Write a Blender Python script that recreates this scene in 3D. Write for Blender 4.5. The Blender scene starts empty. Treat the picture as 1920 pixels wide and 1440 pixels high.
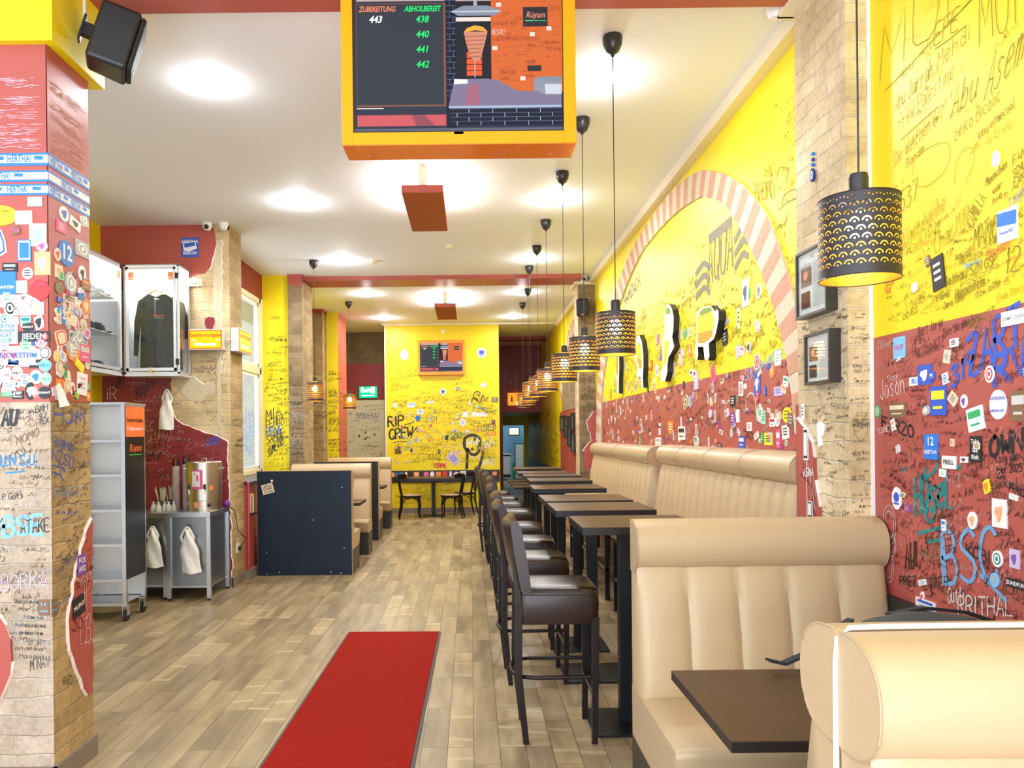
import bpy, math, random
from mathutils import Vector, Matrix
random.seed(7)
C = bpy.context.scene
COL = C.collection
PI = math.pi
# ---------------------------------------------------------------- camera, light, exposure
cam_data = bpy.data.cameras.new('camera')
cam = bpy.data.objects.new('camera', cam_data); COL.objects.link(cam)
cam_data.sensor_width = 36.0
cam_data.lens = 1442.0 / 1920 * 36
cam_data.shift_x = 78.0 / 1920
cam_data.shift_y = 93.0 / 1920
cam_data.clip_start = 0.05
ROLL = 0.011
cr, sr = math.cos(ROLL), math.sin(ROLL)
cam.matrix_world = Matrix(((cr, sr, 0, 0), (0, 0, -1, 0), (-sr, cr, 0, 1.57), (0, 0, 0, 1)))
C.camera = cam
C.view_settings.view_transform = 'Standard'
C.view_settings.look = 'None'
C.view_settings.exposure = 0.0
C.view_settings.gamma = 1.0
C.view_settings.use_curve_mapping = False
C.cycles.max_bounces = 8
C.cycles.diffuse_bounces = 5
C.cycles.transparent_max_bounces = 16
C.cycles.sample_clamp_indirect = 8.0
C.cycles.caustics_reflective = False
C.cycles.caustics_refractive = False

world = bpy.data.worlds.new('daylight'); C.world = world
world.use_nodes = True
wn = world.node_tree.nodes; wn['Background'].inputs[0].default_value = (0.72, 0.84, 1.0, 1)
wn['Background'].inputs[1].default_value = 1.0

def area(name, loc, rot, sx, sy, power, col=(1, 1, 1)):
    d = bpy.data.lights.new(name, 'AREA'); d.shape = 'RECTANGLE'; d.size = sx; d.size_y = sy
    d.energy = power; d.color = col
    o = bpy.data.objects.new(name, d); COL.objects.link(o); o.location = loc; o.rotation_euler = rot
    return o
# daylight through the shop front behind the camera and the far left window, plus two added fill lamps
area('shopfront_daylight', (-1.0, -1.15, 2.0), (PI / 2, 0, 0), 5.2, 3.0, 205, (0.80, 0.88, 1.0))
area('added_uplight', (-1.0, -1.25, 0.5), (PI / 2 + 0.75, 0, 0), 5.0, 0.8, 110, (0.82, 0.90, 1.0))  # added upward fill inside the shop front, brightens and cools the ceiling
area('added_left_fill', (-3.72, 1.3, 2.1), (0, -PI / 2, 0), 2.4, 2.4, 60, (0.74, 0.85, 1.0))  # added cool fill from the unseen left side, for ceiling and trolley steel
area('window_daylight', (-3.35, 9.5, 2.3), (0, -PI / 2, 0), 2.2, 2.0, 45, (0.82, 0.91, 1.0))

# ---------------------------------------------------------------- materials
MATS = {}
def mat(name, col, rough=0.5, metal=0.0, spec=0.5, emit=0.0, noise=0.0, nscale=20.0, bump=0.0, bscale=60.0, coat=0.0, alpha=1.0, trans=0.0):
    if name in MATS: return MATS[name]
    m = bpy.data.materials.new(name); m.use_nodes = True
    nt = m.node_tree; N = nt.nodes; L = nt.links; b = N['Principled BSDF']
    b.inputs['Base Color'].default_value = (*col, 1); b.inputs['Roughness'].default_value = rough
    b.inputs['Metallic'].default_value = metal; b.inputs['Specular IOR Level'].default_value = spec
    b.inputs['Coat Weight'].default_value = coat
    if trans: b.inputs['Transmission Weight'].default_value = trans
    if emit:
        b.inputs['Base Color'].default_value = (col[0] * .15, col[1] * .15, col[2] * .15, 1); b.inputs['Specular IOR Level'].default_value = 0.15
        b.inputs['Emission Color'].default_value = (*col, 1); b.inputs['Emission Strength'].default_value = emit
    if noise or bump:
        tc = N.new('ShaderNodeTexCoord')
        nz = N.new('ShaderNodeTexNoise'); nz.inputs['Scale'].default_value = nscale; nz.inputs['Detail'].default_value = 5
        L.new(tc.outputs['Object'], nz.inputs['Vector'])
        if noise:
            mx = N.new('ShaderNodeMix'); mx.data_type = 'RGBA'
            mx.inputs[6].default_value = (*[c * (1 - noise) for c in col], 1); mx.inputs[7].default_value = (*[min(1, c * (1 + noise)) for c in col], 1)
            L.new(nz.outputs['Fac'], mx.inputs[0]); L.new(mx.outputs[2], b.inputs['Base Color'])
        if bump:
            n2 = N.new('ShaderNodeTexNoise'); n2.inputs['Scale'].default_value = bscale; n2.inputs['Detail'].default_value = 4
            L.new(tc.outputs['Object'], n2.inputs['Vector'])
            bp = N.new('ShaderNodeBump'); bp.inputs['Strength'].default_value = bump; bp.inputs['Distance'].default_value = 0.01
            L.new(n2.outputs['Fac'], bp.inputs['Height']); L.new(bp.outputs['Normal'], b.inputs['Normal'])
    MATS[name] = m
    return m

def plane_vec(N, L, axis, sc):
    """Object coordinates with U, V laid in the plane of the surface."""
    tc = N.new('ShaderNodeTexCoord'); sp = N.new('ShaderNodeSeparateXYZ'); cb = N.new('ShaderNodeCombineXYZ')
    L.new(tc.outputs['Object'], sp.inputs[0])
    u, v = {'X': ('Y', 'Z'), 'Y': ('X', 'Z'), 'Z': ('Y', 'X')}[axis]
    L.new(sp.outputs[u], cb.inputs['X']); L.new(sp.outputs[v], cb.inputs['Y'])
    return tc, cb

def brick_mat(name, axis, c1, c2, mortar, bw=0.24, bh=0.085, warp=0.012, stain=0.25):
    if name in MATS: return MATS[name]
    m = bpy.data.materials.new(name); m.use_nodes = True
    nt = m.node_tree; N = nt.nodes; L = nt.links; b = N['Principled BSDF']
    tc, cb = plane_vec(N, L, axis, 1)
    nz = N.new('ShaderNodeTexNoise'); nz.inputs['Scale'].default_value = 7; nz.inputs['Detail'].default_value = 3
    L.new(tc.outputs['Object'], nz.inputs['Vector'])
    va = N.new('ShaderNodeVectorMath'); va.operation = 'MULTIPLY_ADD'
    L.new(nz.outputs['Color'], va.inputs[0]); va.inputs[1].default_value = (warp * 3, warp * 3, 0); L.new(cb.outputs[0], va.inputs[2])
    br = N.new('ShaderNodeTexBrick'); br.inputs['Scale'].default_value = 1.0
    br.inputs['Brick Width'].default_value = bw; br.inputs['Row Height'].default_value = bh
    br.inputs['Mortar Size'].default_value = 0.006; br.inputs['Mortar Smooth'].default_value = 0.6
    br.inputs['Color1'].default_value = (*c1, 1); br.inputs['Color2'].default_value = (*c2, 1); br.inputs['Mortar'].default_value = (*mortar, 1)
    L.new(va.outputs[0], br.inputs['Vector'])
    n2 = N.new('ShaderNodeTexNoise'); n2.inputs['Scale'].default_value = 2.3; n2.inputs['Detail'].default_value = 8; n2.inputs['Roughness'].default_value = 0.65
    L.new(tc.outputs['Object'], n2.inputs['Vector'])
    rp = N.new('ShaderNodeValToRGB'); rp.color_ramp.elements[0].position = 0.38; rp.color_ramp.elements[1].position = 0.62
    rp.color_ramp.elements[0].color = (1 - stain, 1 - stain * 1.15, 1 - stain * 1.5, 1); rp.color_ramp.elements[1].color = (1.1, 1.1, 1.12, 1)
    L.new(n2.outputs['Fac'], rp.inputs[0])
    n3 = N.new('ShaderNodeTexNoise'); n3.inputs['Scale'].default_value = 45; n3.inputs['Detail'].default_value = 6
    L.new(tc.outputs['Object'], n3.inputs['Vector'])
    mu = N.new('ShaderNodeMix'); mu.data_type = 'RGBA'; mu.blend_type = 'MULTIPLY'; mu.inputs[0].default_value = 1
    L.new(br.outputs['Color'], mu.inputs[6]); L.new(rp.outputs[0], mu.inputs[7])
    mo = N.new('ShaderNodeMix'); mo.data_type = 'RGBA'; mo.blend_type = 'OVERLAY'; mo.inputs[0].default_value = 0.35
    L.new(mu.outputs[2], mo.inputs[6]); L.new(n3.outputs['Fac'], mo.inputs[7])
    L.new(mo.outputs[2], b.inputs['Base Color']); b.inputs['Roughness'].default_value = 0.85
    ad = N.new('ShaderNodeMath'); ad.operation = 'MULTIPLY_ADD'; ad.inputs[1].default_value = -1.0
    L.new(br.outputs['Fac'], ad.inputs[0]); L.new(n3.outputs['Fac'], ad.inputs[2])
    bp = N.new('ShaderNodeBump'); bp.inputs['Strength'].default_value = 0.7; bp.inputs['Distance'].default_value = 0.008
    L.new(ad.outputs[0], bp.inputs['Height']); L.new(bp.outputs['Normal'], b.inputs['Normal'])
    MATS[name] = m
    return m

def plank_mat():
    m = bpy.data.materials.new('wood_look_tiles'); m.use_nodes = True
    nt = m.node_tree; N = nt.nodes; L = nt.links; b = N['Principled BSDF']
    tc, cb = plane_vec(N, L, 'Z', 1)
    br = N.new('ShaderNodeTexBrick'); br.inputs['Scale'].default_value = 1.0
    br.inputs['Brick Width'].default_value = 0.55; br.inputs['Row Height'].default_value = 0.13
    br.inputs['Mortar Size'].default_value = 0.0016; br.inputs['Mortar Smooth'].default_value = 0.1
    br.offset = 0.37; br.offset_frequency = 3
    br.inputs['Color1'].default_value = (0.0, 0.0, 0.0, 1); br.inputs['Color2'].default_value = (1, 1, 1, 1); br.inputs['Mortar'].default_value = (0.5, 0.5, 0.5, 1)
    L.new(cb.outputs[0], br.inputs['Vector'])
    mp = N.new('ShaderNodeMapping'); mp.inputs['Scale'].default_value = (9, 1.3, 1)
    L.new(tc.outputs['Object'], mp.inputs['Vector'])
    # every tile reads its own stretch of the grain
    of = N.new('ShaderNodeVectorMath'); of.operation = 'MULTIPLY_ADD'
    L.new(br.outputs['Color'], of.inputs[0]); of.inputs[1].default_value = (9.0, 5.0, 3.0); L.new(mp.outputs[0], of.inputs[2])
    nz = N.new('ShaderNodeTexNoise'); nz.inputs['Scale'].default_value = 1.0; nz.inputs['Detail'].default_value = 5; nz.inputs['Distortion'].default_value = 0.25
    L.new(of.outputs[0], nz.inputs['Vector'])
    rp = N.new('ShaderNodeValToRGB'); e = rp.color_ramp.elements
    e[0].position = 0.25; e[0].color = (0.20, 0.135, 0.068, 1); e[1].position = 0.78; e[1].color = (0.47, 0.36, 0.215, 1)
    k = e.new(0.52); k.color = (0.335, 0.247, 0.138, 1)
    L.new(nz.outputs['Fac'], rp.inputs[0])
    # tile to tile lightness
    r2 = N.new('ShaderNodeValToRGB'); r2.color_ramp.elements[0].color = (0.80, 0.79, 0.78, 1); r2.color_ramp.elements[1].color = (1.22, 1.20, 1.14, 1)
    L.new(br.outputs['Color'], r2.inputs[0])
    mu = N.new('ShaderNodeMix'); mu.data_type = 'RGBA'; mu.blend_type = 'MULTIPLY'; mu.inputs[0].default_value = 1; mu.clamp_result = False
    L.new(rp.outputs[0], mu.inputs[6]); L.new(r2.outputs[0], mu.inputs[7])
    # pale knots curving through some tiles
    wv = N.new('ShaderNodeTexWave'); wv.wave_type = 'RINGS'; wv.inputs['Scale'].default_value = 0.9; wv.inputs['Distortion'].default_value = 3.0
    wv.inputs['Detail'].default_value = 1.0
    m2 = N.new('ShaderNodeMapping'); m2.inputs['Scale'].default_value = (1.6, 1.3, 1); L.new(tc.outputs['Object'], m2.inputs['Vector'])
    o2 = N.new('ShaderNodeVectorMath'); o2.operation = 'MULTIPLY_ADD'; o2.inputs[1].default_value = (7, 13, 0)
    L.new(br.outputs['Color'], o2.inputs[0]); L.new(m2.outputs[0], o2.inputs[2]); L.new(o2.outputs[0], wv.inputs['Vector'])
    r3 = N.new('ShaderNodeValToRGB'); r3.color_ramp.elements[0].position = 0.93; r3.color_ramp.elements[1].position = 0.99
    r3.color_ramp.elements[0].color = (0, 0, 0, 1); r3.color_ramp.elements[1].color = (0.55, 0.55, 0.55, 1)
    L.new(wv.outputs['Fac'], r3.inputs[0])
    th = N.new('ShaderNodeMath'); th.operation = 'GREATER_THAN'; th.inputs[1].default_value = 0.80; L.new(br.outputs['Color'], th.inputs[0])
    km = N.new('ShaderNodeMath'); km.operation = 'MULTIPLY'; L.new(r3.outputs[0], km.inputs[0]); L.new(th.outputs[0], km.inputs[1])
    kn = N.new('ShaderNodeMix'); kn.data_type = 'RGBA'; L.new(km.outputs[0], kn.inputs[0]); L.new(mu.outputs[2], kn.inputs[6]); kn.inputs[7].default_value = (0.60, 0.49, 0.32, 1)
    jt = N.new('ShaderNodeMix'); jt.data_type = 'RGBA'; L.new(br.outputs['Fac'], jt.inputs[0]); L.new(kn.outputs[2], jt.inputs[6]); jt.inputs[7].default_value = (0.07, 0.05, 0.035, 1)
    L.new(jt.outputs[2], b.inputs['Base Color']); b.inputs['Roughness'].default_value = 0.38
    bp = N.new('ShaderNodeBump'); bp.invert = True; bp.inputs['Strength'].default_value = 0.5; bp.inputs['Distance'].default_value = 0.003
    L.new(br.outputs['Fac'], bp.inputs['Height']); L.new(bp.outputs['Normal'], b.inputs['Normal'])
    return m

def shade_mat():
    """Black outside, brass inside, perforated with overlapping scale arcs and dots (UV: around, up)."""
    m = bpy.data.materials.new('perforated_black_brass'); m.use_nodes = True
    nt = m.node_tree; N = nt.nodes; L = nt.links; b = N['Principled BSDF']
    uv = N.new('ShaderNodeUVMap'); sp = N.new('ShaderNodeSeparateXYZ'); L.new(uv.outputs[0], sp.inputs[0])
    def M(op, a, b_=None, c=None):
        n = N.new('ShaderNodeMath'); n.operation = op
        for i, x in enumerate((a, b_, c)):
            if x is None: continue
            if isinstance(x, (int, float)): n.inputs[i].default_value = x
            else: L.new(x, n.inputs[i])
        return n.outputs[0]
    NU, NV = 22.0, 10.0
    u = M('MULTIPLY', sp.outputs['X'], NU); v = M('MULTIPLY', sp.outputs['Y'], NV)
    row = M('FLOOR', v); odd = M('MULTIPLY', M('MODULO', row, 2.0), 0.5)
    fu = M('SUBTRACT', M('FRACT', M('ADD', u, odd)), 0.5); fv = M('SUBTRACT', M('FRACT', v), 0.22)
    fy = M('MULTIPLY', fv, 0.72)
    d = M('SQRT', M('ADD', M('MULTIPLY', fu, fu), M('MULTIPLY', fy, fy)))
    ring = M('MULTIPLY', M('GREATER_THAN', d, 0.315), M('LESS_THAN', d, 0.405))
    ring = M('MULTIPLY', ring, M('GREATER_THAN', fy, 0.06))
    fd = M('SUBTRACT', M('FRACT', v), 0.26); fd = M('MULTIPLY', fd, 0.72)
    dd = M('SQRT', M('ADD', M('MULTIPLY', fu, fu), M('MULTIPLY', fd, fd)))
    hole = M('MAXIMUM', ring, M('LESS_THAN', dd, 0.075))
    lim = M('MULTIPLY', M('GREATER_THAN', v, 0.9), M('LESS_THAN', v, NV - 0.9 + 0.4))
    hole = M('MULTIPLY', hole, lim)
    L.new(M('SUBTRACT', 1.0, hole), b.inputs['Alpha'])
    ge = N.new('ShaderNodeNewGeometry'); mx = N.new('ShaderNodeMix'); mx.data_type = 'RGBA'
    L.new(ge.outputs['Backfacing'], mx.inputs[0]); mx.inputs[6].default_value = (0.022, 0.016, 0.02, 1); mx.inputs[7].default_value = (0.72, 0.42, 0.06, 1)
    L.new(mx.outputs[2], b.inputs['Base Color']); L.new(M('MULTIPLY', ge.outputs['Backfacing'], 0.7), b.inputs['Metallic'])
    b.inputs['Roughness'].default_value = 0.42
    return m

# paint and plaster
YEL = mat('yellow_paint', (0.86, 0.69, 0.0), 0.45, noise=0.03, nscale=3, bump=0.05, bscale=90)
RED = mat('oxblood_red_paint', (0.43, 0.088, 0.068), 0.42, noise=0.08, nscale=4, bump=0.08, bscale=80)
DRED = mat('dark_red_paint', (0.26, 0.018, 0.018), 0.5, noise=0.08, nscale=4)
WHITE = mat('white_ceiling_paint', (0.85, 0.87, 0.92), 0.7)
CREAM = mat('cream_gloss_paint', (0.82, 0.74, 0.55), 0.4)
PLAST = mat('broken_plaster_edge', (0.86, 0.72, 0.64), 0.9, bump=0.5, bscale=120)
BRK_R = brick_mat('pale_brick_right', 'X', (0.76, 0.61, 0.39), (0.60, 0.47, 0.28), (0.66, 0.54, 0.38))
BRK_F = brick_mat('pale_brick_front', 'Y', (0.78, 0.62, 0.35), (0.66, 0.51, 0.30), (0.72, 0.60, 0.42))
BRK_P = brick_mat('chalky_brick_front', 'Y', (0.56, 0.45, 0.34), (0.40, 0.31, 0.23), (0.50, 0.42, 0.33))
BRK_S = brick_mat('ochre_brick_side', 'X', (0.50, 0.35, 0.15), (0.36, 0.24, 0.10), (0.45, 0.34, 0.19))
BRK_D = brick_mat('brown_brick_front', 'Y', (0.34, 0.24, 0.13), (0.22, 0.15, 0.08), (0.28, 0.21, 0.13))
CONC = brick_mat('raw_concrete', 'Y', (0.21, 0.16, 0.09), (0.19, 0.145, 0.085), (0.18, 0.14, 0.085), bw=0.5, bh=0.2)
FLOORM = plank_mat()
BASE_T = mat('grey_brown_base_tile', (0.24, 0.19, 0.14), 0.5, noise=0.15, nscale=12)
# upholstery, wood, metal
LEA = mat('cream_leatherette', (0.53, 0.385, 0.225), 0.33, noise=0.03, nscale=5, bump=0.12, bscale=400)
PIPING = mat('leatherette_seam', (0.42, 0.30, 0.18), 0.6)
STRAP_M = mat('white_edge_cord', (0.85, 0.80, 0.74), 0.5)
BRN = mat('dark_brown_leatherette', (0.028, 0.014, 0.011), 0.26, spec=.45, bump=0.1, bscale=300)
BWOOD = mat('black_brown_wood', (0.012, 0.006, 0.005), 0.4, spec=.3, noise=0.3, nscale=25)
TTOP = mat('dark_oak_laminate', (0.085, 0.046, 0.022), 0.4, spec=.15, noise=0.25, nscale=30)
TEDGE = mat('dark_laminate_edge', (0.012, 0.010, 0.010), 0.35, spec=.4)
BMET = mat('black_powder_coat', (0.008, 0.009, 0.012), 0.42, spec=0.35)
STEEL = mat('brushed_steel', (0.62, 0.64, 0.67), 0.28, 0.95, noise=0.06, nscale=60)
DSTEEL = mat('dark_steel_panel', (0.33, 0.35, 0.38), 0.3, 0.9, noise=0.1, nscale=10)
ALU = mat('anodised_aluminium', (0.80, 0.82, 0.86), 0.35, 0.7)
CHALK = mat('dark_blue_board', (0.006, 0.014, 0.032), 0.45, spec=.3, noise=0.5, nscale=3)
BLK = mat('black_plastic', (0.012, 0.012, 0.013), 0.4)
RUB = mat('black_rubber', (0.02, 0.02, 0.022), 0.7)
WPL = mat('white_plastic', (0.82, 0.81, 0.77), 0.4)
TAN = mat('plywood_edge', (0.50, 0.30, 0.15), 0.6)
PINE = mat('pale_seat_veneer', (0.52, 0.36, 0.19), 0.45)
PAPER = mat('white_paper', (0.86, 0.85, 0.82), 0.6)
BAGP = mat('white_carrier_bag_plastic', (0.86, 0.84, 0.78), 0.45, bump=0.5, bscale=25)
ORF = mat('orange_yellow_lacquer', (0.80, 0.33, 0.0), 0.35, spec=.3)
ORU = mat('orange_lacquer', (0.86, 0.20, 0.005), 0.25, coat=0.3)
RUST = mat('rust_orange_felt', (0.40, 0.10, 0.02), 0.8)
RUGM = mat('red_carpet_pile', (0.31, 0.014, 0.007), 0.95, spec=.1, noise=0.15, nscale=60, bump=0.5, bscale=500)
RUGE = mat('grey_carpet_edge', (0.10, 0.085, 0.075), 0.9)
PINKB = mat('pink_brick', (0.60, 0.32, 0.21), 0.85, noise=0.15, nscale=20, bump=0.5, bscale=60)
CRMB = mat('cream_brick', (0.68, 0.57, 0.41), 0.85, noise=0.12, nscale=20, bump=0.5, bscale=60)
GLASS = mat('clear_glass', (1, 1, 1), 0.02, trans=1.0)
def thin_glass():
    m = bpy.data.materials.new('thin_glass'); m.use_nodes = True; N = m.node_tree.nodes; L = m.node_tree.links
    N.remove(N['Principled BSDF']); t = N.new('ShaderNodeBsdfTransparent'); t.inputs[0].default_value = (0.96, 0.98, 0.98, 1)
    g = N.new('ShaderNodeBsdfGlossy'); g.inputs['Roughness'].default_value = 0.03; lw = N.new('ShaderNodeLayerWeight'); lw.inputs[0].default_value = 0.5
    pw = N.new('ShaderNodeMath'); pw.operation = 'POWER'; pw.inputs[1].default_value = 5.0; L.new(lw.outputs['Facing'], pw.inputs[0])
    f = N.new('ShaderNodeMath'); f.operation = 'MULTIPLY_ADD'; f.inputs[1].default_value = 0.9; f.inputs[2].default_value = 0.04; L.new(pw.outputs[0], f.inputs[0])
    x = N.new('ShaderNodeMixShader'); L.new(f.outputs[0], x.inputs[0]); L.new(t.outputs[0], x.inputs[1]); L.new(g.outputs[0], x.inputs[2])
    L.new(x.outputs[0], N['Material Output'].inputs[0]); return m
TGL = thin_glass()
# sticker and ink colours
PAL = {'white': (0.86, 0.85, 0.83), 'cream': (0.78, 0.68, 0.48), 'black': (0.015, 0.014, 0.016), 'blue': (0.03, 0.10, 0.55), 'royal': (0.02, 0.20, 0.70),
       'sky': (0.22, 0.52, 0.80), 'green': (0.03, 0.42, 0.15), 'mint': (0.35, 0.75, 0.50), 'lime': (0.50, 0.78, 0.12), 'yellow': (0.90, 0.80, 0.02), 'orange': (0.88, 0.26, 0.03),
       'red': (0.70, 0.03, 0.03), 'pink': (0.75, 0.10, 0.30), 'purple': (0.22, 0.08, 0.42), 'grey': (0.42, 0.43, 0.45), 'teal': (0.0, 0.22, 0.22),
       'brown': (0.22, 0.12, 0.06), 'violet': (0.60, 0.50, 0.72), 'peach': (0.90, 0.42, 0.20), 'silver': (0.60, 0.58, 0.54), 'spray': (0.14, 0.36, 0.62)}
def pc(n):
    if n == 'penY': return mat('pen_on_yellow', (0.30, 0.22, 0.0), 0.7)
    if n == 'penR': return mat('pen_on_red', (0.13, 0.018, 0.016), 0.7)
    if n == 'penB': return mat('pen_on_brick', (0.10, 0.07, 0.045), 0.8)
    if n == 'faintY': return mat('faint_pen_on_yellow', (0.58, 0.47, 0.0), 0.7)
    if n == 'chalk': return mat('chalk_pen_on_red', (0.60, 0.30, 0.27), 0.7)
    return mat('ink_' + n, PAL[n], 0.45)
def emis(name, col, s): return mat(name, col, 0.5, emit=s)

# ---------------------------------------------------------------- mesh builder
class MB:
    def __init__(self): self.v = []; self.f = []; self.m = []; self.mats = []; self.xf = None; self.uv = {}
    def mi(self, mt):
        if mt not in self.mats: self.mats.append(mt)
        return self.mats.index(mt)
    def add(self, pts, faces, mt):
        n = len(self.v); k = self.mi(mt)
        for p in pts:
            p = Vector(p)
            self.v.append(self.xf @ p if self.xf else p)
        for f in faces: self.f.append([n + i for i in f]); self.m.append(k)
        return n
    def poly(self, pts, mt): self.add(pts, [list(range(len(pts)))], mt); return self
    def box(self, x0, x1, y0, y1, z0, z1, mt):
        p = [(x, y, z) for z in (z0, z1) for y in (y0, y1) for x in (x0, x1)]
        self.add(p, [(0, 2, 3, 1), (4, 5, 7, 6), (0, 1, 5, 4), (2, 6, 7, 3), (0, 4, 6, 2), (1, 3, 7, 5)], mt); return self
    def hexa(self, lo, hi, mt):
        self.add(list(lo) + list(hi), [(3, 2, 1, 0), (4, 5, 6, 7), (0, 1, 5, 4), (1, 2, 6, 5), (2, 3, 7, 6), (3, 0, 4, 7)], mt); return self
    def loft(self, loops, mt, cap=True, closed=False):
        n = len(loops[0]); pts = [p for l in loops for p in l]; fs = []
        k = len(loops)
        for i in range(k if closed else k - 1):
            j = (i + 1) % k
            for a in range(n):
                b = (a + 1) % n; fs.append((i * n + a, i * n + b, j * n + b, j * n + a))
        if cap and not closed: fs.append(list(range(n))[::-1]); fs.append([(k - 1) * n + a for a in range(n)])
        self.add(pts, fs, mt); return self
    def lathe(self, prof, cx, cy, mt, seg=24, z0=0.0, cap=True):
        loops = [[(cx + r * math.cos(2 * PI * a / seg), cy + r * math.sin(2 * PI * a / seg), z0 + z) for a in range(seg)] for r, z in prof]
        return self.loft(loops, mt, cap)
    def tube(self, path, r, mt, seg=8, cap=True):
        loops = []; path = [Vector(p) for p in path]
        for i, p in enumerate(path):
            t = (path[min(i + 1, len(path) - 1)] - path[max(i - 1, 0)]).normalized()
            up = Vector((0, 0, 1)) if abs(t.z) < 0.9 else Vector((1, 0, 0))
            a = t.cross(up).normalized(); b = a.cross(t)
            rr = r[i] if isinstance(r, (list, tuple)) else r
            loops.append([p + a * (rr * math.cos(2 * PI * k / seg)) + b * (rr * math.sin(2 * PI * k / seg)) for k in range(seg)])
        return self.loft(loops, mt, cap)
    def ball(self, c, r, mt, seg=16, sz=1.0):
        return self.lathe([(max(1e-4, r * math.sin(PI * i / 8)), -r * sz * math.cos(PI * i / 8)) for i in range(9)], c[0], c[1], mt, seg, c[2])
    def build(self, name, parent=None, smooth=None, bevel=0.0, bseg=2, label=None, subd=0):
        me = bpy.data.meshes.new(name)
        me.from_pydata([tuple(p) for p in self.v], [], self.f)
        for mt in self.mats: me.materials.append(mt)
        me.polygons.foreach_set('material_index', self.m)
        if self.uv:
            ul = me.uv_layers.new(name='UVMap')
            for li, l in enumerate(me.loops): ul.data[li].uv = self.uv.get(l.vertex_index, (0, 0))
        me.update()
        o = bpy.data.objects.new(name, me); COL.objects.link(o)
        if parent is not None: o.parent = parent
        if smooth is not None:
            me.polygons.foreach_set('use_smooth', [True] * len(me.polygons)); me.set_sharp_from_angle(angle=smooth)
        if bevel:
            b = o.modifiers.new('soft_edges', 'BEVEL'); b.width = bevel; b.segments = bseg; b.limit_method = 'ANGLE'; b.angle_limit = 0.6
            if smooth is None:
                me.polygons.foreach_set('use_smooth', [True] * len(me.polygons)); b.harden_normals = True
        if label: o['label'] = label
        return o

def tag(o, label, cat, group=None):
    o['label'] = label; o['category'] = cat
    if group: o['group'] = group
    return o
def struct(o): o['kind'] = 'structure'; return o
def thing(name, label, cat, loc=(0, 0, 0), rz=0.0, group=None):
    o = bpy.data.objects.new(name, None); COL.objects.link(o); o.location = loc; o.rotation_euler = (0, 0, rz); o.empty_display_size = 0.1
    return tag(o, label, cat, group)
def dup(o, loc, rz=None, label=None, group=None, parent=None):
    c = o.copy(); COL.objects.link(c)
    if parent is None:
        c.location = loc
        if rz is not None: c.rotation_euler = (0, 0, rz)
        if label: c['label'] = label
        if group: c['group'] = group
    else: c.parent = parent
    for ch in list(o.children): dup(ch, None, parent=c)
    return c
def single(name, mb, label, cat, group=None, **k):
    return tag(mb.build(name, None, **k), label, cat, group)

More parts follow.
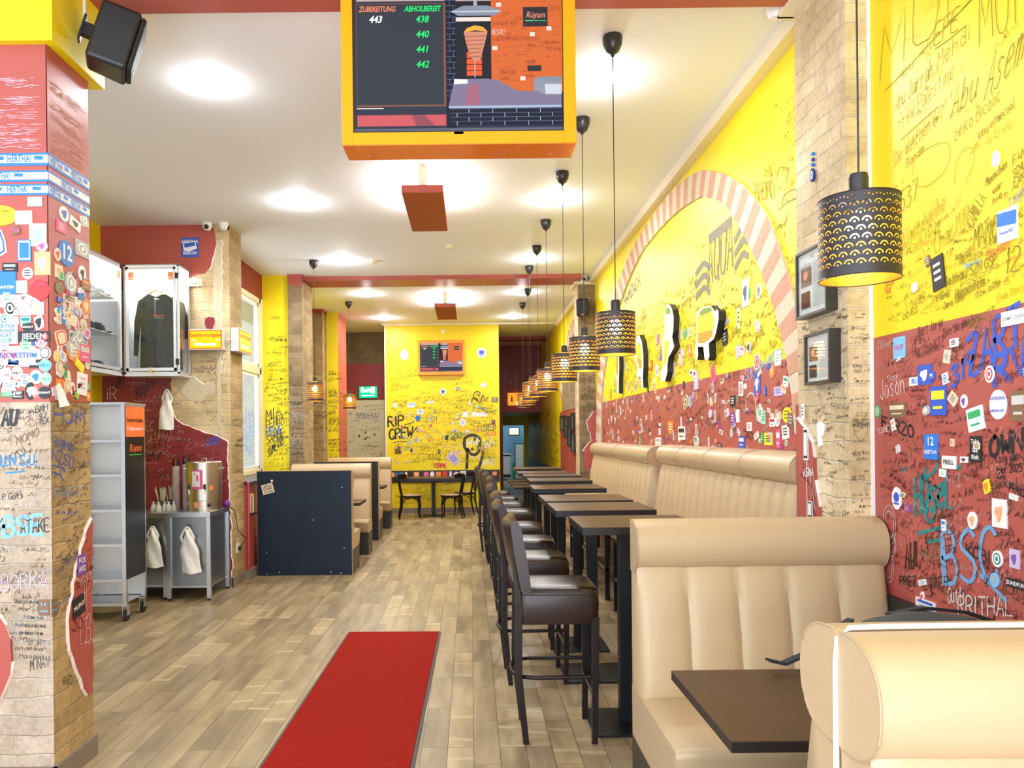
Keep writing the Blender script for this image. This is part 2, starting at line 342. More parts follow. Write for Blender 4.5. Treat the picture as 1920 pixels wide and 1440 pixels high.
# ---------------------------------------------------------------- drawing on flat surfaces
class Surf:
    """A wall face seen from inside: R faces -X (reads towards -Y), L faces +X, B faces -Y. Points are (along, up) in world metres."""
    def __init__(self, kind, c): self.k = kind; self.c = c
    def cv(self, p): return (-p[0], p[1]) if self.k == 'R' else (p[0], p[1])
    def w(self, a, b, o=0.0):
        if self.k == 'R': return (self.c - o, -a, b)
        if self.k == 'L': return (self.c + o, a, b)
        return (a, self.c - o, b)
GL = {'A': '0,0 2,6 4,0;.8,2.2 3.2,2.2', 'B': '0,0 0,6 2.5,6 3.4,5 2.6,3.3 0,3.2;2.6,3.3 4,2 3,0 0,0', 'C': '4,5 2.8,6 1,5.5 0,3 1,.5 2.8,0 4,1', 'D': '0,0 0,6 2.2,5.7 4,3.5 3.5,1 2,0 0,0',
 'E': '4,6 0,6 0,0 4,0;0,3.1 3,3.1', 'F': '4,6 0,6 0,0;0,3.1 3,3.1', 'G': '4,5 2.6,6 .8,5.4 0,3 1,.4 3,0 4,1.2 4,2.8 2.4,2.8', 'H': '0,0 0,6;4,0 4,6;0,3 4,3', 'I': '1,0 1,6',
 'J': '3,6 3,1 2,0 .6,.4 0,1.4', 'K': '0,0 0,6;4,6 0,2.6;1.2,3.6 4,0', 'L': '0,6 0,0 3.6,0', 'M': '0,0 .4,6 2,2 3.6,6 4,0', 'N': '0,0 0,6 4,0 4,6', 'O': '2,6 .4,5 0,3 .5,.8 2,0 3.5,.8 4,3 3.5,5 2,6',
 'P': '0,0 0,6 2.8,5.8 3.8,4.6 2.8,3.2 0,3', 'Q': '2,6 .4,5 0,3 .5,.8 2,0 3.5,.8 4,3 3.5,5 2,6;2.5,1.6 4.2,-.4', 'R': '0,0 0,6 2.8,5.8 3.7,4.6 2.8,3.2 0,3;1.6,3 4,0', 'S': '3.8,5.2 2.4,6 .5,5.4 .4,4 3.4,2.4 3.6,.8 2,0 0,.8',
 'T': '0,6 4,6;2,6 2,0', 'U': '0,6 .2,1.2 1.6,0 3.4,.8 4,6', 'V': '0,6 2,0 4,6', 'W': '0,6 1,0 2,4 3,0 4.2,6', 'X': '0,0 4,6;0,6 4,0', 'Y': '0,6 2,3 4,6;2,3 2,0', 'Z': '0,6 4,6 0,0 4,0',
 '0': '2,6 .4,5 .2,1.5 2,0 3.6,1.2 3.8,4.6 2,6', '1': '.6,4.6 2,6 2,0', '2': '0,4.8 1.4,6 3.6,5.2 3.4,3.4 0,0 4,0', '3': '.2,5.6 2.4,6 3.4,4.8 1.6,3.2 3.8,2 3,.3 .4,.2', '4': '3,0 3,6 0,2 4,2', '5': '3.8,6 .6,6 .4,3.4 3,3.4 3.8,1.6 2.4,0 .2,.4',
 '6': '3.4,6 1,4 .2,1.6 1.6,0 3.4,.8 3.4,2.6 1.4,3 .3,1.8', '7': '0,6 4,6 1.4,0', '8': '2,3.2 .4,4.4 1.4,6 3.2,5.4 3,4 .6,2 1,.3 3,.2 3.6,1.8 2,3.2', '9': '3.6,4 1.6,3 .3,4.4 1.4,6 3.4,5.4 3.4,3 1.6,0',
 'a': '3.4,3.4 1.4,4 .2,2 1,0 2.8,.8 3.4,3.4 3.6,0', 'b': '.2,6 .2,0;.2,2 2,3.8 3.6,2.4 2.6,.2 .2,.4', 'c': '3.2,3.4 1.6,4 .2,2.2 1,.2 3.2,.5', 'd': '3.4,2 2,3.8 .3,2.4 1,.1 3.2,.8;3.4,6 3.4,0', 'e': '.2,2 3.4,2.4 2.4,4 .6,3.4 .2,1.4 1.4,0 3.4,.8',
 'f': '3,5.6 1.6,6 1.2,0;.2,3.6 2.6,3.6', 'g': '3.4,3.4 1.4,4 .4,2.2 1.4,.6 3.2,1.4 3.4,3.6 3.2,-1.4 1,-2', 'h': '.2,6 .2,0;.2,2.4 2,3.8 3.2,2.6 3.2,0', 'i': '1,3.8 1,0;1,5 1,5.3', 'j': '1.6,3.8 1.4,-1.4 .2,-1.8;1.6,5 1.6,5.3',
 'k': '.2,6 .2,0;3,4 .3,2 3.2,0', 'l': '.8,6 .8,.6 1.8,0', 'm': '0,4 .2,0;.2,2.8 1.4,4 2,2.6 2,0;2,2.8 3.2,4 4,2.6 4,0', 'n': '0,4 .2,0;.2,2.6 2,4 3.2,2.6 3.2,0', 'o': '1.8,4 .2,2.4 .8,.2 2.6,.1 3.4,2 1.8,4',
 'p': '.4,3.8 0,-2;.3,2.6 2,4 3.4,2.6 2.4,.4 .2,.6', 'q': '3.2,3.4 1.2,3.8 .3,2 1.6,.4 3.2,1.6;3.4,4 3.2,-2', 'r': '0,4 .2,0;.2,2.4 1.4,3.8 2.8,3.6', 's': '3,3.4 1.4,4 .4,3 2.8,1.4 2,.1 .2,.4', 't': '1.4,5.6 1.2,.6 2.6,0;0,3.8 3,3.8',
 'u': '0,4 .2,.8 1.6,0 3,1.2;3.2,4 3.2,0', 'v': '0,4 1.6,0 3.2,4', 'w': '0,4 .9,0 1.9,3 2.9,0 3.8,4', 'x': '0,4 3,0;3,4 0,0', 'y': '0,4 1.6,.6;3.4,4 .8,-2', 'z': '0,4 3,4 0,0 3.2,0',
 '!': '1,6 1,2;1,.4 1,0', '"': '.6,6 .4,4.4;2,6 1.8,4.4', '-': '.4,3 2.8,3', '+': '2,5 2,1;0,3 4,3', '.': '.6,0 .9,.3', '@': '3,2 2,3 1,2 2,1 3,2 3.4,1 4.2,3 3,5 1,5 0,3 .6,.6 3,0', '?': '.2,5 2,6 3.6,5 2,3 2,2;2,.4 2,0', '#': '1,0 1.6,6;3,0 3.6,6;0,2 4.4,2;.2,4 4.6,4'}
def glyph(ch):
    g = GL.get(ch) or GL.get(ch.upper())
    if not g: return []
    return [[tuple(map(float, q.split(','))) for q in s.split()] for s in g.split(';')]
def ribbon(mb, S, line, w, mt, off):
    """A pen stroke of width w along a polyline in surface coordinates."""
    n = len(line)
    if n < 2: return
    L_, R_ = [], []
    for i, (x, y) in enumerate(line):
        x0, y0 = line[max(0, i - 1)]; x1, y1 = line[min(n - 1, i + 1)]
        dx, dy = x1 - x0, y1 - y0; d = math.hypot(dx, dy) or 1
        nx, ny = -dy / d * w / 2, dx / d * w / 2
        if i == 0: x -= dx / d * w * .3; y -= dy / d * w * .3
        if i == n - 1: x += dx / d * w * .3; y += dy / d * w * .3
        L_.append((x + nx, y + ny)); R_.append((x - nx, y - ny))
    pts = [S.w(*p, off) for p in L_] + [S.w(*p, off) for p in R_]
    mb.add(pts, [(i, n + i, n + i + 1, i + 1) for i in range(n - 1)], mt)
def smooth_line(l, k=3):
    if len(l) < 3: return l
    out = []
    P = [l[0]] + l + [l[-1]]
    for i in range(1, len(P) - 2):
        p0, p1, p2, p3 = P[i - 1], P[i], P[i + 1], P[i + 2]
        for s in range(k):
            t = s / k
            out.append(tuple(0.5 * (2 * p1[j] + (p2[j] - p0[j]) * t + (2 * p0[j] - 5 * p1[j] + 4 * p2[j] - p3[j]) * t * t + (3 * p1[j] - p0[j] - 3 * p2[j] + p3[j]) * t ** 3) for j in (0, 1)))
    out.append(l[-1]); return out
OFFN = [0]
def off(): OFFN[0] = (OFFN[0] + 1) % 60; return 0.0016 + OFFN[0] * 0.00002
def write(mb, S, text, pts, w, ink, jit=0.04, raw=False):
    """Handwriting on the baseline pts[0] to pts[1]; pts[2] is where the first capital's top stands."""
    p0, p1, pt = [p if raw else S.cv(p) for p in pts]
    ax = (p1[0] - p0[0], p1[1] - p0[1]); ay = (pt[0] - p0[0], pt[1] - p0[1])
    adv = [0.55 if c == ' ' else (0.45 if c in 'iIl1.!' else 1.0) for c in text]
    tot = sum(adv); x = 0; mt = pc(ink)
    cw = 1 / tot
    for ch, a in zip(text, adv):
        for st in glyph(ch):
            l = []
            for gx, gy in st:
                fx = (x + (gx / 4.0) * 0.78 * min(a, 1) + random.uniform(-jit, jit) * .5) * cw; fy = gy / 6 + random.uniform(-jit, jit)
                l.append((p0[0] + ax[0] * fx + ay[0] * fy, p0[1] + ax[1] * fx + ay[1] * fy))
            if len(l) > 3: l = smooth_line(l, 2)
            ribbon(mb, S, l, w, mt, off())
        x += a
def scribble(mb, S, a, b, n, h, ink, w, ang=0.0):
    """An illegible line of quick handwriting."""
    mt = pc(ink); ca, sa = math.cos(ang), math.sin(ang); x = 0.0
    for k in range(n):
        l = []; m = random.randint(3, 8); y = random.uniform(0, .4)
        for i in range(m):
            l.append((x + random.uniform(-.1, .25) * h, y * h)); x += random.uniform(.05, .38) * h; y = random.uniform(.0, .25) if i % 2 == 0 else random.uniform(.5, 1.15 if random.random() < .3 else .8)
        if random.random() < .45: l = smooth_line(l, 2)
        ribbon(mb, S, [(a + px * ca - py * sa, b + px * sa + py * ca) for px, py in l], w, mt, off())
        x += random.uniform(.15, .6) * h
def filler(mb, S, box, count, inks, hr=(0.02, 0.05), w=0.0022, ok=None, ang=0.12):
    """Crowds of small illegible scrawl within box = (along0, along1, up0, up1)."""
    a0, a1 = sorted((S.cv((box[0], 0))[0], S.cv((box[1], 0))[0]))
    for i in range(count):
        a = random.uniform(a0, a1); b = random.uniform(box[2], box[3])
        if ok and not ok(a, b): continue
        h = random.uniform(*hr); n = random.randint(1, 4)
        if a + n * h * 1.6 > a1 + 0.02: a = max(a0, a1 - n * h * 1.6)
        scribble(mb, S, a, b, n, h, random.choice(inks), w * random.uniform(.7, 1.5), random.uniform(-ang, ang))
def typed(mb, S, text, a, b, size, ink, o=0.003, align='CENTER', shear=0.0, bold=0.0, sx=1.0, rot=0.0):
    """Printed lettering: the text's outlines laid on the surface at (along, up), surface coordinates."""
    cu = bpy.data.curves.new('type', 'FONT'); cu.body = text; cu.size = size; cu.align_x = align; cu.align_y = 'CENTER'
    cu.shear = shear; cu.offset = bold; cu.resolution_u = 2
    ob = bpy.data.objects.new('type', cu); COL.objects.link(ob)
    dg = bpy.context.evaluated_depsgraph_get(); me = bpy.data.meshes.new_from_object(ob.evaluated_get(dg))
    cr_, sr_ = math.cos(rot), math.sin(rot)
    mb.add([S.w(a + v.co.x * sx * cr_ - v.co.y * sr_, b + v.co.x * sx * sr_ + v.co.y * cr_, o) for v in me.vertices], [list(p.vertices) for p in me.polygons], ink if not isinstance(ink, str) else pc(ink))
    bpy.data.objects.remove(ob); bpy.data.curves.remove(cu); bpy.data.meshes.remove(me)
def disc2(cx, cy, rx, ry=None, n=20, a0=0, a1=2 * PI):
    ry = ry or rx
    return [(cx + rx * math.cos(a0 + (a1 - a0) * i / n), cy + ry * math.sin(a0 + (a1 - a0) * i / n)) for i in range(n + (0 if a1 - a0 > 6.2 else 1))]
def flat(mb, S, poly, mt, o): mb.poly([S.w(x, y, o) for x, y in poly], mt if not isinstance(mt, str) else pc(mt))
def slab(mb, S, poly, mt, o0, o1, edge=None):
    """A polygon (surface coordinates, anticlockwise) with real thickness from o0 to o1 off the surface."""
    n = len(poly); mt = pc(mt) if isinstance(mt, str) else mt
    mb.add([S.w(x, y, o1) for x, y in poly], [list(range(n))], mt)
    mb.add([S.w(x, y, o0) for x, y in poly] + [S.w(x, y, o1) for x, y in poly], [(i, (i + 1) % n, n + (i + 1) % n, n + i) for i in range(n)], edge or mt)
def ccw(poly):
    s = sum(poly[i][0] * poly[(i + 1) % len(poly)][1] - poly[(i + 1) % len(poly)][0] * poly[i][1] for i in range(len(poly)))
    return poly if s > 0 else poly[::-1]
SN = [0]
def sticker(mb, S, pts, shape='rect', bg='white', fg='black', text=None, rot=0.0, deco=None, raw=False):
    """A sticker between two opposite corners: paper with a printed design."""
    SN[0] = (SN[0] + 1) % 40; o = 0.0032 + SN[0] * 0.00008
    p, q = [p if raw else S.cv(p) for p in pts]
    cx, cy = (p[0] + q[0]) / 2, (p[1] + q[1]) / 2; hw, hh = abs(p[0] - q[0]) / 2, abs(p[1] - q[1]) / 2
    c, s = math.cos(rot), math.sin(rot)
    T = lambda l: [(cx + x * c - y * s, cy + x * s + y * c) for x, y in l]
    if shape == 'disc': base = disc2(0, 0, hw, hh, 20)
    elif shape == 'poly': base = [(hw * math.cos(k * PI / 4 + .3) * (1 if k % 2 else .8), hh * math.sin(k * PI / 4 + .3) * (1 if k % 2 else .8)) for k in range(8)]
    else: base = [(-hw, -hh), (hw, -hh), (hw, hh), (-hw, hh)]
    slab(mb, S, T(base), bg, 0.0, o)
    d = deco or (None if text else random.choice(['bar', 'lines', 'ring', 'blob', 'lines', 'frame']))
    e = o + 0.0006
    if d == 'bar': flat(mb, S, T([(-hw * .8, hh * .1), (hw * .8, hh * .1), (hw * .8, hh * .7), (-hw * .8, hh * .7)] if shape == 'rect' else disc2(0, hh * .1, hw * .6, hh * .45, 12)), fg, e)
    if d in ('lines', 'bar'):
        for k in range(3 if d == 'lines' else 1):
            y = (hh * (.5 - .42 * k)) if d == 'lines' else -hh * .45
            flat(mb, S, T([(-hw * .6, y - hh * .1), (hw * .55, y - hh * .1), (hw * .55, y + hh * .08), (-hw * .6, y + hh * .08)]), fg, e)
    if d == 'ring':
        flat(mb, S, T(disc2(0, 0, hw * .72, hh * .72, 16)), fg, e); flat(mb, S, T(disc2(0, 0, hw * .52, hh * .52, 16)), bg, e + .0004); flat(mb, S, T(disc2(0, 0, hw * .25, hh * .3, 10)), fg, e + .0008)
    if d == 'blob': flat(mb, S, T([(hw * .7 * math.cos(k * PI / 5) * (.6 + .4 * ((k * 7) % 3) / 2), hh * .7 * math.sin(k * PI / 5) * (.6 + .4 * ((k * 5) % 3) / 2)) for k in range(10)]), fg, e)
    if d == 'frame':
        flat(mb, S, T([(x * .85, y * .88) for x, y in base]), fg, e); flat(mb, S, T([(x * .7, y * .72) for x, y in base]), bg, e + .0004)
    if text:
        rows = text.split('|'); hgt = 2 * hh / (len(rows) + .4)
        for i, r in enumerate(rows):
            wd = max(1, len(r)) * 0.62; size = min(hgt * 1.15, 2 * hw * .92 / wd)
            sy = hh - hgt * (i + .7)
            typed(mb, S, r, cx - sy * s, cy + sy * c, size, fg, e + .0006, rot=rot, bold=size * .02)
DULL = ['cream', 'brown', 'grey', 'white', 'cream', 'black', 'orange', 'silver', 'blue', 'green', 'red', 'pink', 'violet']
def sticker_obj(name, S, parent, pts, **k):
    mb = MB(); sticker(mb, S, pts, **k); return mb.build(name, parent)
def inpoly(x, y, P):
    r = False; j = len(P) - 1
    for i in range(len(P)):
        if (P[i][1] > y) != (P[j][1] > y) and x < (P[j][0] - P[i][0]) * (y - P[i][1]) / (P[j][1] - P[i][1]) + P[i][0]: r = not r
        j = i
    return r
def sticker_field(S, parent, box, n_own, n_more, size=(0.03, 0.06), ok=None, cols=None):
    """Small stickers scattered over a stretch of wall: the first n_own as parts of their own, the rest as one part."""
    a0, a1 = sorted((S.cv((box[0], 0))[0], S.cv((box[1], 0))[0])); cols = cols or list(PAL)
    more = MB()
    for i in range(n_own + n_more):
        for t in range(30):
            a, b = random.uniform(a0, a1), random.uniform(box[2], box[3])
            if ok is None or ok(a, b): break
        else: continue
        w, h = random.uniform(*size), random.uniform(*size) * random.choice((.6, 1, 1.3))
        bg = random.choice(['white', 'white', 'white', 'cream', 'cream', random.choice(cols)] if cols is not DULL else ['silver', 'cream', 'silver', 'white', random.choice(cols), random.choice(cols), random.choice(cols)]); fg = random.choice([c for c in cols if c != bg])
        mb = MB() if i < n_own else more
        sticker(mb, S, [(a - w / 2, b - h / 2), (a + w / 2, b + h / 2)], shape=random.choice(['rect', 'rect', 'disc']), bg=bg, fg=fg, rot=random.gauss(0, .25), raw=True)
        if i < n_own: mb.build('sticker', parent)
    if n_more: more.build('small_stickers', parent)['kind'] = 'stuff'
def jag(poly, amp=0.012, step=0.04, flags=None):
    """Roughen the slanting edges of an outline; upright and level edges stay clean."""
    out = []
    for i, p in enumerate(poly):
        q = poly[(i + 1) % len(poly)]; d = math.hypot(q[0] - p[0], q[1] - p[1]); n = max(1, int(d / step))
        straight = (abs(q[0] - p[0]) < .012 and d > .05) or (abs(q[1] - p[1]) < .012 and d > .05)
        for k in range(n):
            t = k / n; r = 0 if (straight or k == 0) else random.uniform(-amp, amp)
            out.append((p[0] + (q[0] - p[0]) * t + r * (q[1] - p[1]) / d, p[1] + (q[1] - p[1]) * t - r * (q[0] - p[0]) / d))
            if flags is not None: flags.append(not straight)
    return out
def plaster(S, parent, poly, paint, th=0.008, name='painted_plaster', raw=False, label=None):
    """A field of painted plaster; its broken edges are pale and stand proud of the brick."""
    mb = MB(); fl = []; P = jag(ccw([p if raw else S.cv(p) for p in poly]), flags=fl); n = len(P)
    mb.add([S.w(x, y, th) for x, y in P], [list(range(n))], paint)
    A = [S.w(x, y, 0.0) for x, y in P] + [S.w(x, y, th) for x, y in P]
    mb.add(A, [(i, (i + 1) % n, n + (i + 1) % n, n + i) for i in range(n) if fl[i]], PLAST)
    mb.add(A, [(i, (i + 1) % n, n + (i + 1) % n, n + i) for i in range(n) if not fl[i]], paint)
    Q = []
    for i in range(n):
        x0, y0 = P[i - 1]; x1, y1 = P[(i + 1) % n]; dx, dy = x1 - x0, y1 - y0; d = math.hypot(dx, dy) or 1; w = random.uniform(.005, .014)
        Q.append((P[i][0] + dy / d * w, P[i][1] - dx / d * w))
    mb.add([S.w(x, y, th * .9) for x, y in P] + [S.w(x, y, 0.0005) for x, y in Q], [(i, n + i, n + (i + 1) % n, (i + 1) % n) for i in range(n) if fl[i] and fl[i - 1]], PLAST)
    return mb.build(name, parent, label=label)
# ---------------------------------------------------------------- the room
HC = 3.77
def wallmesh(name, parts, parent=None, surf=True):
    mb = MB()
    for (x0, x1, y0, y1, z0, z1, mt) in parts: mb.box(x0, x1, y0, y1, z0, z1, mt)
    o = mb.build(name, parent)
    if surf and parent is None: struct(o)
    return o
def pier(name, x0, x1, y0, y1, z0, z1, mx, my, parent=None):
    """A pier whose side faces and front faces carry their own brick or paint."""
    mb = MB()
    mb.add([(x0, y0, z0), (x1, y0, z0), (x1, y0, z1), (x0, y0, z1), (x0, y1, z0), (x1, y1, z0), (x1, y1, z1), (x0, y1, z1)], [(0, 1, 2, 3), (5, 4, 7, 6)], my)
    mb.add([(x0, y0, z0), (x1, y0, z0), (x1, y0, z1), (x0, y0, z1), (x0, y1, z0), (x1, y1, z0), (x1, y1, z1), (x0, y1, z1)], [(1, 5, 6, 2), (4, 0, 3, 7), (3, 2, 6, 7), (4, 5, 1, 0)], mx)
    o = mb.build(name, parent)
    if parent is None: struct(o)
    return o
wallmesh('floor', [(-4.3, 2.3, -1.5, 28.5, -0.1, 0.0, FLOORM)])
wallmesh('ceiling', [(-4.3, 2.3, -1.5, 28.5, HC, HC + 0.12, WHITE)])
# right-hand wall: yellow above, red below, and the yellow passage beyond
HB = 1.973
wr = wallmesh('wall_right', [(1.79, 1.97, -1.4, 15.32, 0, HB, RED), (1.79, 1.97, -1.4, 15.32, HB, HC, YEL)])
wp = wallmesh('wall_passage', [(1.79, 1.97, 15.32, 24.0, 0.82, HC, YEL), (1.79, 1.97, 15.32, 24.0, 0, 0.82, mat('blue_grey_dado', (0.10, 0.13, 0.17), 0.4))])
SR = Surf('R', 1.79)
pr = pier('wall_right_pillar', 1.68, 1.80, 3.41, 3.935, 0, HC, BRK_R, BRK_F)
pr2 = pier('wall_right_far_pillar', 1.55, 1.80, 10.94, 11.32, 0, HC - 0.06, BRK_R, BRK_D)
wallmesh('trim_1', [(1.50, 1.80, 10.90, 11.36, HC - 0.10, HC - 0.055, CREAM)])
wallmesh('trim_2', [(1.71, 1.79, 3.935, 15.32, 3.684, HC, CREAM), (1.60, 1.68, 3.30, 3.95, 3.684, HC, CREAM), (1.60, 1.71, 3.935, 3.97, 3.684, HC, CREAM)])
wallmesh('ceiling_beam', [(-1.85, 1.62, 3.30, 3.60, 3.715, HC, RED), (-1.85, 1.62, 3.60, 3.87, 3.700, HC, RED)])
wallmesh('ceiling_beam_1', [(-2.475, 1.56, 10.66, 11.16, 3.712, HC, RED), (-2.475, -2.28, 10.49, 10.66, 3.68, HC, RED)])
wallmesh('ceiling_beam_2', [(0.585, 1.79, 17.5, 17.9, 3.70, HC, DRED)])
# near left pier with its yellow capital
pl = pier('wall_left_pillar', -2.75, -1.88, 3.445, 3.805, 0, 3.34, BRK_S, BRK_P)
wallmesh('wall_left_pillar_capital', [(-2.80, -1.83, 3.40, 3.89, 3.33, HC, YEL)])
SLB, SLS = Surf('B', 3.445), Surf('L', -1.88)
plaster(SLB, pl, [(-2.75, 1.735), (-1.876, 1.735), (-1.876, 3.335), (-2.75, 3.335)], RED, 0.008, label='red painted plaster on the front of the pier')
plaster(SLS, pl, [(3.437, 1.735), (3.805, 1.745), (3.805, 3.335), (3.437, 3.335)], RED, 0.006, label='red painted plaster on the side of the pier')
plaster(SLS, pl, [(3.793,1.17),(3.734,1.119),(3.682,1.037),(3.63,0.919),(3.584,0.803),(3.562,0.684),(3.574,0.582),(3.639,0.462),(3.687,0.371),(3.732,0.322),(3.78,0.327)], RED, 0.012)
plaster(SLB, pl, [(-2.2, 0.75)] + [(-2.113,0.777),(-2.085,0.736),(-2.064,0.674),(-2.06,0.574),(-2.088,0.467),(-2.117,0.403)] + [(-2.2, 0.35)], RED, 0.012)
# left side: outer wall, niche wall with bare brick, window wall
wallmesh('wall_left', [(-3.95, -3.82, 6.3, 8.0, 0, HC, YEL), (-3.95, -3.82, 5.0, 6.3, 0, HC, WPL), (-3.95, -3.82, -1.4, 5.0, 0, .7, WPL), (-3.95, -3.82, -1.4, 5.0, 3.4, HC, WPL), (-3.95, -3.82, -1.4, .3, .7, 3.4, WPL)])  # unseen near stretch made white and opened up, keeps steel reflections cool
fw = MB()
for y in (.3, 1.45, 2.6, 3.75, 4.95): fw.box(-3.90, -3.84, y, y + .05, .7, 3.4, WPL)
fw.box(-3.90, -3.84, .3, 5.0, .7, .75, WPL).box(-3.90, -3.84, .3, 5.0, 3.35, 3.4, WPL)
struct(fw.build('added_side_window'))  # added window frame out of view, goes with the cool left fill
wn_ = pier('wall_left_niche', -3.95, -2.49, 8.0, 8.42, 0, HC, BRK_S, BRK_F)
SN_B = Surf('B', 8.0)
plaster(SN_B, wn_, [(-3.82, 3.77), (-2.672, 3.77)] + [(-2.634,3.691),(-2.629,3.641),(-2.619,3.557),(-2.643,3.458),(-2.677,3.336),(-2.733,3.27),(-2.811,3.26),(-2.878,3.227),(-2.989,3.206)] + [(-3.0, 3.10), (-3.82, 3.10)], RED, 0.010)
plaster(SN_B, wn_, [(-3.82, 2.25)] + [(-3.1,2.231),(-3.112,2.12),(-3.103,1.981),(-3.093,1.843),(-3.061,1.753),(-2.978,1.692),(-2.868,1.651),(-2.763,1.606),(-2.63,1.571),(-2.525,1.515)] + [(-2.49, 0.0), (-3.82, 0.0)], mat('wine_red_paint', (0.27, 0.03, 0.035), 0.42, noise=0.1, nscale=5), 0.010)
plaster(SN_B, wn_, [(-2.744,2.799),(-2.705,2.815),(-2.65,2.803),(-2.645,2.748),(-2.668,2.687),(-2.729,2.693),(-2.75,2.749)], mat('wine_red_paint', (0.27, 0.03, 0.035)), 0.006)
plaster(SN_B, wn_, [(-3.056,2.164),(-2.862,2.195),(-2.752,2.105),(-2.668,2.143),(-2.658,2.032),(-2.753,1.994),(-2.826,1.94),(-2.936,1.963),(-3.002,2.036)], mat('pale_old_plaster', (0.66, 0.56, 0.38), 0.9, noise=0.15, nscale=8), 0.006)
plaster(SN_B, wn_, [(-2.63,3.602),(-2.563,3.612),(-2.589,2.225),(-2.586,1.56),(-2.63,1.604),(-2.63,2.559),(-2.656,3.225)], mat('pale_old_plaster', (0.66, 0.56, 0.38)), 0.005)
wallmesh('wall_left_window', [(-3.0, -2.84, 8.42, 10.56, 3.44, HC, DRED), (-3.0, -2.84, 8.42, 10.56, 0, 1.06, RED), (-2.87, -2.84, 10.52, 10.56, 1.06, 3.44, WPL), (-2.9, -2.84, 8.42, 8.46, 1.06, 3.44, YEL)])
wallmesh('wall_left_parapet', [(-2.84, -2.46, 8.42, 10.55, 0.10, 1.03, RED), (-2.84, -2.42, 8.42, 10.55, 0.0, 0.10, BASE_T)])
wallmesh('window_sill', [(-2.90, -2.42, 8.42, 10.56, 1.03, 1.065, mat('dark_sill_slate', (0.05, 0.045, 0.045), 0.3))])
wy = wallmesh('wall_left_yellow', [(-2.865, -2.475, 10.56, 10.75, 0, HC, YEL)])
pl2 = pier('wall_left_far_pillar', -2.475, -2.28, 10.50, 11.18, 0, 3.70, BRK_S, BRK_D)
plaster(Surf('B', 10.50), pl2, [(-2.47, 3.70), (-2.47, 3.64), (-2.40, 3.61), (-2.30, 3.62), (-2.275, 3.58), (-2.275, 3.70)], RED, 0.006)
wallmesh('wall_left_recess', [(-2.87, -2.84, 10.75, 16.5, 0, HC, YEL)])
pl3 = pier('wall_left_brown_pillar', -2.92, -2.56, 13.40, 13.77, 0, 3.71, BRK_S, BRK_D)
wallmesh('wall_left_brown_pillar_top', [(-2.92, -2.555, 13.39, 13.77, 3.70, HC, DRED)])
w5 = wallmesh('wall_left_fin', [(-2.92, -2.36, 13.77, 13.80, 0, HC, YEL), (-2.92, -2.355, 13.80, 14.69, 0, HC, mat('coral_paint', (0.62, 0.13, 0.08), 0.45, noise=0.08, nscale=6))])
wb = wallmesh('wall_back_left', [(-2.95, -1.5, 16.5, 16.7, 3.09, HC, CONC), (-2.95, -1.5, 16.49, 16.7, 0, 3.09, DRED)])
wbk = wallmesh('wall_back', [(-1.68, 0.585, 15.36, 16.6, 0, HC, YEL)])
wallmesh('trim_3', [(-1.74, 1.79, 15.33, 15.36, 3.745, HC, WPL), (-1.70, -1.68, 15.35, 15.40, 0, HC, WPL)])
wallmesh('baseboard_back', [(-1.68, 0.585, 15.345, 15.36, 0, 0.10, BASE_T)])
wallmesh('baseboard_left', [(-3.82, -2.48, 7.985, 8.0, 0, 0.10, BASE_T), (-2.49, -2.475, 7.985, 8.42, 0, 0.10, BASE_T), (-2.49, -2.27, 10.48, 10.50, 0, 0.10, BASE_T), (-2.28, -2.265, 10.48, 11.19, 0, 0.10, BASE_T)])
wallmesh('baseboard_pillar', [(-2.75, -1.865, 3.43, 3.445, 0, 0.10, BASE_T), (-1.88, -1.865, 3.43, 3.82, 0, 0.10, BASE_T)])
wallmesh('baseboard_right', [(1.775, 1.79, -1.4, 3.41, 0, 0.10, BASE_T), (1.775, 1.79, 3.94, 10.94, 0, 0.10, BASE_T)])
# dark passage beyond, kitchen doorway
wallmesh('wall_passage_front', [(0.585, 0.82, 19.4, 19.6, 0, HC, DRED), (0.82, 1.79, 19.4, 19.6, 2.087, HC, DRED)])
wallmesh('wall_passage_left', [(0.45, 0.585, 16.6, 24.0, 0, HC, DRED)])
wallmesh('wall_passage_end', [(0.585, 1.01, 23.9, 24.05, 0, 2.087, YEL), (1.66, 1.79, 23.9, 24.05, 0, 2.087, YEL), (1.01, 1.66, 23.9, 24.05, 1.81, 2.087, YEL), (0.585, 1.79, 19.6, 24.0, 2.087, 2.2, YEL)])
KW = mat('kitchen_blue_tile', (0.42, 0.58, 0.68), 0.3)
wallmesh('wall_kitchen', [(0.3, 2.2, 27.5, 27.6, 0, HC, KW), (0.2, 0.3, 24.05, 27.6, 0, HC, KW), (2.2, 2.3, 24.05, 27.6, 0, HC, KW)])
wallmesh('wall_front', [(-4.0, -3.7, -1.5, -1.4, 0, HC, YEL), (1.6, 1.97, -1.5, -1.4, 0, HC, YEL), (-3.7, 1.6, -1.5, -1.4, 3.5, HC, YEL)])
fw = MB()
for x in (-3.7, -1.95, -0.2, 1.56): fw.box(x, x + 0.05, -1.5, -1.42, 0, 3.5, BMET)
fw.box(-3.7, 1.6, -1.5, -1.42, 3.45, 3.5, BMET); fw.box(-3.7, 1.6, -1.5, -1.42, 0, 0.05, BMET)
struct(fw.build('window_2'))
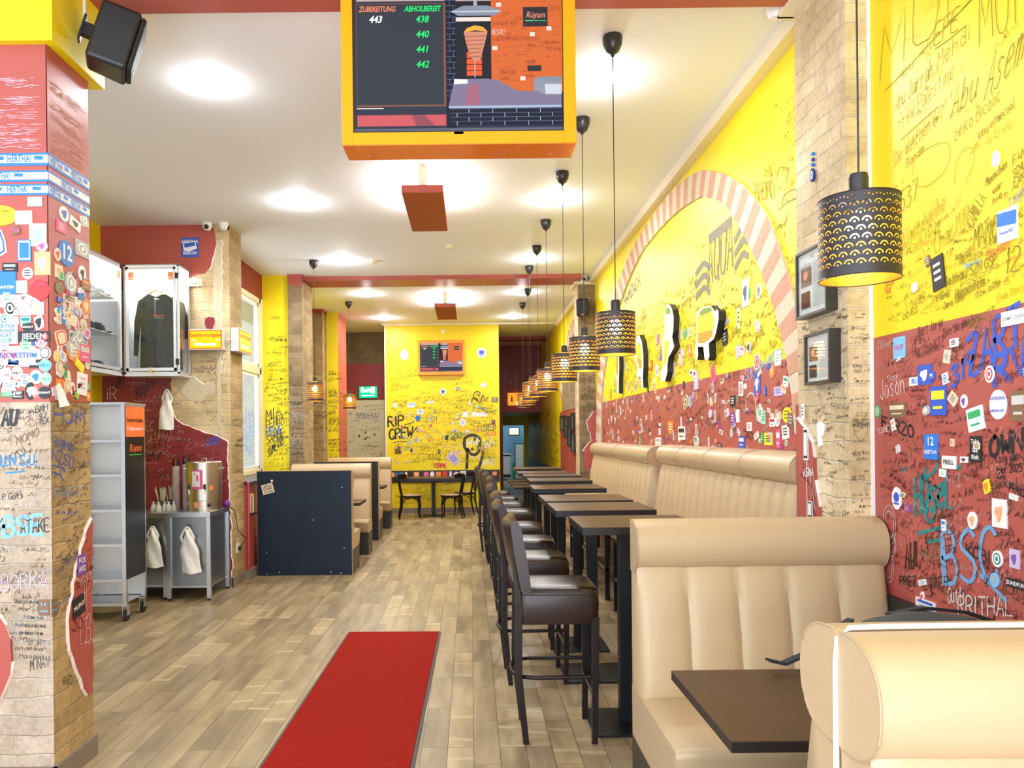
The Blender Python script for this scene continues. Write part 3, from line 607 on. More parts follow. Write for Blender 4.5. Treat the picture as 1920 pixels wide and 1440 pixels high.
# arches of alternating brick set in the right wall
def arch(outer, inner, n, name, parent, th=0.02):
    S_ = SR
    def resample(P, n):
        P = smooth_line(P, 6); d = [0]
        for i in range(1, len(P)): d.append(d[-1] + math.hypot(P[i][0] - P[i - 1][0], P[i][1] - P[i - 1][1]))
        out = []; j = 0
        for k in range(n + 1):
            t = d[-1] * k / n
            while j < len(d) - 2 and d[j + 1] < t: j += 1
            f = (t - d[j]) / max(1e-9, d[j + 1] - d[j]); out.append((P[j][0] + (P[j + 1][0] - P[j][0]) * f, P[j][1] + (P[j + 1][1] - P[j][1]) * f))
        return out
    A, B = resample(outer, n), resample(inner, n); mb = MB()
    for i in range(n):
        q = ccw([S_.cv(p) for p in (A[i], A[i + 1], B[i + 1], B[i])])
        jj = [(x + random.uniform(-.006, .006), y + random.uniform(-.006, .006)) for x, y in q]
        slab(mb, S_, jj, PINKB if i % 2 else CRMB, 0.0, th + random.uniform(-.002, .002), CRMB)
    return mb.build(name, parent)
arch([(4.0, 1.55), (4.08, 1.95), (4.19, 2.283), (4.51, 2.78), (4.843, 3.065), (5.232, 3.303), (5.693, 3.497), (6.1, 3.601), (6.705, 3.657), (7.539, 3.631), (8.557, 3.505), (9.45, 3.23), (10.1, 2.87), (10.55, 2.4), (10.8, 1.9), (10.9, 1.1)],
     [(4.2, 1.55), (4.27, 1.884), (4.447, 2.238), (4.681, 2.55), (4.944, 2.829), (5.292, 3.121), (5.637, 3.282), (5.963, 3.374), (6.411, 3.422), (7.126, 3.443), (8.024, 3.385), (9.032, 3.09), (9.75, 2.72), (10.2, 2.3), (10.42, 1.85), (10.5, 1.1)], 78, 'brick_arch', wr)
ar2o = [(11.35, 2.6), (11.7, 3.1), (12.3, 3.4), (12.9, 3.50), (13.6, 3.42), (14.4, 3.15), (14.9, 2.8), (15.2, 2.3)]
ar2i = [(11.35, 2.3), (11.8, 2.85), (12.4, 3.15), (12.9, 3.24), (13.5, 3.18), (14.2, 2.92), (14.6, 2.6), (14.85, 2.2)]
arch(ar2o, ar2i, 30, 'brick_arch', wr)
mb = MB(); slab(mb, SR, ccw([SR.cv(p) for p in smooth_line(ar2i, 4) + [(14.9, 1.98), (11.33, 1.98)]]), brick_mat('brown_brick_side', 'X', (0.34, 0.25, 0.14), (0.26, 0.19, 0.10), (0.32, 0.25, 0.15)), 0, 0.012); mb.build('bare_brick_field', wr)
# red plaster remains at the foot of the right pillars
SP = Surf('R', 1.68)
plaster(SP, pr, [(3.935, 1.70)] + [(3.937,1.633),(3.869,1.594),(3.809,1.57),(3.757,1.507),(3.736,1.435),(3.727,1.327),(3.706,1.264),(3.685,1.201),(3.686,1.137),(3.666,1.051)] + [(3.62, 0.3), (3.935, 0.3)], RED, 0.014)
wl = wr
plaster(SR, wr, [(10.5, 1.4), (10.6, 1.75), (10.93, 1.62), (10.93, 0.9), (10.5, 0.9)], RED, 0.006)
SP2 = Surf('B', 10.94)
C_ = 0
plaster(SP2, pr2, [(1.802,1.907),(1.748,1.862),(1.702,1.786),(1.656,1.726),(1.67,1.65),(1.707,1.559),(1.729,1.452),(1.652,1.377),(1.606,1.302),(1.611,1.082),(1.792,0.966)], RED, 0.012)
# pale filler strip down the edge of the near pillar
mb = MB(); slab(mb, Surf('B', 3.41), jag([(1.772, 0.2), (1.789, 0.2), (1.789, 3.7), (1.776, 3.7)], 0.004, 0.08), mat('white_filler', (0.88, 0.86, 0.80), 0.9), 0, 0.006); mb.build('filler_strip', pr)
mb = MB(); slab(mb, SP, ccw([SP.cv(p) for p in [(3.72,1.598),(3.68,1.61),(3.642,1.592),(3.648,1.554),(3.677,1.529),(3.666,1.496),(3.706,1.487),(3.716,1.546)]]), mat('white_filler', (0.88, 0.86, 0.80)), 0, 0.005); mb.build('filler_patch', pr)

# side window
wf = MB(); FR = mat('cream_window_paint', (0.86, 0.76, 0.50), 0.4)
y0, y1, z0, z1 = 8.46, 10.52, 1.065, 3.44
for a, b in ((y0, y0 + .07), (y1 - .07, y1), ((y0 + y1) / 2 - .05, (y0 + y1) / 2 + .05)): wf.box(-2.93, -2.85, a, b, z0, z1, FR)
for a, b in ((z0, z0 + .06), (z1 - .07, z1), (2.40, 2.50)): wf.box(-2.93, -2.85, y0, y1, a, b, FR)
win = struct(wf.build('window_1', bevel=0.006))
for (a, b) in ((y0 + .07, (y0 + y1) / 2 - .05), ((y0 + y1) / 2 + .05, y1 - .07)):
    for (c, d) in ((z0 + .06, 2.40), (2.50, z1 - .07)):
        s = MB()
        for q in ((a, a + .045, c, d), (b - .045, b, c, d)): s.box(-2.915, -2.865, q[0], q[1], q[2], q[3], WPL)
        for q in ((c, c + .045), (d - .045, d)): s.box(-2.915, -2.865, a, b, q[0], q[1], WPL)
        so = s.build('sash', win, bevel=0.004)
        g = MB(); g.box(-2.892, -2.886, a + .04, b - .04, c + .04, d - .04, TGL); g.build('pane', so)
        h = MB(); h.box(-2.865, -2.83, a + 0.01, a + 0.03, (c + d) / 2 - .01, (c + d) / 2 + .01, WPL).box(-2.845, -2.83, a + .012, a + .028, (c + d) / 2 - .07, (c + d) / 2 + .01, WPL); h.build('window_handle', so)

# door at the back left, exit sign above it
dm = mat('off_white_door', (0.62, 0.58, 0.42), 0.4)
d = MB(); d.box(-2.66, -1.83, 16.44, 16.49, 0, 2.31, dm); door = struct(d.build('door_1', bevel=0.005))
d = MB(); d.box(-1.93, -1.90, 16.425, 16.44, 0.93, 1.20, mat('brass_plate', (0.5, 0.36, 0.12), 0.3, 0.9)); d.box(-2.02, -1.905, 16.39, 16.41, 1.08, 1.10, BLK); d.build('door_handle', door)
SD = Surf('B', 16.44)
g = MB()
for L_ in ([(663,800),(672,790),(668,812),(680,800),(690,775),(694,800),(700,772),(706,800),(712,778),(716,800)],[(672,775),(682,785),(676,800),(690,797)],[(700,800),(705,810)]):
    pass
for k in range(9):
    a = -2.45 + k * 0.055
    ribbon(g, SD, smooth_line([(a, 1.88 + random.uniform(-.05, .05)), (a + .05, 2.05), (a + .02, 1.95), (a + .09, 2.0 + random.uniform(-.08, .08))], 3), 0.008, pc('purple'), off())
filler(g, SD, (-2.62, -1.9, 0.95, 2.2), 60, ['black', 'grey', 'brown'], (0.03, 0.07), 0.004)
for x, z in ((-2.38, 1.55), (-2.24, 1.62), (-2.05, 1.57), (-2.24, 1.48)): sticker(g, SD, [(x - .02, z - .025), (x + .02, z + .025)], bg='brown', fg='black', raw=True)
g.build('door_graffiti', door)
ex = MB(); ex.box(-2.36, -1.99, 16.40, 16.49, 2.36, 2.60, emis('exit_green_light', (0.0, 0.50, 0.22), 1.6))
SE = Surf('B', 16.40); wl_ = emis('exit_white_light', (0.85, 1.0, 0.92), 3.0)
typed(ex, SE, 'Exit', -2.22, 2.52, 0.14, wl_, 0.004, bold=0.004)
flat(ex, SE, [(-2.11, 2.45), (-2.03, 2.45), (-2.03, 2.59), (-2.11, 2.59)], wl_, 0.004)
flat(ex, SE, [(-2.31, 2.405), (-2.26, 2.385), (-2.26, 2.398), (-2.03, 2.398), (-2.03, 2.412), (-2.26, 2.412), (-2.26, 2.425)], wl_, 0.004)
single('exit_sign', ex, 'green illuminated exit sign with white lettering on the dark red wall above the door', 'exit sign')
# ---------------------------------------------------------------- writing and stickers on the walls
def graffiti(name, parent, fn):
    mb = MB(); fn(mb); return mb.build(name, parent)
# near right wall ---------------------------------------------------
def near_yellow(mb):
    w = 0.0035
    write(mb, SR, 'MUDI', [(3.329,3.081),(2.512,3.071),(3.304,3.287)], w, 'penY')
    write(mb, SR, 'EFE', [(2.94,3.033),(2.786,3.021),(2.925,3.11)], w, 'penY')
    write(mb, SR, 'MUI', [(2.678,2.9),(2.471,2.885),(2.68,3.08)], w, 'penY')
    write(mb, SR, 'Abu Ali', [(3.206,3.007),(2.947,3.032),(3.197,3.051)], .0025, 'penY')
    write(mb, SR, 'Abu Jarrah', [(3.22,2.893),(2.942,2.923),(3.215,2.962)], .003, 'penY')
    write(mb, SR, 'Mehdi', [(2.921,2.934),(2.722,2.949),(2.917,2.997)], .0025, 'penY')
    write(mb, SR, 'Free Palestine', [(3.186,2.803),(2.814,2.86),(3.184,2.869)], .0025, 'penY')
    write(mb, SR, 'Abu', [(2.841,2.719),(2.686,2.73),(2.814,2.825)], .004, 'penY')
    write(mb, SR, 'Asem', [(2.659,2.699),(2.468,2.754),(2.613,2.842)], .004, 'penY')
    write(mb, SR, 'Die gleichen 6', [(3.22,2.669),(2.925,2.729),(3.219,2.727)], .0025, 'penY')
    write(mb, SR, 'Bande', [(3.135,2.631),(3.005,2.657),(3.134,2.665)], .0025, 'penY')
    write(mb, SR, 'zeiko Bicolic', [(2.824,2.624),(2.569,2.669),(2.823,2.672)], .0025, 'penY')
    write(mb, SR, 'xxujetmecool', [(2.691,2.579),(2.507,2.616),(2.691,2.612)], .0025, 'penY')
    write(mb, SR, 'free', [(2.612,2.549),(2.52,2.555),(2.612,2.588)], .0025, 'faintY')
    write(mb, SR, 'Muenchen', [(2.653,2.402),(2.547,2.435),(2.652,2.431)], .003, 'penY')
    write(mb, SR, 'war', [(2.621,2.363),(2.568,2.379),(2.62,2.388)], .003, 'penY')
    write(mb, SR, 'nie', [(2.621,2.33),(2.569,2.343),(2.621,2.356)], .003, 'penY')
    write(mb, SR, 'FAM', [(2.522,2.43),(2.461,2.443),(2.521,2.461)], .003, 'penY')
    write(mb, SR, 'SCHUL', [(2.522,2.388),(2.45,2.408),(2.522,2.416)], .003, 'penY')
    write(mb, SR, 'EXKU', [(2.518,2.355),(2.45,2.375),(2.518,2.383)], .003, 'penY')
    write(mb, SR, '537', [(3.185,2.462),(3.048,2.483),(3.183,2.55)], .004, 'penY')
    write(mb, SR, 'Jugendweihe', [(3.18,2.307),(2.875,2.394),(3.178,2.373)], .0035, 'faintY')
    write(mb, SR, '2024', [(3.085,2.284),(2.91,2.303),(3.083,2.348)], .0035, 'faintY')
    write(mb, SR, 'CharlVP', [(2.954,2.237),(2.739,2.297),(2.953,2.314)], .0035, 'faintY')
    write(mb, SR, 'MANC', [(2.723,2.202),(2.596,2.222),(2.716,2.272)], .004, 'penY')
    write(mb, SR, 'CAMILLA', [(2.725,2.274),(2.653,2.365),(2.762,2.313)], .003, 'penY')
    write(mb, SR, '3 kampi', [(2.667,2.192),(2.563,2.203),(2.667,2.222)], .003, 'penY')
    write(mb, SR, '12', [(2.562,2.085),(2.488,2.082),(2.551,2.164)], .005, 'penY')
    write(mb, SR, '08.05.2024', [(2.825,2.187),(2.735,2.186),(2.825,2.205)], .002, 'penY')
    write(mb, SR, 'KMO-SZCZECIN', [(2.801,2.164),(2.673,2.168),(2.801,2.184)], .002, 'penY')
    write(mb, SR, 'Smarkoh', [(2.777,2.146),(2.679,2.147),(2.777,2.165)], .003, 'sky')
    write(mb, SR, 'Sheldon', [(2.657,2.145),(2.538,2.168),(2.656,2.182)], .004, 'orange')
    write(mb, SR, 'Bothau SZN GSP', [(2.89,2.102),(2.598,2.125),(2.89,2.138)], .004, 'penY')
    write(mb, SR, 'POGON', [(2.797,2.08),(2.63,2.103),(2.796,2.097)], .002, 'penY')
    write(mb, SR, 'Heppenheim', [(2.828,2.043),(2.664,2.064),(2.827,2.082)], .0035, 'penY')
    write(mb, SR, 'LECHIA GDANSK', [(2.715,2.027),(2.586,2.049),(2.715,2.044)], .002, 'penY')
    write(mb, SR, '64646', [(2.944,2.055),(2.859,2.06),(2.944,2.083)], .003, 'penY')
    write(mb, SR, 'Zario Toto', [(2.898,2.019),(2.779,2.034),(2.898,2.043)], .003, 'penY')
    write(mb, SR, 'WER IST', [(2.757,1.923),(2.611,1.951),(2.757,1.958)], .003, 'penY')
    write(mb, SR, 'L DANIEL', [(3.146,2.041),(2.999,2.076),(3.145,2.08)], .0025, 'penY')
    write(mb, SR, 'DENES', [(3.17,2.019),(3.064,2.037),(3.169,2.04)], .0025, 'penY')
    write(mb, SR, 'Loupi', [(2.542,2.289),(2.463,2.324),(2.541,2.331)], .0035, 'grey')
    write(mb, SR, 'Ewa Sonja', [(2.605,1.997),(2.456,2.015),(2.605,2.022)], .003, 'faintY')
    for P in ([(3.288,3.017),(3.127,3.031),(2.981,3.055),(2.848,3.067),(2.726,3.087)], [(2.933,3.017),(2.849,3.01),(2.751,3.01)], [(3.171,2.762),(3.057,2.776),(2.917,2.791)]):
        ribbon(mb, SR, [SR.cv(p) for p in P], .003, pc('penY'), off())
    for P in ([(3.09,2.585),(3.078,2.645),(2.971,2.659),(2.871,2.636),(2.85,2.584),(2.896,2.53),(3.008,2.516),(3.091,2.554)], [(2.827,2.468),(2.81,2.55),(2.758,2.574),(2.717,2.551),(2.724,2.501),(2.766,2.448)], [(3.199,2.311),(3.14,2.33),(3.048,2.292),(3.013,2.25)]):
        ribbon(mb, SR, smooth_line([SR.cv(p) for p in P], 3), .003, pc('faintY'), off())
    ribbon(mb, SR, smooth_line([SR.cv(p) for p in [(3.272,2.152),(3.297,2.17),(3.288,2.191),(3.254,2.189),(3.181,2.228),(3.158,2.236),(3.181,2.245),(3.221,2.232)]], 4), .006, pc('orange'), off())
    ribbon(mb, SR, smooth_line([SR.cv(p) for p in [(3.305,2.176),(3.289,2.15),(3.263,2.173),(3.272,2.152)]], 4), .006, pc('orange'), off())
    filler(mb, SR, (2.4, 3.3, HB + .03, 2.35), 110, ['penY', 'penY', 'faintY', 'penY', 'orange'], (0.012, 0.03), 0.0018, ang=.25)
    filler(mb, SR, (2.2, 3.35, 2.3, 3.4), 36, ['faintY', 'faintY', 'penY'], (0.02, 0.05), 0.002, ang=.3)
    filler(mb, SR, (0.2, 2.3, HB + .05, 3.2), 120, ['faintY', 'penY'], (0.03, 0.08), 0.003, ang=.3)
graffiti('marker_writing', wr, near_yellow)
def near_red(mb):
    filler(mb, SR, (1.5, 3.38, 0.9, HB - .03), 620, ['penR', 'penR', 'penR', 'black', 'penR', 'chalk'], (0.012, 0.034), 0.0020, ang=.3)
    filler(mb, SR, (1.5, 3.3, 0.9, 1.45), 260, ['black', 'penR', 'black', 'chalk', 'brown'], (0.02, 0.045), 0.003, ang=.5)
    filler(mb, SR, (0.2, 1.5, 0.3, HB - .05), 250, ['penR', 'black', 'chalk', 'blue'], (0.03, 0.07), 0.003, ang=.4)
    write(mb, SR, 'ZART', [(2.754,1.755),(2.477,1.848),(2.761,1.889)], .019, 'blue')
    write(mb, SR, '319', [(2.862,1.719),(2.713,1.782),(2.86,1.794)], .014, 'blue')
    write(mb, SR, 'RV', [(2.62,1.716),(2.446,1.759),(2.63,1.807)], .022, 'blue')
    write(mb, SR, 'FARZO', [(3.343,1.58),(3.095,1.531),(3.342,1.627)], .010, 'black')
    write(mb, SR, 'Jason', [(3.349,1.701),(3.152,1.721),(3.356,1.781)], .003, 'white')
    write(mb, SR, 'Tiesy', [(3.296,1.772),(3.206,1.784),(3.296,1.795)], .002, 'white')
    write(mb, SR, 'Yulin', [(3.364,1.814),(3.213,1.829),(3.372,1.875)], .0025, 'chalk')
    write(mb, SR, '"LUISE"', [(3.379,1.548),(3.267,1.566),(3.378,1.571)], .0025, 'white')
    write(mb, SR, 'Oliwia', [(3.362,1.916),(3.227,1.924),(3.361,1.954)], .0025, 'silver')
    write(mb, SR, 'Bert Jorge', [(3.066,1.935),(2.899,1.959),(3.065,1.973)], .0028, 'penR')
    write(mb, SR, 'Zoes Soraland', [(2.907,1.911),(2.733,1.943),(2.906,1.943)], .0025, 'penR')
    write(mb, SR, 'Hertha KTZ', [(3.104,1.862),(2.894,1.882),(3.103,1.901)], .003, 'penR')
    write(mb, SR, 'Rossed KTAS', [(3.074,1.851),(2.927,1.869),(3.074,1.872)], .002, 'black')
    write(mb, SR, 'MELIKE', [(2.85,1.849),(2.782,1.861),(2.85,1.869)], .0025, 'black')
    write(mb, SR, 'Zemene', [(2.736,1.776),(2.646,1.791),(2.736,1.795)], .0025, 'black')
    write(mb, SR, 'Ich liebe', [(2.631,1.716),(2.503,1.74),(2.631,1.742)], .003, 'penR')
    write(mb, SR, 'Sara', [(2.959,1.589),(2.81,1.638),(2.959,1.622)], .003, 'penR')
    write(mb, SR, 'LK+L', [(2.579,1.377),(2.478,1.341),(2.578,1.404)], .004, 'black')
    write(mb, SR, 'Lose war', [(2.619,1.45),(2.507,1.465),(2.619,1.479)], .0032, 'black')
    write(mb, SR, 'hier 2025', [(2.615,1.414),(2.493,1.428),(2.614,1.44)], .004, 'black')
    write(mb, SR, 'OWN', [(2.651,1.468),(2.483,1.5),(2.645,1.537)], .016, 'black')
    write(mb, SR, 'HOseL', [(3.101,1.221),(2.847,1.28),(3.098,1.372)], .017, 'teal', .02)
    write(mb, SR, 'O', [(3.029,1.204),(2.953,1.217),(3.027,1.3)], .017, 'teal')
    write(mb, SR, '"', [(3.19,1.353),(3.129,1.362),(3.189,1.407)], .010, 'teal')
    write(mb, SR, '"', [(2.83,1.387),(2.778,1.394),(2.829,1.431)], .010, 'teal')
    ribbon(mb, SR, smooth_line([SR.cv(p) for p in [(3.018,1.414),(3.032,1.393),(3.004,1.386),(2.956,1.417),(2.935,1.463)]], 4), .012, pc('teal'), off())
    for P in ([(3.08,1.151),(2.887,1.204)], [(3.016,1.126),(2.94,1.144)]): ribbon(mb, SR, [SR.cv(p) for p in P], .014, pc('teal'), off())
    write(mb, SR, 'BSC', [(2.917,0.982),(2.594,1.056),(2.927,1.167)], .017, 'spray', .02)
    for P in ([(2.9,0.985),(2.909,1.072),(2.914,1.16)], [(2.703,1.054),(2.648,1.027),(2.575,0.991)]): ribbon(mb, SR, [SR.cv(p) for p in P], .014, pc('spray'), off())
    write(mb, SR, 'AUI', [(3.174,0.993),(3.083,1.014),(3.172,1.099)], .009, 'black')
    write(mb, SR, 'bf', [(3.06,1.047),(2.996,1.083),(3.059,1.107)], .005, 'black')
    write(mb, SR, 'PREZ', [(3.215,0.919),(3.092,0.939),(3.214,0.955)], .005, 'black')
    write(mb, SR, 'ETTER', [(3.048,0.931),(2.878,0.977),(3.047,0.973)], .004, 'black')
    write(mb, SR, 'RRITHAL', [(2.829,0.889),(2.532,0.948),(2.828,0.952)], .007, 'silver')
    write(mb, SR, 'Gutti', [(2.892,0.914),(2.792,0.94),(2.891,0.971)], .005, 'silver')
    write(mb, SR, 'JPZ', [(3.025,1.028),(2.909,1.084),(3.024,1.074)], .006, 'brown')
    write(mb, SR, 'KOBI', [(2.783,1.112),(2.647,1.101),(2.782,1.151)], .007, 'black')
    write(mb, SR, 'EOTS', [(2.637,1.336),(2.539,1.309),(2.637,1.364)], .003, 'penR')
    for (cx, cy, r) in ((3.30, 0.98, .04), (3.27, 1.08, .03), (3.29, 1.16, .05)):
        for q in (1, .7): ribbon(mb, SR, smooth_line([SR.cv((cx + r * q * math.cos(t * .7), cy + 1.7 * r * q * math.sin(t * .7))) for t in range(10)], 3), .003, pc('silver'), off())
graffiti('marker_writing', wr, near_red)
for pts, kw in (
    ([(3.243,1.953),(3.157,1.863)], dict(bg='sky', fg='pink', text='|OUT|')), ([(3.128,1.778),(3.055,1.743)], dict(bg='white', fg='royal', text='BU')), ([(2.997,1.789),(2.956,1.757)], dict(bg='blue', fg='white', text='M')),
    ([(3.068,1.821),(2.977,1.742)], dict(bg='blue', fg='white', deco='blob')), ([(2.988,1.731),(2.886,1.62)], dict(bg='blue', fg='yellow', deco='bar')), ([(2.872,1.7),(2.822,1.658)], dict(bg='cream', fg='brown', rot=-.7)),
    ([(2.803,1.692),(2.765,1.642)], dict(shape='disc', bg='white', fg='purple', deco='blob')), ([(2.668,1.785),(2.62,1.725)], dict(shape='disc', bg='white', fg='red', deco='ring')), ([(2.645,1.699),(2.562,1.598)], dict(shape='disc', bg='white', fg='blue', text='OSTKURVE|HERTHA BSC')),
    ([(2.543,1.69),(2.472,1.59)], dict(bg='brown', fg='silver', deco='bar')), ([(3.286,1.678),(3.154,1.618)], dict(bg='brown', fg='cream', deco='bar')), ([(3.394,1.675),(3.351,1.62)], dict(shape='disc', bg='green', fg='cream', deco='ring')),
    ([(3.03,1.548),(2.942,1.45)], dict(bg='royal', fg='white', text='12|HERTHA')), ([(2.915,1.467),(2.833,1.419)], dict(bg='white', fg='black', text='FRELL')), ([(2.752,1.541),(2.69,1.448)], dict(bg='black', fg='white', text='Take|da|Rizk')),
    ([(2.807,1.467),(2.765,1.445)], dict(bg='white', fg='penR', deco='blob')), ([(3.235,1.508),(3.2,1.464)], dict(shape='poly', bg='white', fg='grey')), ([(3.264,1.326),(3.193,1.231)], dict(shape='disc', bg='white', fg='blue', deco='bar')),
    ([(3.173,1.258),(3.131,1.231)], dict(bg='purple', fg='orange', deco='ring')), ([(2.768,1.272),(2.717,1.209)], dict(shape='disc', bg='white', fg='peach', deco='blob')), ([(2.637,1.329),(2.566,1.232)], dict(bg='white', fg='peach', deco='blob')),
    ([(2.64,1.153),(2.588,1.096)], dict(shape='disc', bg='white', fg='teal', deco='ring')), ([(2.554,1.169),(2.508,1.107)], dict(bg='violet', fg='purple', deco='blob')), ([(2.652,1.074),(2.605,1.025)], dict(shape='disc', bg='sky', fg='grey', deco='lines')),
    ([(2.568,1.071),(2.471,1.041)], dict(bg='black', fg='white', text='ZUNDFUNK')), ([(3.096,0.895),(2.969,0.86)], dict(bg='white', fg='blue', deco='bar')), ([(2.859,1.901),(2.812,1.87)], dict(bg='white', fg='black', deco='lines')),
    ([(2.595,2.297),(2.501,2.187)], dict(bg='white', fg='royal', text='|Hertha BSC')), ([(3.013,2.246),(2.972,2.196)], dict(shape='poly', bg='brown', fg='cream', rot=.2)), ([(2.965,2.227),(2.89,2.098)], dict(bg='black', fg='white', deco='lines', rot=.15)),
    ([(2.618,2.507),(2.582,2.451)], dict(shape='disc', bg='white', fg='violet', deco='ring')), ([(2.58,1.956),(2.434,1.907)], dict(bg='white', fg='grey', text='GAME CHANGER')), ([(3.106,2.16),(3.062,2.113)], dict(shape='poly', bg='white', fg='white')),
    ([(2.683,1.398),(2.643,1.336)], dict(shape='poly', bg='yellow', fg='orange', deco='blob')), ([(2.762,1.644),(2.677,1.56)], dict(bg='white', fg='green', deco='bar', rot=.2))):
    sticker_obj('sticker', SR, wr, pts, **kw)
mb = MB(); P = [SR.cv(p) for p in [(2.593,2.289),(2.502,2.281),(2.503,2.236),(2.593,2.246)]]; flat(mb, SR, ccw(P), 'royal', .0075); mb.build('sticker_print', wr)
# middle of the right wall (inside the first arch) ------------------
def mid_wall(mb):
    w = 0.05; gm = mat('grey_mural_paint', (0.20, 0.17, 0.10), 0.6)
    MATS['ink_mural'] = gm; PAL['mural'] = (0.20, 0.17, 0.10)
    write(mb, SR, 'AQUA', [(5.761,2.657),(5.178,2.689),(5.723,2.999)], .024, 'mural', .01)
    for a, b in ((0, .33), (.33, .66), (.66, 1)):
        for side in (0, 1):
            v0 = 490 + 46 * a * 1.2 if not side else 450 + 46 * a * 1.1
            P = [(6.05, 2.62 + .14 * a * 2), (5.85, 2.66 + .14 * a * 2), (5.72, 2.60 + .14 * a * 2)] if not side else [(5.16, 2.66 + .14 * a * 2), (5.02, 2.72 + .14 * a * 2), (4.93, 2.69 + .14 * a * 2)]
            ribbon(mb, SR, smooth_line([SR.cv(p) for p in P], 4), .045, gm, off())
    ribbon(mb, SR, [SR.cv(p) for p in [(5.698,2.993),(5.242,2.994)]], .07, gm, off())
    write(mb, SR, 'HAMZADA', [(8.882,3.016),(7.989,3.107),(8.875,3.138)], .02, 'mural', .05)
    write(mb, SR, 'BROMO', [(4.773,2.99),(4.467,2.917),(4.796,3.107)], .007, 'penY')
    for P in ([(4.615,3.096),(4.63,3.146),(4.581,3.11),(4.548,3.137),(4.533,3.085)], [(4.384,2.852),(4.339,2.898),(4.21,2.888),(4.171,2.838),(4.296,2.847),(4.325,2.873)], [(4.464,3.015),(4.409,3.073),(4.292,3.024),(4.322,2.968)], [(4.43,2.835),(4.318,2.847),(4.171,2.826)]):
        ribbon(mb, SR, smooth_line([SR.cv(p) for p in P], 3), .007, pc('penY'), off())
    filler(mb, SR, (4.25, 9.6, HB + .05, 2.80), 640, ['penY', 'penY', 'penY', 'faintY'], (0.025, 0.06), 0.0042, ang=.3)
    filler(mb, SR, (4.6, 6.6, 2.6, 3.15), 70, ['penY', 'faintY', 'faintY'], (0.03, 0.08), 0.003, ang=.3)
    filler(mb, SR, (4.0, 4.8, 2.9, 3.5), 40, ['penY', 'faintY'], (0.03, 0.07), 0.003, ang=.3)
    filler(mb, SR, (4.0, 10.9, 0.75, HB - .03), 900, ['penR', 'penR', 'black', 'chalk', 'silver', 'purple'], (0.02, 0.055), 0.004, ang=.4)
    write(mb, SR, 'HAWKER', [(4.787,1.925),(4.378,1.978),(4.785,1.992)], .008, 'sky')
    write(mb, SR, 'SUKMUK', [(4.992,1.893),(4.682,1.917),(4.99,1.962)], .007, 'violet')
    for c in ((4.9, 1.72, .09), (5.3, 1.66, .12)): ribbon(mb, SR, [SR.cv((c[0] + c[2] * math.cos(t * .35), c[1] + c[2] * math.sin(t * .35))) for t in range(10)], .012, pc('silver'), off())
graffiti('marker_writing', wr, mid_wall)
def okmid(a, b):
    return not (3.95 < -a < 4.25)
for pts, kw in (
    ([(4.84,1.933),(4.738,1.79)], dict(bg='blue', fg='white', deco='blob')), ([(4.589,1.967),(4.511,1.879)], dict(shape='disc', bg='orange', fg='peach')), ([(4.507,2.029),(4.417,1.945)], dict(bg='white', fg='grey', deco='lines')), ([(4.401,1.7),(4.279,1.61)], dict(shape='disc', bg='yellow', fg='penY', deco='lines')),
    ([(4.411,1.599),(4.317,1.52)], dict(bg='white', fg='black', rot=.1)), ([(4.278,1.903),(4.197,1.801)], dict(bg='white', fg='blue', deco='bar')), ([(4.521,1.823),(4.391,1.77)], dict(bg='violet', fg='blue', deco='lines')), ([(4.598,1.643),(4.511,1.591)], dict(bg='white', fg='red', deco='bar')),
    ([(4.51,1.66),(4.442,1.59)], dict(shape='disc', bg='white', fg='sky')), ([(4.723,1.691),(4.658,1.608)], dict(bg='mint', fg='green', deco='lines')), ([(4.676,1.554),(4.554,1.481)], dict(bg='yellow', fg='black', deco='lines')), ([(4.736,1.554),(4.686,1.495)], dict(shape='disc', bg='green', fg='lime')),
    ([(4.496,1.572),(4.437,1.467)], dict(bg='pink', fg='white')), ([(4.971,1.623),(4.888,1.567)], dict(bg='white', fg='red')), ([(4.819,1.734),(4.734,1.626)], dict(shape='poly', bg='mint', fg='red')), ([(5.111,1.894),(5.034,1.798)], dict(bg='white', fg='red', deco='ring')),
    ([(5.281,1.81),(5.188,1.734)], dict(bg='black', fg='white', deco='lines')), ([(5.274,1.693),(5.191,1.615)], dict(bg='purple', fg='white')), ([(5.168,1.712),(5.109,1.625)], dict(bg='white', fg='white')), ([(6.472,1.878),(6.273,1.746)], dict(shape='poly', bg='cream', fg='brown')),
    ([(5.03,2.552),(4.91,2.371)], dict(bg='white', fg='black', deco='blob')), ([(5.122,1.533),(5.015,1.456)], dict(bg='blue', fg='white')), ([(6.161,1.542),(6.02,1.471)], dict(shape='poly', bg='white', fg='green')), ([(6.616,1.61),(6.407,1.497)], dict(bg='white', fg='black')),
    ([(6.953,1.661),(6.775,1.555)], dict(bg='orange', fg='white', deco='lines')), ([(6.128,2.031),(6.018,1.897)], dict(bg='violet', fg='white')), ([(7.419,1.514),(7.216,1.425)], dict(bg='white', fg='grey'))):
    sticker_obj('sticker', SR, wr, pts, **kw)
sticker_field(SR, wr, (4.25, 10.8, 0.8, HB), 38, 300, (0.025, 0.075), okmid, cols=DULL)
sticker_field(SR, wr, (4.3, 10.3, HB, 2.45), 0, 60, (0.05, 0.11), okmid, cols=DULL)
sticker_field(SR, wr, (2.0, 3.3, 0.9, HB - .1), 0, 22, (0.02, 0.05))
def far_wall(mb):
    filler(mb, SR, (11.4, 15.2, 0.8, 1.95), 200, ['penR', 'black', 'chalk'], (0.03, 0.08), 0.006)
    filler(mb, Surf('R', 1.79), (15.5, 23.5, 0.9, 2.1), 200, ['penY', 'black'], (0.04, 0.1), 0.008)
graffiti('marker_writing', wr, far_wall)
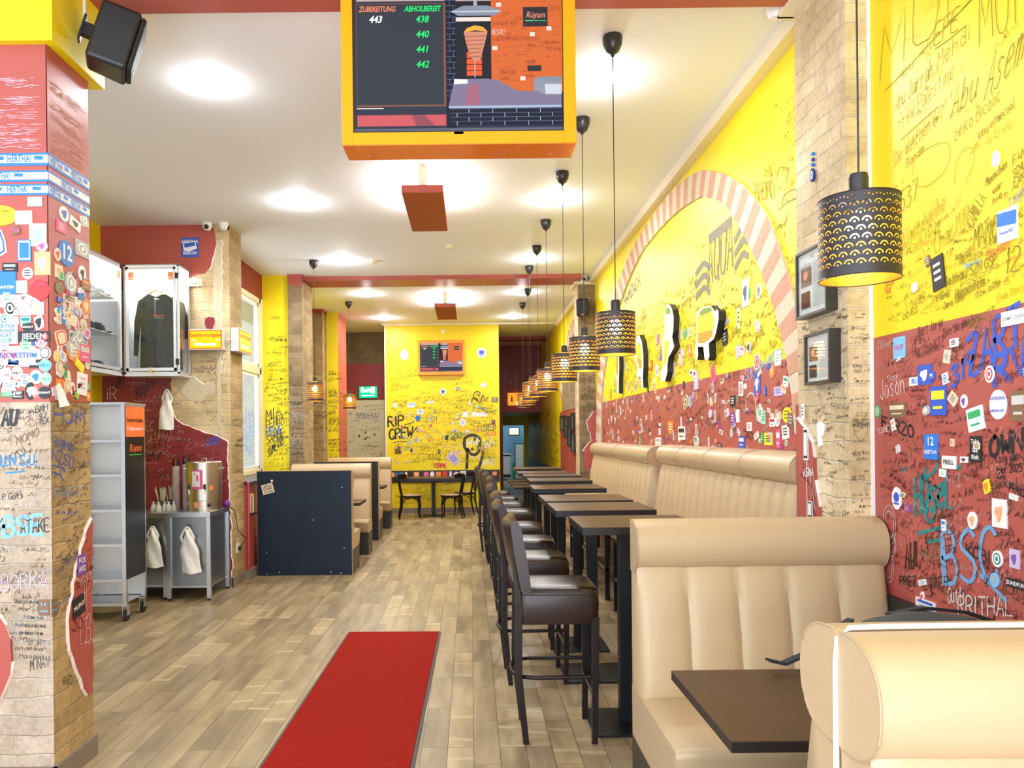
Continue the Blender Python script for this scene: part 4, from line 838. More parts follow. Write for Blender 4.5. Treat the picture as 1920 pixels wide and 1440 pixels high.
# brick pillar right --------------------------------------------------
SPF = Surf('B', 3.41)
def pill_r(mb):
    filler(mb, SP, (3.43, 3.92, 0.9, 2.35), 170, ['penB', 'brown', 'black', 'penB'], (0.01, 0.025), 0.002, ang=.3)
    filler(mb, SPF, (1.685, 1.77, 0.95, 2.1), 46, ['penB', 'black'], (0.008, 0.015), 0.0016)
    write(mb, SPF, 'Der GOY', [(1.696,1.606),(1.762,1.605),(1.696,1.62)], .0016, 'black'); write(mb, SPF, 'wird siegen', [(1.696,1.584),(1.767,1.586),(1.696,1.599)], .0014, 'black')
    write(mb, SPF, 'King', [(1.699,1.845),(1.739,1.844),(1.699,1.861)], .0016, 'black'); write(mb, SPF, 'GOY', [(1.703,1.821),(1.739,1.82),(1.703,1.837)], .0016, 'black'); write(mb, SPF, 'RETS', [(1.691,1.341),(1.748,1.345),(1.691,1.362)], .0022, 'penB')
    for P in ([(1.70, 1.60), (1.76, 1.60), (1.76, 1.55), (1.73, 1.515), (1.70, 1.55), (1.70, 1.60)],): ribbon(mb, SPF, P, .002, pc('penB'), off())
    SQ = Surf('R', 1.665)
    for k in range(14): ribbon(mb, SQ, [(-random.uniform(3.7, 3.9), random.uniform(.95, 1.5)) for _ in range(2)][:1] + [(-random.uniform(3.72, 3.9), random.uniform(.95, 1.5))], .004, pc(random.choice(['black', 'white', 'silver'])), off())
    write(mb, SQ, 'ASMA', [(3.847,1.338),(3.727,1.35),(3.846,1.378)], .006, 'white')
    for p, q in (((3.84, 1.58), (3.79, 1.42)), ((3.80, 1.22), (3.75, 1.14)), ((3.86, 1.70), (3.83, 1.62))): sticker(mb, SQ, [p, q], bg='white', fg='black')
graffiti('marker_writing', pr, pill_r)
# near left pier ------------------------------------------------------
F_, Sd = Surf('B', 3.437), Surf('L', -1.874)
def tape(z, h, n):
    mb = MB(); blu = pc('royal'); wh = pc('white')
    for S_, a0, a1 in ((F_, -2.72, -1.873), (Sd, 3.437, 3.806)):
        slab(mb, S_, [(a0, z), (a1, z), (a1, z + h), (a0, z + h)], 'royal', 0, .002)
        flat(mb, S_, [(a0, z + h * .2), (a1, z + h * .2), (a1, z + h * .83), (a0, z + h * .83)], wh, .0028)
        a = a1 - .02 - n
        while a > a0 + .16:
            fx = a - .04
            flat(mb, S_, [(fx, z + h * .45), (fx + .036, z + h * .42), (fx + .04, z + h * .72), (fx + .002, z + h * .78)], blu, .0036); ribbon(mb, S_, [(fx, z + h * .25), (fx, z + h * .78)], .002, blu, .0037)
            typed(mb, S_, 'HERTHA!', a - .108, z + h * .51, h * .80, blu, .0036, sx=.58, bold=.0012)
            a -= .175
    return mb
for z, h, n in ((2.789, .057, 0.0), (2.717, .05, .09), (2.657, .049, .01)):
    tape(z, h, n).build('printed_tape', pl)
def pier_scratch(mb):
    for z, w_ in ((3.137, .045), (3.06, .04), (3.0, .04), (2.925, .05), (2.863, .05)):
        for S_, a0, a1 in ((F_, -2.25, -1.89), (Sd, 3.45, 3.78)):
            for k in range(70):
                a = random.uniform(a0, a1 - .05); b = z + random.uniform(0, w_)
                ribbon(mb, S_, [(a, b), (a + random.uniform(.01, .06), b + random.uniform(-.003, .003))], random.uniform(.001, .0035), mat('tape_residue', (0.70, 0.36, 0.40) if S_ is F_ else (0.62, 0.36, 0.27), .8) if S_ is F_ else mat('tape_residue_side', (0.60, 0.32, 0.24), .8), off())
graffiti('tape_residue', pl, pier_scratch)
for pts, kw in (
    ([(-1.966,2.649),(-1.9,2.605)], dict(bg='grey', fg='white', deco='lines')), ([(-2.188,2.613),(-2.008,2.52)], dict(shape='disc', bg='yellow', fg='penY', text='bezahlen hier|.')), ([(-2.022,2.587),(-1.946,2.527)], dict(bg='white', fg='grey')),
    ([(-1.96,2.529),(-1.883,2.428)], dict(bg='white', fg='mint', deco='blob')), ([(-2.046,2.525),(-1.994,2.475)], dict(shape='poly', bg='brown', fg='pink', text='PLS')), ([(-2.013,2.458),(-1.952,2.362)], dict(bg='royal', fg='white', deco='frame')), ([(-1.928,2.453),(-1.878,2.404)], dict(shape='disc', bg='white', fg='pink', deco='blob')),
    ([(-1.938,2.403),(-1.867,2.299)], dict(bg='peach', fg='violet', deco='blob')), ([(-1.993,2.334),(-1.944,2.281)], dict(shape='disc', bg='white', fg='black', deco='lines')), ([(-1.961,2.279),(-1.871,2.185)], dict(shape='disc', bg='red', fg='pink', text="I'M A KILLER||")), ([(-2.166,2.512),(-2.053,2.363)], dict(shape='poly', bg='white', fg='blue', deco='frame')),
    ([(-2.144,2.321),(-2.021,2.215)], dict(bg='royal', fg='white', text='|BIERGARTEN')), ([(-2.081,2.354),(-2.015,2.315)], dict(bg='black', fg='grey', deco='bar')), ([(-2.02,2.275),(-1.971,2.219)], dict(bg='white', fg='violet', deco='bar')), ([(-2.169,2.212),(-1.988,2.157)], dict(bg='white', fg='white', deco='frame')),
    ([(-2.007,2.217),(-1.959,2.174)], dict(shape='disc', bg='white', fg='brown', deco='blob')), ([(-2.007,2.177),(-1.955,2.119)], dict(bg='white', fg='mint', deco='lines')), ([(-1.95,2.178),(-1.898,2.123)], dict(bg='white', fg='peach', deco='lines')), ([(-2.064,2.158),(-2.01,2.119)], dict(bg='silver', fg='grey', deco='frame')),
    ([(-2.065,2.115),(-2.01,2.081)], dict(bg='white', fg='silver', deco='frame')), ([(-2.003,2.115),(-1.956,2.071)], dict(bg='mint', fg='teal', deco='bar')), ([(-1.996,2.088),(-1.944,2.047)], dict(shape='disc', bg='black', fg='white', text='GARANT')), ([(-1.945,2.128),(-1.894,2.047)], dict(shape='poly', bg='white', fg='black', deco='blob')),
    ([(-2.127,2.087),(-2.016,1.993)], dict(bg='white', fg='royal', text='HERTHA|BERLINER|SPORT-|CLUB')), ([(-2.013,2.048),(-1.871,2.001)], dict(bg='black', fg='white', text='JIEDEN')), ([(-1.908,2.04),(-1.878,2.008)], dict(shape='disc', bg='red', fg='white', deco='blob')), ([(-2.148,1.983),(-1.936,1.899)], dict(bg='violet', fg='blue', text='MANCHESTER')),
    ([(-2.057,1.967),(-2.01,1.917)], dict(shape='disc', bg='white', fg='red', deco='blob')), ([(-1.921,1.98),(-1.869,1.922)], dict(shape='disc', bg='white', fg='black', deco='frame')), ([(-1.922,1.923),(-1.867,1.867)], dict(shape='disc', bg='sky', fg='royal', text='VELO')), ([(-1.915,1.865),(-1.868,1.805)], dict(shape='disc', bg='mint', fg='green', text='VELO')),
    ([(-1.969,1.921),(-1.917,1.885)], dict(bg='black', fg='white', text='CUBA')), ([(-2.048,1.893),(-1.994,1.831)], dict(shape='disc', bg='cream', fg='black', text='PABLO')), ([(-1.965,1.876),(-1.908,1.813)], dict(shape='disc', bg='cream', fg='royal', deco='blob')), ([(-2.01,1.924),(-1.967,1.89)], dict(bg='violet', fg='purple')),
    ([(-1.987,1.821),(-1.94,1.742)], dict(shape='disc', bg='black', fg='white', deco='blob')), ([(-1.928,1.801),(-1.873,1.746)], dict(shape='disc', bg='black', fg='white', text='GARANT')), ([(-2.092,1.817),(-2.026,1.795)], dict(bg='black', fg='white', text='STAND UP')), ([(-2.092,1.796),(-2.028,1.776)], dict(bg='white', fg='red', text='FOR')),
    ([(-2.093,1.777),(-2.024,1.757)], dict(bg='green', fg='white', text='PALESTINE')), ([(-2.045,1.783),(-1.993,1.747)], dict(bg='black', fg='white', text='KEEP|FRIENDLY')), ([(-2.125,1.887),(-2.049,1.824)], dict(bg='white', fg='pink', text='boom'))):
    sticker_obj('sticker', F_, pl, pts, **kw)
for pts, kw in (
    ([(3.522,2.643),(3.605,2.573)], dict(shape='disc', bg='white', fg='blue', deco='blob')), ([(3.615,2.614),(3.713,2.564)], dict(bg='white', fg='black', deco='blob', rot=-.2)), ([(3.705,2.657),(3.796,2.594)], dict(shape='poly', bg='white', fg='grey')), ([(3.498,2.568),(3.575,2.515)], dict(bg='pink', fg='cream', deco='lines')),
    ([(3.51,2.489),(3.649,2.37)], dict(shape='disc', bg='royal', fg='white', text='12')), ([(3.662,2.523),(3.793,2.446)], dict(bg='grey', fg='white', deco='ring')), ([(3.477,2.437),(3.53,2.377)], dict(shape='disc', bg='cream', fg='red')), ([(3.48,2.361),(3.543,2.301)], dict(bg='cream', fg='peach', deco='blob')),
    ([(3.562,2.352),(3.671,2.245)], dict(shape='disc', bg='grey', fg='white', deco='ring')), ([(3.689,2.404),(3.759,2.328)], dict(shape='disc', bg='white', fg='black', deco='blob')), ([(3.479,2.283),(3.536,2.228)], dict(shape='disc', bg='brown', fg='green')), ([(3.718,2.346),(3.8,2.289)], dict(bg='brown', fg='orange', deco='bar')),
    ([(3.55,2.238),(3.655,2.202)], dict(bg='cream', fg='black', text='PBZTC')), ([(3.716,2.253),(3.798,2.173)], dict(shape='disc', bg='orange', fg='cream', deco='blob')), ([(3.49,2.184),(3.576,2.094)], dict(shape='disc', bg='royal', fg='white', text='12')), ([(3.578,2.194),(3.693,2.136)], dict(shape='poly', bg='cream', fg='grey')),
    ([(3.586,2.15),(3.673,2.097)], dict(shape='disc', bg='cream', fg='white')), ([(3.713,2.124),(3.754,2.093)], dict(shape='disc', bg='yellow', fg='royal')), ([(3.465,2.074),(3.583,1.983)], dict(shape='poly', bg='cream', fg='red', deco='frame')), ([(3.574,2.019),(3.689,1.931)], dict(shape='disc', bg='orange', fg='cream', deco='lines')),
    ([(3.566,2.063),(3.731,1.981)], dict(bg='grey', fg='white', text='ATC', rot=.7)), ([(3.728,2.11),(3.795,2.051)], dict(shape='disc', bg='violet', fg='pink')), ([(3.691,2.023),(3.787,1.94)], dict(bg='pink', fg='silver', deco='bar')), ([(3.463,1.968),(3.507,1.914)], dict(shape='disc', bg='cream', fg='yellow', deco='ring')),
    ([(3.48,1.921),(3.534,1.868)], dict(shape='disc', bg='cream', fg='grey')), ([(3.649,1.937),(3.729,1.898)], dict(bg='yellow', fg='yellow', rot=-.5)), ([(3.668,1.883),(3.757,1.776)], dict(bg='white', fg='violet', deco='lines', rot=-.1)), ([(3.483,1.839),(3.541,1.799)], dict(bg='orange', fg='red', deco='lines')),
    ([(3.553,1.889),(3.608,1.828)], dict(shape='disc', bg='cream', fg='white')), ([(3.547,1.839),(3.607,1.783)], dict(shape='disc', bg='cream', fg='orange')), ([(3.603,1.833),(3.646,1.77)], dict(shape='disc', bg='white', fg='red')), ([(3.646,1.801),(3.685,1.752)], dict(shape='disc', bg='green', fg='yellow', deco='ring')),
    ([(3.473,1.81),(3.513,1.744)], dict(bg='violet', fg='violet', deco='frame')), ([(3.758,1.794),(3.788,1.751)], dict(bg='orange', fg='yellow')), ([(3.706,2.241),(3.746,2.222)], dict(bg='sky', fg='sky'))):
    sticker_obj('sticker', Sd, pl, pts, **kw)
sticker_field(F_, pl, (-2.72, -2.12, 1.8, 2.6), 0, 110, (0.04, 0.09))
sticker_field(F_, pl, (-2.2, -1.9, 1.76, 2.2), 0, 40, (0.03, 0.06), cols=['black', 'red', 'blue', 'royal', 'white', 'pink', 'green'])
sticker_field(Sd, pl, (3.46, 3.79, 1.77, 2.36), 0, 60, (0.03, 0.06), cols=DULL)
# peeling paper corner
mb = MB(); mb.loft([[(-1.868, 3.47 + .01 * k, 1.80 - .03 * k), (-1.868 + .006 * k, 3.50 + .012 * k, 1.83 - .03 * k), (-1.866 + .007 * k, 3.51 + .012 * k, 1.81 - .03 * k)] for k in range(4)], PAPER); mb.build('peeling_sticker', pl)
FB, SB = Surf('B', 3.445), Surf('L', -1.88)
def pier_low(mb):
    filler(mb, FB, (-2.72, -2.1, 0.5, 1.72), 110, ['penB', 'brown', 'royal', 'grey'], (0.02, 0.05), 0.003)
    filler(mb, FB, (-2.2, -1.9, 0.6, 1.72), 90, ['penB', 'brown', 'grey', 'penB'], (0.015, 0.03), 0.0022)
    filler(mb, SB, (3.46, 3.79, 0.5, 1.72), 130, ['penB', 'penB', 'brown', 'blue'], (0.015, 0.035), 0.0025, ang=.4)
    write(mb, FB, 'AU', [(-2.097,1.629),(-2.023,1.633),(-2.091,1.696)], .014, 'black'); write(mb, FB, 'BMH', [(-1.946,1.684),(-1.888,1.698),(-1.945,1.713)], .003, 'black'); write(mb, FB, '47', [(-1.932,1.66),(-1.893,1.665),(-1.931,1.682)], .003, 'black'); write(mb, FB, 'TEX', [(-1.932,1.632),(-1.884,1.641),(-1.932,1.656)], .003, 'black')
    write(mb, FB, 'MOMO', [(-2.033,1.54),(-1.928,1.586),(-2.033,1.576)], .004, 'brown'); write(mb, FB, 'U.N.S.U.', [(-2.106,1.448),(-1.934,1.451),(-2.105,1.495)], .007, 'royal'); ribbon(mb, FB, [(-2.082,1.416),(-1.999,1.423)], .006, pc('royal'), off())
    write(mb, FB, 'P Gats', [(-2.098,1.295),(-2.002,1.303),(-2.098,1.323)], .003, 'black'); write(mb, FB, 'BSE', [(-2.095,1.133),(-1.909,1.145),(-2.094,1.214)], .018, 'sky'); write(mb, FB, 'ATAKE', [(-2.018,1.146),(-1.885,1.154),(-2.018,1.203)], .005, 'black')
    write(mb, FB, 'BORKA', [(-2.107,0.889),(-1.892,0.906),(-2.106,0.956)], .004, 'violet')
    for i, t in enumerate(('Sheristah Emba', 'Maryam', 'fatima ivan', 'Anastasija Aksana', 'yordanos Ferme', 'Dangla', 'andrea', 'Maagat')):
        write(mb, FB, t, [(-2.05 + .02 * (i % 3), .835 - .035 * i), (-1.92 + .01 * (i % 2), .828 - .035 * i), (-2.05 + .02 * (i % 3), .852 - .035 * i)], .002, 'black')
    write(mb, FB, 'M NAV', [(-1.982,0.53),(-1.891,0.548),(-1.982,0.578)], .003, 'black')
    write(mb, SB, 'HJM', [(3.468,1.646),(3.766,1.625),(3.469,1.718)], .006, 'blue'); write(mb, SB, 'RGHU', [(3.466,1.538),(3.652,1.497),(3.466,1.579)], .005, 'blue'); write(mb, SB, 'NZSU', [(3.455,1.473),(3.65,1.421),(3.457,1.526)], .005, 'blue'); write(mb, SB, 'HAW', [(3.47,1.295),(3.697,1.291),(3.471,1.345)], .005, 'spray')
    for P in ([(3.454,1.418),(3.517,1.403),(3.553,1.371)], [(3.455,1.449),(3.531,1.436),(3.563,1.415)]): ribbon(mb, SB, P, .006, pc('blue'), off())
    sticker(mb, FB, [(-1.94,0.849),(-1.894,0.777)], bg='brown', fg='sky', text='I o|mara'); sticker(mb, SB, [(3.434,0.85),(3.477,0.773)], bg='brown', fg='sky', text='I o|EMO')
    write(mb, SB, 'RAED', [(3.524,0.437),(3.609,0.422),(3.525,0.473)], .003, 'black')
    S3 = Surf('L', -1.867); sticker(mb, S3, [(3.64,1.012),(3.714,0.918)], bg='purple', fg='white', text='FCK|AFD'); sticker(mb, S3, [(3.592,0.821),(3.695,0.727)], bg='black', fg='white', text='MUPHY', rot=.2)
    write(mb, S3, 'JP', [(3.669,0.708),(3.774,0.787),(3.672,0.86)], .006, 'chalk'); write(mb, S3, 'LB', [(3.656,0.584),(3.769,0.579),(3.659,0.71)], .007, 'chalk'); write(mb, S3, 'SS', [(3.584,0.666),(3.708,0.659),(3.586,0.752)], .005, 'black')
    filler(mb, S3, (3.6, 3.79, .55, 1.1), 30, ['white', 'black', 'chalk'], (0.015, 0.03), .0025)
graffiti('marker_writing', pl, pier_low)
# niche wall ----------------------------------------------------------
SNB = Surf('B', 7.99)
def niche(mb):
    filler(mb, SNB, (-3.6, -2.55, 1.0, 2.15), 150, ['black', 'chalk', 'penR', 'grey'], (0.025, 0.06), .004, ok=lambda a, b: inpoly(a, b, [(-3.8, .9), (-2.55, .9), (-2.55, 1.5), (-3.05, 1.7), (-3.1, 2.2), (-3.8, 2.2)]))
    write(mb, SNB, 'FAMY', [(-3.719,2.06),(-3.579,2.114),(-3.717,2.171)], .008, 'black'); write(mb, SNB, 'Schipt', [(-3.43,2.068),(-3.219,2.132),(-3.429,2.156)], .006, 'black'); write(mb, SNB, 'RAP', [(-3.465,1.968),(-3.32,2.011),(-3.464,2.068)], .01, 'black'); write(mb, SNB, 'iR', [(-3.775,1.961),(-3.653,1.97),(-3.774,2.083)], .008, 'silver')
    write(mb, SNB, 'EC', [(-3.374,1.635),(-3.28,1.634),(-3.373,1.735)], .007, 'chalk'); write(mb, SNB, 'ALUNIAA', [(-3.358,1.546),(-3.081,1.543),(-3.357,1.635)], .006, 'chalk'); write(mb, SNB, 'ADB', [(-2.75,1.473),(-2.605,1.504),(-2.749,1.539)], .012, 'blue'); write(mb, SNB, 'AG', [(-3.394,1.303),(-3.205,1.356),(-3.393,1.469)], .012, 'black'); write(mb, SNB, 'K...', [(-3.385,1.169),(-3.251,1.212),(-3.384,1.269)], .01, 'black')
    sticker(mb, SNB, [(-2.981,3.637),(-2.8,3.435)], bg='blue', fg='white', text='HERTHA| |BERLIN')
    flat(mb, SNB, ccw([(-2.965,3.586),(-2.837,3.602),(-2.816,3.524),(-2.894,3.492),(-2.955,3.503)]), 'white', .008); flat(mb, SNB, ccw([(-2.954,3.575),(-2.843,3.591),(-2.832,3.552),(-2.943,3.531)]), 'blue', .0086)
graffiti('marker_writing', wn_, niche)
filler_mb = MB(); SBS = Surf('L', -2.49); filler(filler_mb, SBS, (8.05, 8.4, .9, 1.9), 30, ['penB'], (.03, .05), .004); filler(filler_mb, Surf('B', 8.0), (-3.0, -2.55, 1.6, 2.4), 60, ['penB', 'brown'], (.02, .04), .003, ok=lambda a, b: a > -2.95 and b > 1.72); filler_mb.build('marker_writing', wn_)
SY = Surf('B', 10.56)
def yel_left(mb):
    filler(mb, SY, (-2.80, -2.50, 1.0, 2.9), 150, ['penY', 'black', 'faintY'], (0.02, 0.045), .004)
    for i, (t, v, h, w) in enumerate((('MIA', 785, 22, .011), ('FEHRA', 803, 18, .010), ('SANNE', 822, 18, .011), ('SUMEYE', 846, 16, .010))):
        pass
    write(mb, SY, 'MIA', [(-2.803,1.769),(-2.575,1.855),(-2.801,1.916)], .012, 'black'); write(mb, SY, 'FEHRA', [(-2.804,1.652),(-2.547,1.766),(-2.803,1.769)], .010, 'black'); write(mb, SY, 'RENE', [(-2.805,1.564),(-2.563,1.606),(-2.804,1.681)], .012, 'blue'); write(mb, SY, 'SANNE', [(-2.799,1.447),(-2.549,1.561),(-2.798,1.564)], .010, 'black'); write(mb, SY, 'SUMEYYE', [(-2.786,1.271),(-2.557,1.474),(-2.785,1.388)], .010, 'black')
    write(mb, SY, 'Jonni', [(-2.722,3.16),(-2.59,3.173),(-2.721,3.219)], .005, 'penY'); write(mb, SY, 'Metion', [(-2.791,2.172),(-2.7,2.427),(-2.835,2.187)], .005, 'penY')
graffiti('marker_writing', wy, yel_left)
graffiti('marker_writing', pl2, lambda mb: (filler(mb, Surf('B', 10.5), (-2.46, -2.3, .9, 2.4), 40, ['penB', 'black'], (.02, .05), .004), filler(mb, Surf('B', 10.5), (-2.43, -2.33, 1.4, 2.0), 16, ['grey', 'black'], (.02, .04), .004)))
graffiti('marker_writing', pl3, lambda mb: filler(mb, Surf('B', 13.4), (-2.75, -2.58, 1.0, 2.2), 25, ['penB', 'black'], (.03, .06), .006))
graffiti('marker_writing', w5, lambda mb: filler(mb, Surf('B', 13.77), (-2.54, -2.38, 1.0, 2.7), 70, ['penY', 'black', 'penY'], (.03, .07), .006))
graffiti('marker_writing', pr2, lambda mb: filler(mb, SP2, (1.58, 1.76, 1.2, 2.9), 60, ['penB', 'black', 'penB'], (.03, .06), .005))
# back wall ------------------------------------------------------------
SBK = Surf('B', 15.36)
def back(mb):
    w = .034
    filler(mb, SBK, (-1.6, 0.5, 0.95, 2.3), 430, ['penY', 'penY', 'penY', 'faintY', 'faintY', 'orange', 'green', 'black'], (0.03, 0.08), .005, ang=.25)
    filler(mb, SBK, (-1.6, 0.5, 2.2, 2.9), 60, ['penY', 'faintY'], (0.03, 0.07), .005, ang=.1)
    filler(mb, SBK, (-1.6, 0.5, 0.15, .62), 90, ['penY', 'faintY'], (0.03, 0.07), .006)
    write(mb, SBK, 'RIP', [(-1.639,1.727),(-1.298,1.755),(-1.637,1.918)], w, 'black'); write(mb, SBK, 'CREW', [(-1.62,1.471),(-1.13,1.529),(-1.618,1.662)], w, 'black')
    ribbon(mb, SBK, smooth_line([(-1.194,1.487),(-1.129,1.636),(-1.053,1.709),(-1.107,1.657),(-1.043,1.699),(-1.065,1.614)], 3), .018, pc('black'), off()); ribbon(mb, SBK, smooth_line([(-1.536,1.406),(-1.408,1.436),(-1.259,1.413)], 3), .014, pc('black'), off()); ribbon(mb, SBK, [(-1.319,1.755),(-0.998,1.847)], .014, pc('black'), off())
    for P in ([(0.028,2.177),(0.094,2.389),(0.201,2.388),(0.179,2.324),(0.137,2.367)], [(0.05,2.283),(0.178,2.218),(0.072,2.304),(0.198,2.175),(0.254,2.345),(0.305,2.216),(0.349,2.291)]): ribbon(mb, SBK, smooth_line([(x, z) for x, z in P], 3), .018, pc('black'), off())
    ribbon(mb, SBK, smooth_line([(-0.082,0.878),(-0.068,1.198),(-0.12,1.305),(-0.108,1.475),(0.021,1.538),(0.159,1.494),(0.19,1.366),(0.167,1.227),(0.081,1.143),(-0.004,1.176),(-0.057,1.262)], 4), .06, pc('black'), off())
    ribbon(mb, SBK, smooth_line([(0.168,1.323),(0.241,1.226),(0.218,1.046),(0.163,0.897)], 4), .06, pc('black'), off()); ribbon(mb, SBK, [(0.084,1.473),(0.083,1.409)], .04, pc('black'), off()); ribbon(mb, SBK, [(0.018,1.261),(0.05,1.25)], .04, pc('black'), off())
    write(mb, SBK, '45!', [(-0.892,1.793),(-0.636,1.822),(-0.891,1.899)], .012, 'teal'); write(mb, SBK, '1312', [(-0.837,1.057),(-0.581,1.065),(-0.835,1.174)], .012, 'black'); write(mb, SBK, 'VORPIE', [(-0.742,0.896),(-0.476,0.893),(-0.742,0.982)], .02, 'red'); write(mb, SBK, 'CARDED', [(0.224,1.599),(0.512,1.639),(0.226,1.738)], .010, 'black')
    write(mb, SBK, '4EKZ', [(-0.385,1.414),(-0.15,1.497),(-0.384,1.521)], .010, 'black'); write(mb, SBK, 'W', [(0.274,1.258),(0.444,1.277),(0.276,1.45)], .02, 'white'); write(mb, SBK, 'MW', [(-0.067,1.304),(0.168,1.366),(-0.065,1.432)], .02, 'white')
    write(mb, SBK, 'KOLEJ.KZ', [(-1.576,2.631),(-1.116,2.733),(-1.575,2.695)], .008, 'penY'); write(mb, SBK, 'LEGIA', [(-1.577,2.514),(-1.374,2.555),(-1.576,2.589)], .008, 'penY'); write(mb, SBK, 'MISTRZ', [(-1.578,2.418),(-1.204,2.51),(-1.577,2.482)], .008, 'penY')
    write(mb, SBK, 'CABINET', [(0.07,2.091),(0.367,2.003),(0.07,2.155)], .012, 'teal'); write(mb, SBK, 'SAMIC', [(0.239,1.962),(0.537,1.958),(0.239,2.036)], .010, 'black'); write(mb, SBK, 'ANMB', [(0.217,0.918),(0.483,0.957),(0.218,1.035)], .012, 'white')
    for k in range(30): ribbon(mb, SBK, [(random.uniform(.0, .35), 1.95 + random.uniform(-.05, .06)) for _ in range(2)], .015, pc('white'), off())
    flat(mb, SBK, ccw([(-1.515,1.32),(-1.483,1.341),(-1.43,1.341),(-1.398,1.308),(-1.4,1.159),(-1.432,1.192),(-1.464,1.16),(-1.496,1.192),(-1.517,1.161)]), mat('ghost_ink', (.16, .12, .0), .6), .004)
    for u in ((743.5, 841), (747.5, 841)): pass
graffiti('marker_writing', wbk, back)
for pts, kw in (([(-1.388,3.258),(-1.219,3.054)], dict(shape='disc', bg='white', fg='violet', deco='bar')), ([(0.147,3.284),(0.336,3.079)], dict(shape='disc', bg='white', fg='blue', deco='bar')), ([(-0.597,2.482),(-0.482,2.342)], dict(shape='disc', bg='white', fg='blue', deco='bar')), ([(0.214,2.58),(0.33,2.493)], dict(bg='white', fg='purple', rot=.4)),
    ([(0.434,2.29),(0.561,2.192)], dict(bg='brown', fg='silver')), ([(-1.538,2.194),(-1.454,2.108)], dict(bg='white', fg='grey')), ([(-1.06,2.072),(-0.933,1.964)], dict(bg='white', fg='royal')), ([(-1.104,1.944),(-0.988,1.847)], dict(shape='disc', bg='royal', fg='blue')), ([(-0.155,2.008),(-0.039,1.89)], dict(bg='white', fg='silver', deco='frame')),
    ([(-0.866,2.229),(-0.728,2.185)], dict(bg='white', fg='royal', deco='lines')), ([(-1.25,2.202),(-1.091,2.104)], dict(bg='white', fg='sky')), ([(0.496,2.097),(0.57,2.054)], dict(bg='lime', fg='yellow')), ([(0.429,1.842),(0.503,1.756)], dict(shape='disc', bg='black', fg='pink')), ([(0.32,1.598),(0.511,1.532)], dict(bg='orange', fg='yellow', deco='lines')),
    ([(-0.34,1.67),(-0.255,1.594)], dict(shape='disc', bg='violet', fg='royal')), ([(-0.106,1.646),(-0.011,1.559)], dict(bg='grey', fg='white', deco='bar')), ([(-0.377,1.223),(-0.314,1.137)], dict(shape='disc', bg='violet', fg='pink')), ([(-0.291,1.243),(-0.228,1.157)], dict(shape='disc', bg='violet', fg='pink')), ([(-0.473,1.16),(-0.219,0.986)], dict(bg='violet', fg='blue', deco='lines', rot=-.8)),
    ([(-1.248,1.445),(-1.185,1.359)], dict(shape='disc', bg='sky', fg='mint')), ([(-1.13,1.497),(-1.046,1.411)], dict(bg='violet', fg='royal')), ([(-1.207,1.296),(-1.155,1.199)], dict(shape='disc', bg='purple', fg='black')), ([(-0.21,1.86),(-0.094,1.731)], dict(bg='white', fg='royal', rot=.4)), ([(-0.277,2.5),(-0.193,2.435)], dict(bg='grey', fg='black')),
    ([(-0.563,3.654),(-0.489,3.578)], dict(shape='disc', bg='white', fg='white', deco='frame')), ([(-1.652,3.452),(-1.61,3.399)], dict(shape='disc', bg='black', fg='grey'))):
    sticker_obj('sticker', SBK, wbk, pts, **kw)
sticker_field(SBK, wbk, (-1.6, .5, 0.95, 2.2), 0, 60, (.03, .07), cols=DULL)
SPW = Surf('B', 19.4)
def passage(mb):
    for x in (1.02, 1.36):
        for k in range(5):
            z = 2.62 + k * .115; flat(mb, SPW, disc2(x * 0.86 + .0, z, .045, .05, 16), mat('faded_ring', (.42, .30, .28), .7), .004); flat(mb, SPW, disc2(x * .86, z, .03, .034, 16), DRED, .005)
    flat(mb, SPW, disc2(1.19 * .86, 2.85, .045, .05, 16), mat('faded_ring', (.42, .30, .28), .7), .004); flat(mb, SPW, disc2(1.19 * .86, 2.85, .03, .034, 16), DRED, .005)
graffiti('ring_stickers', bpy.data.objects['wall_passage_front'], passage)
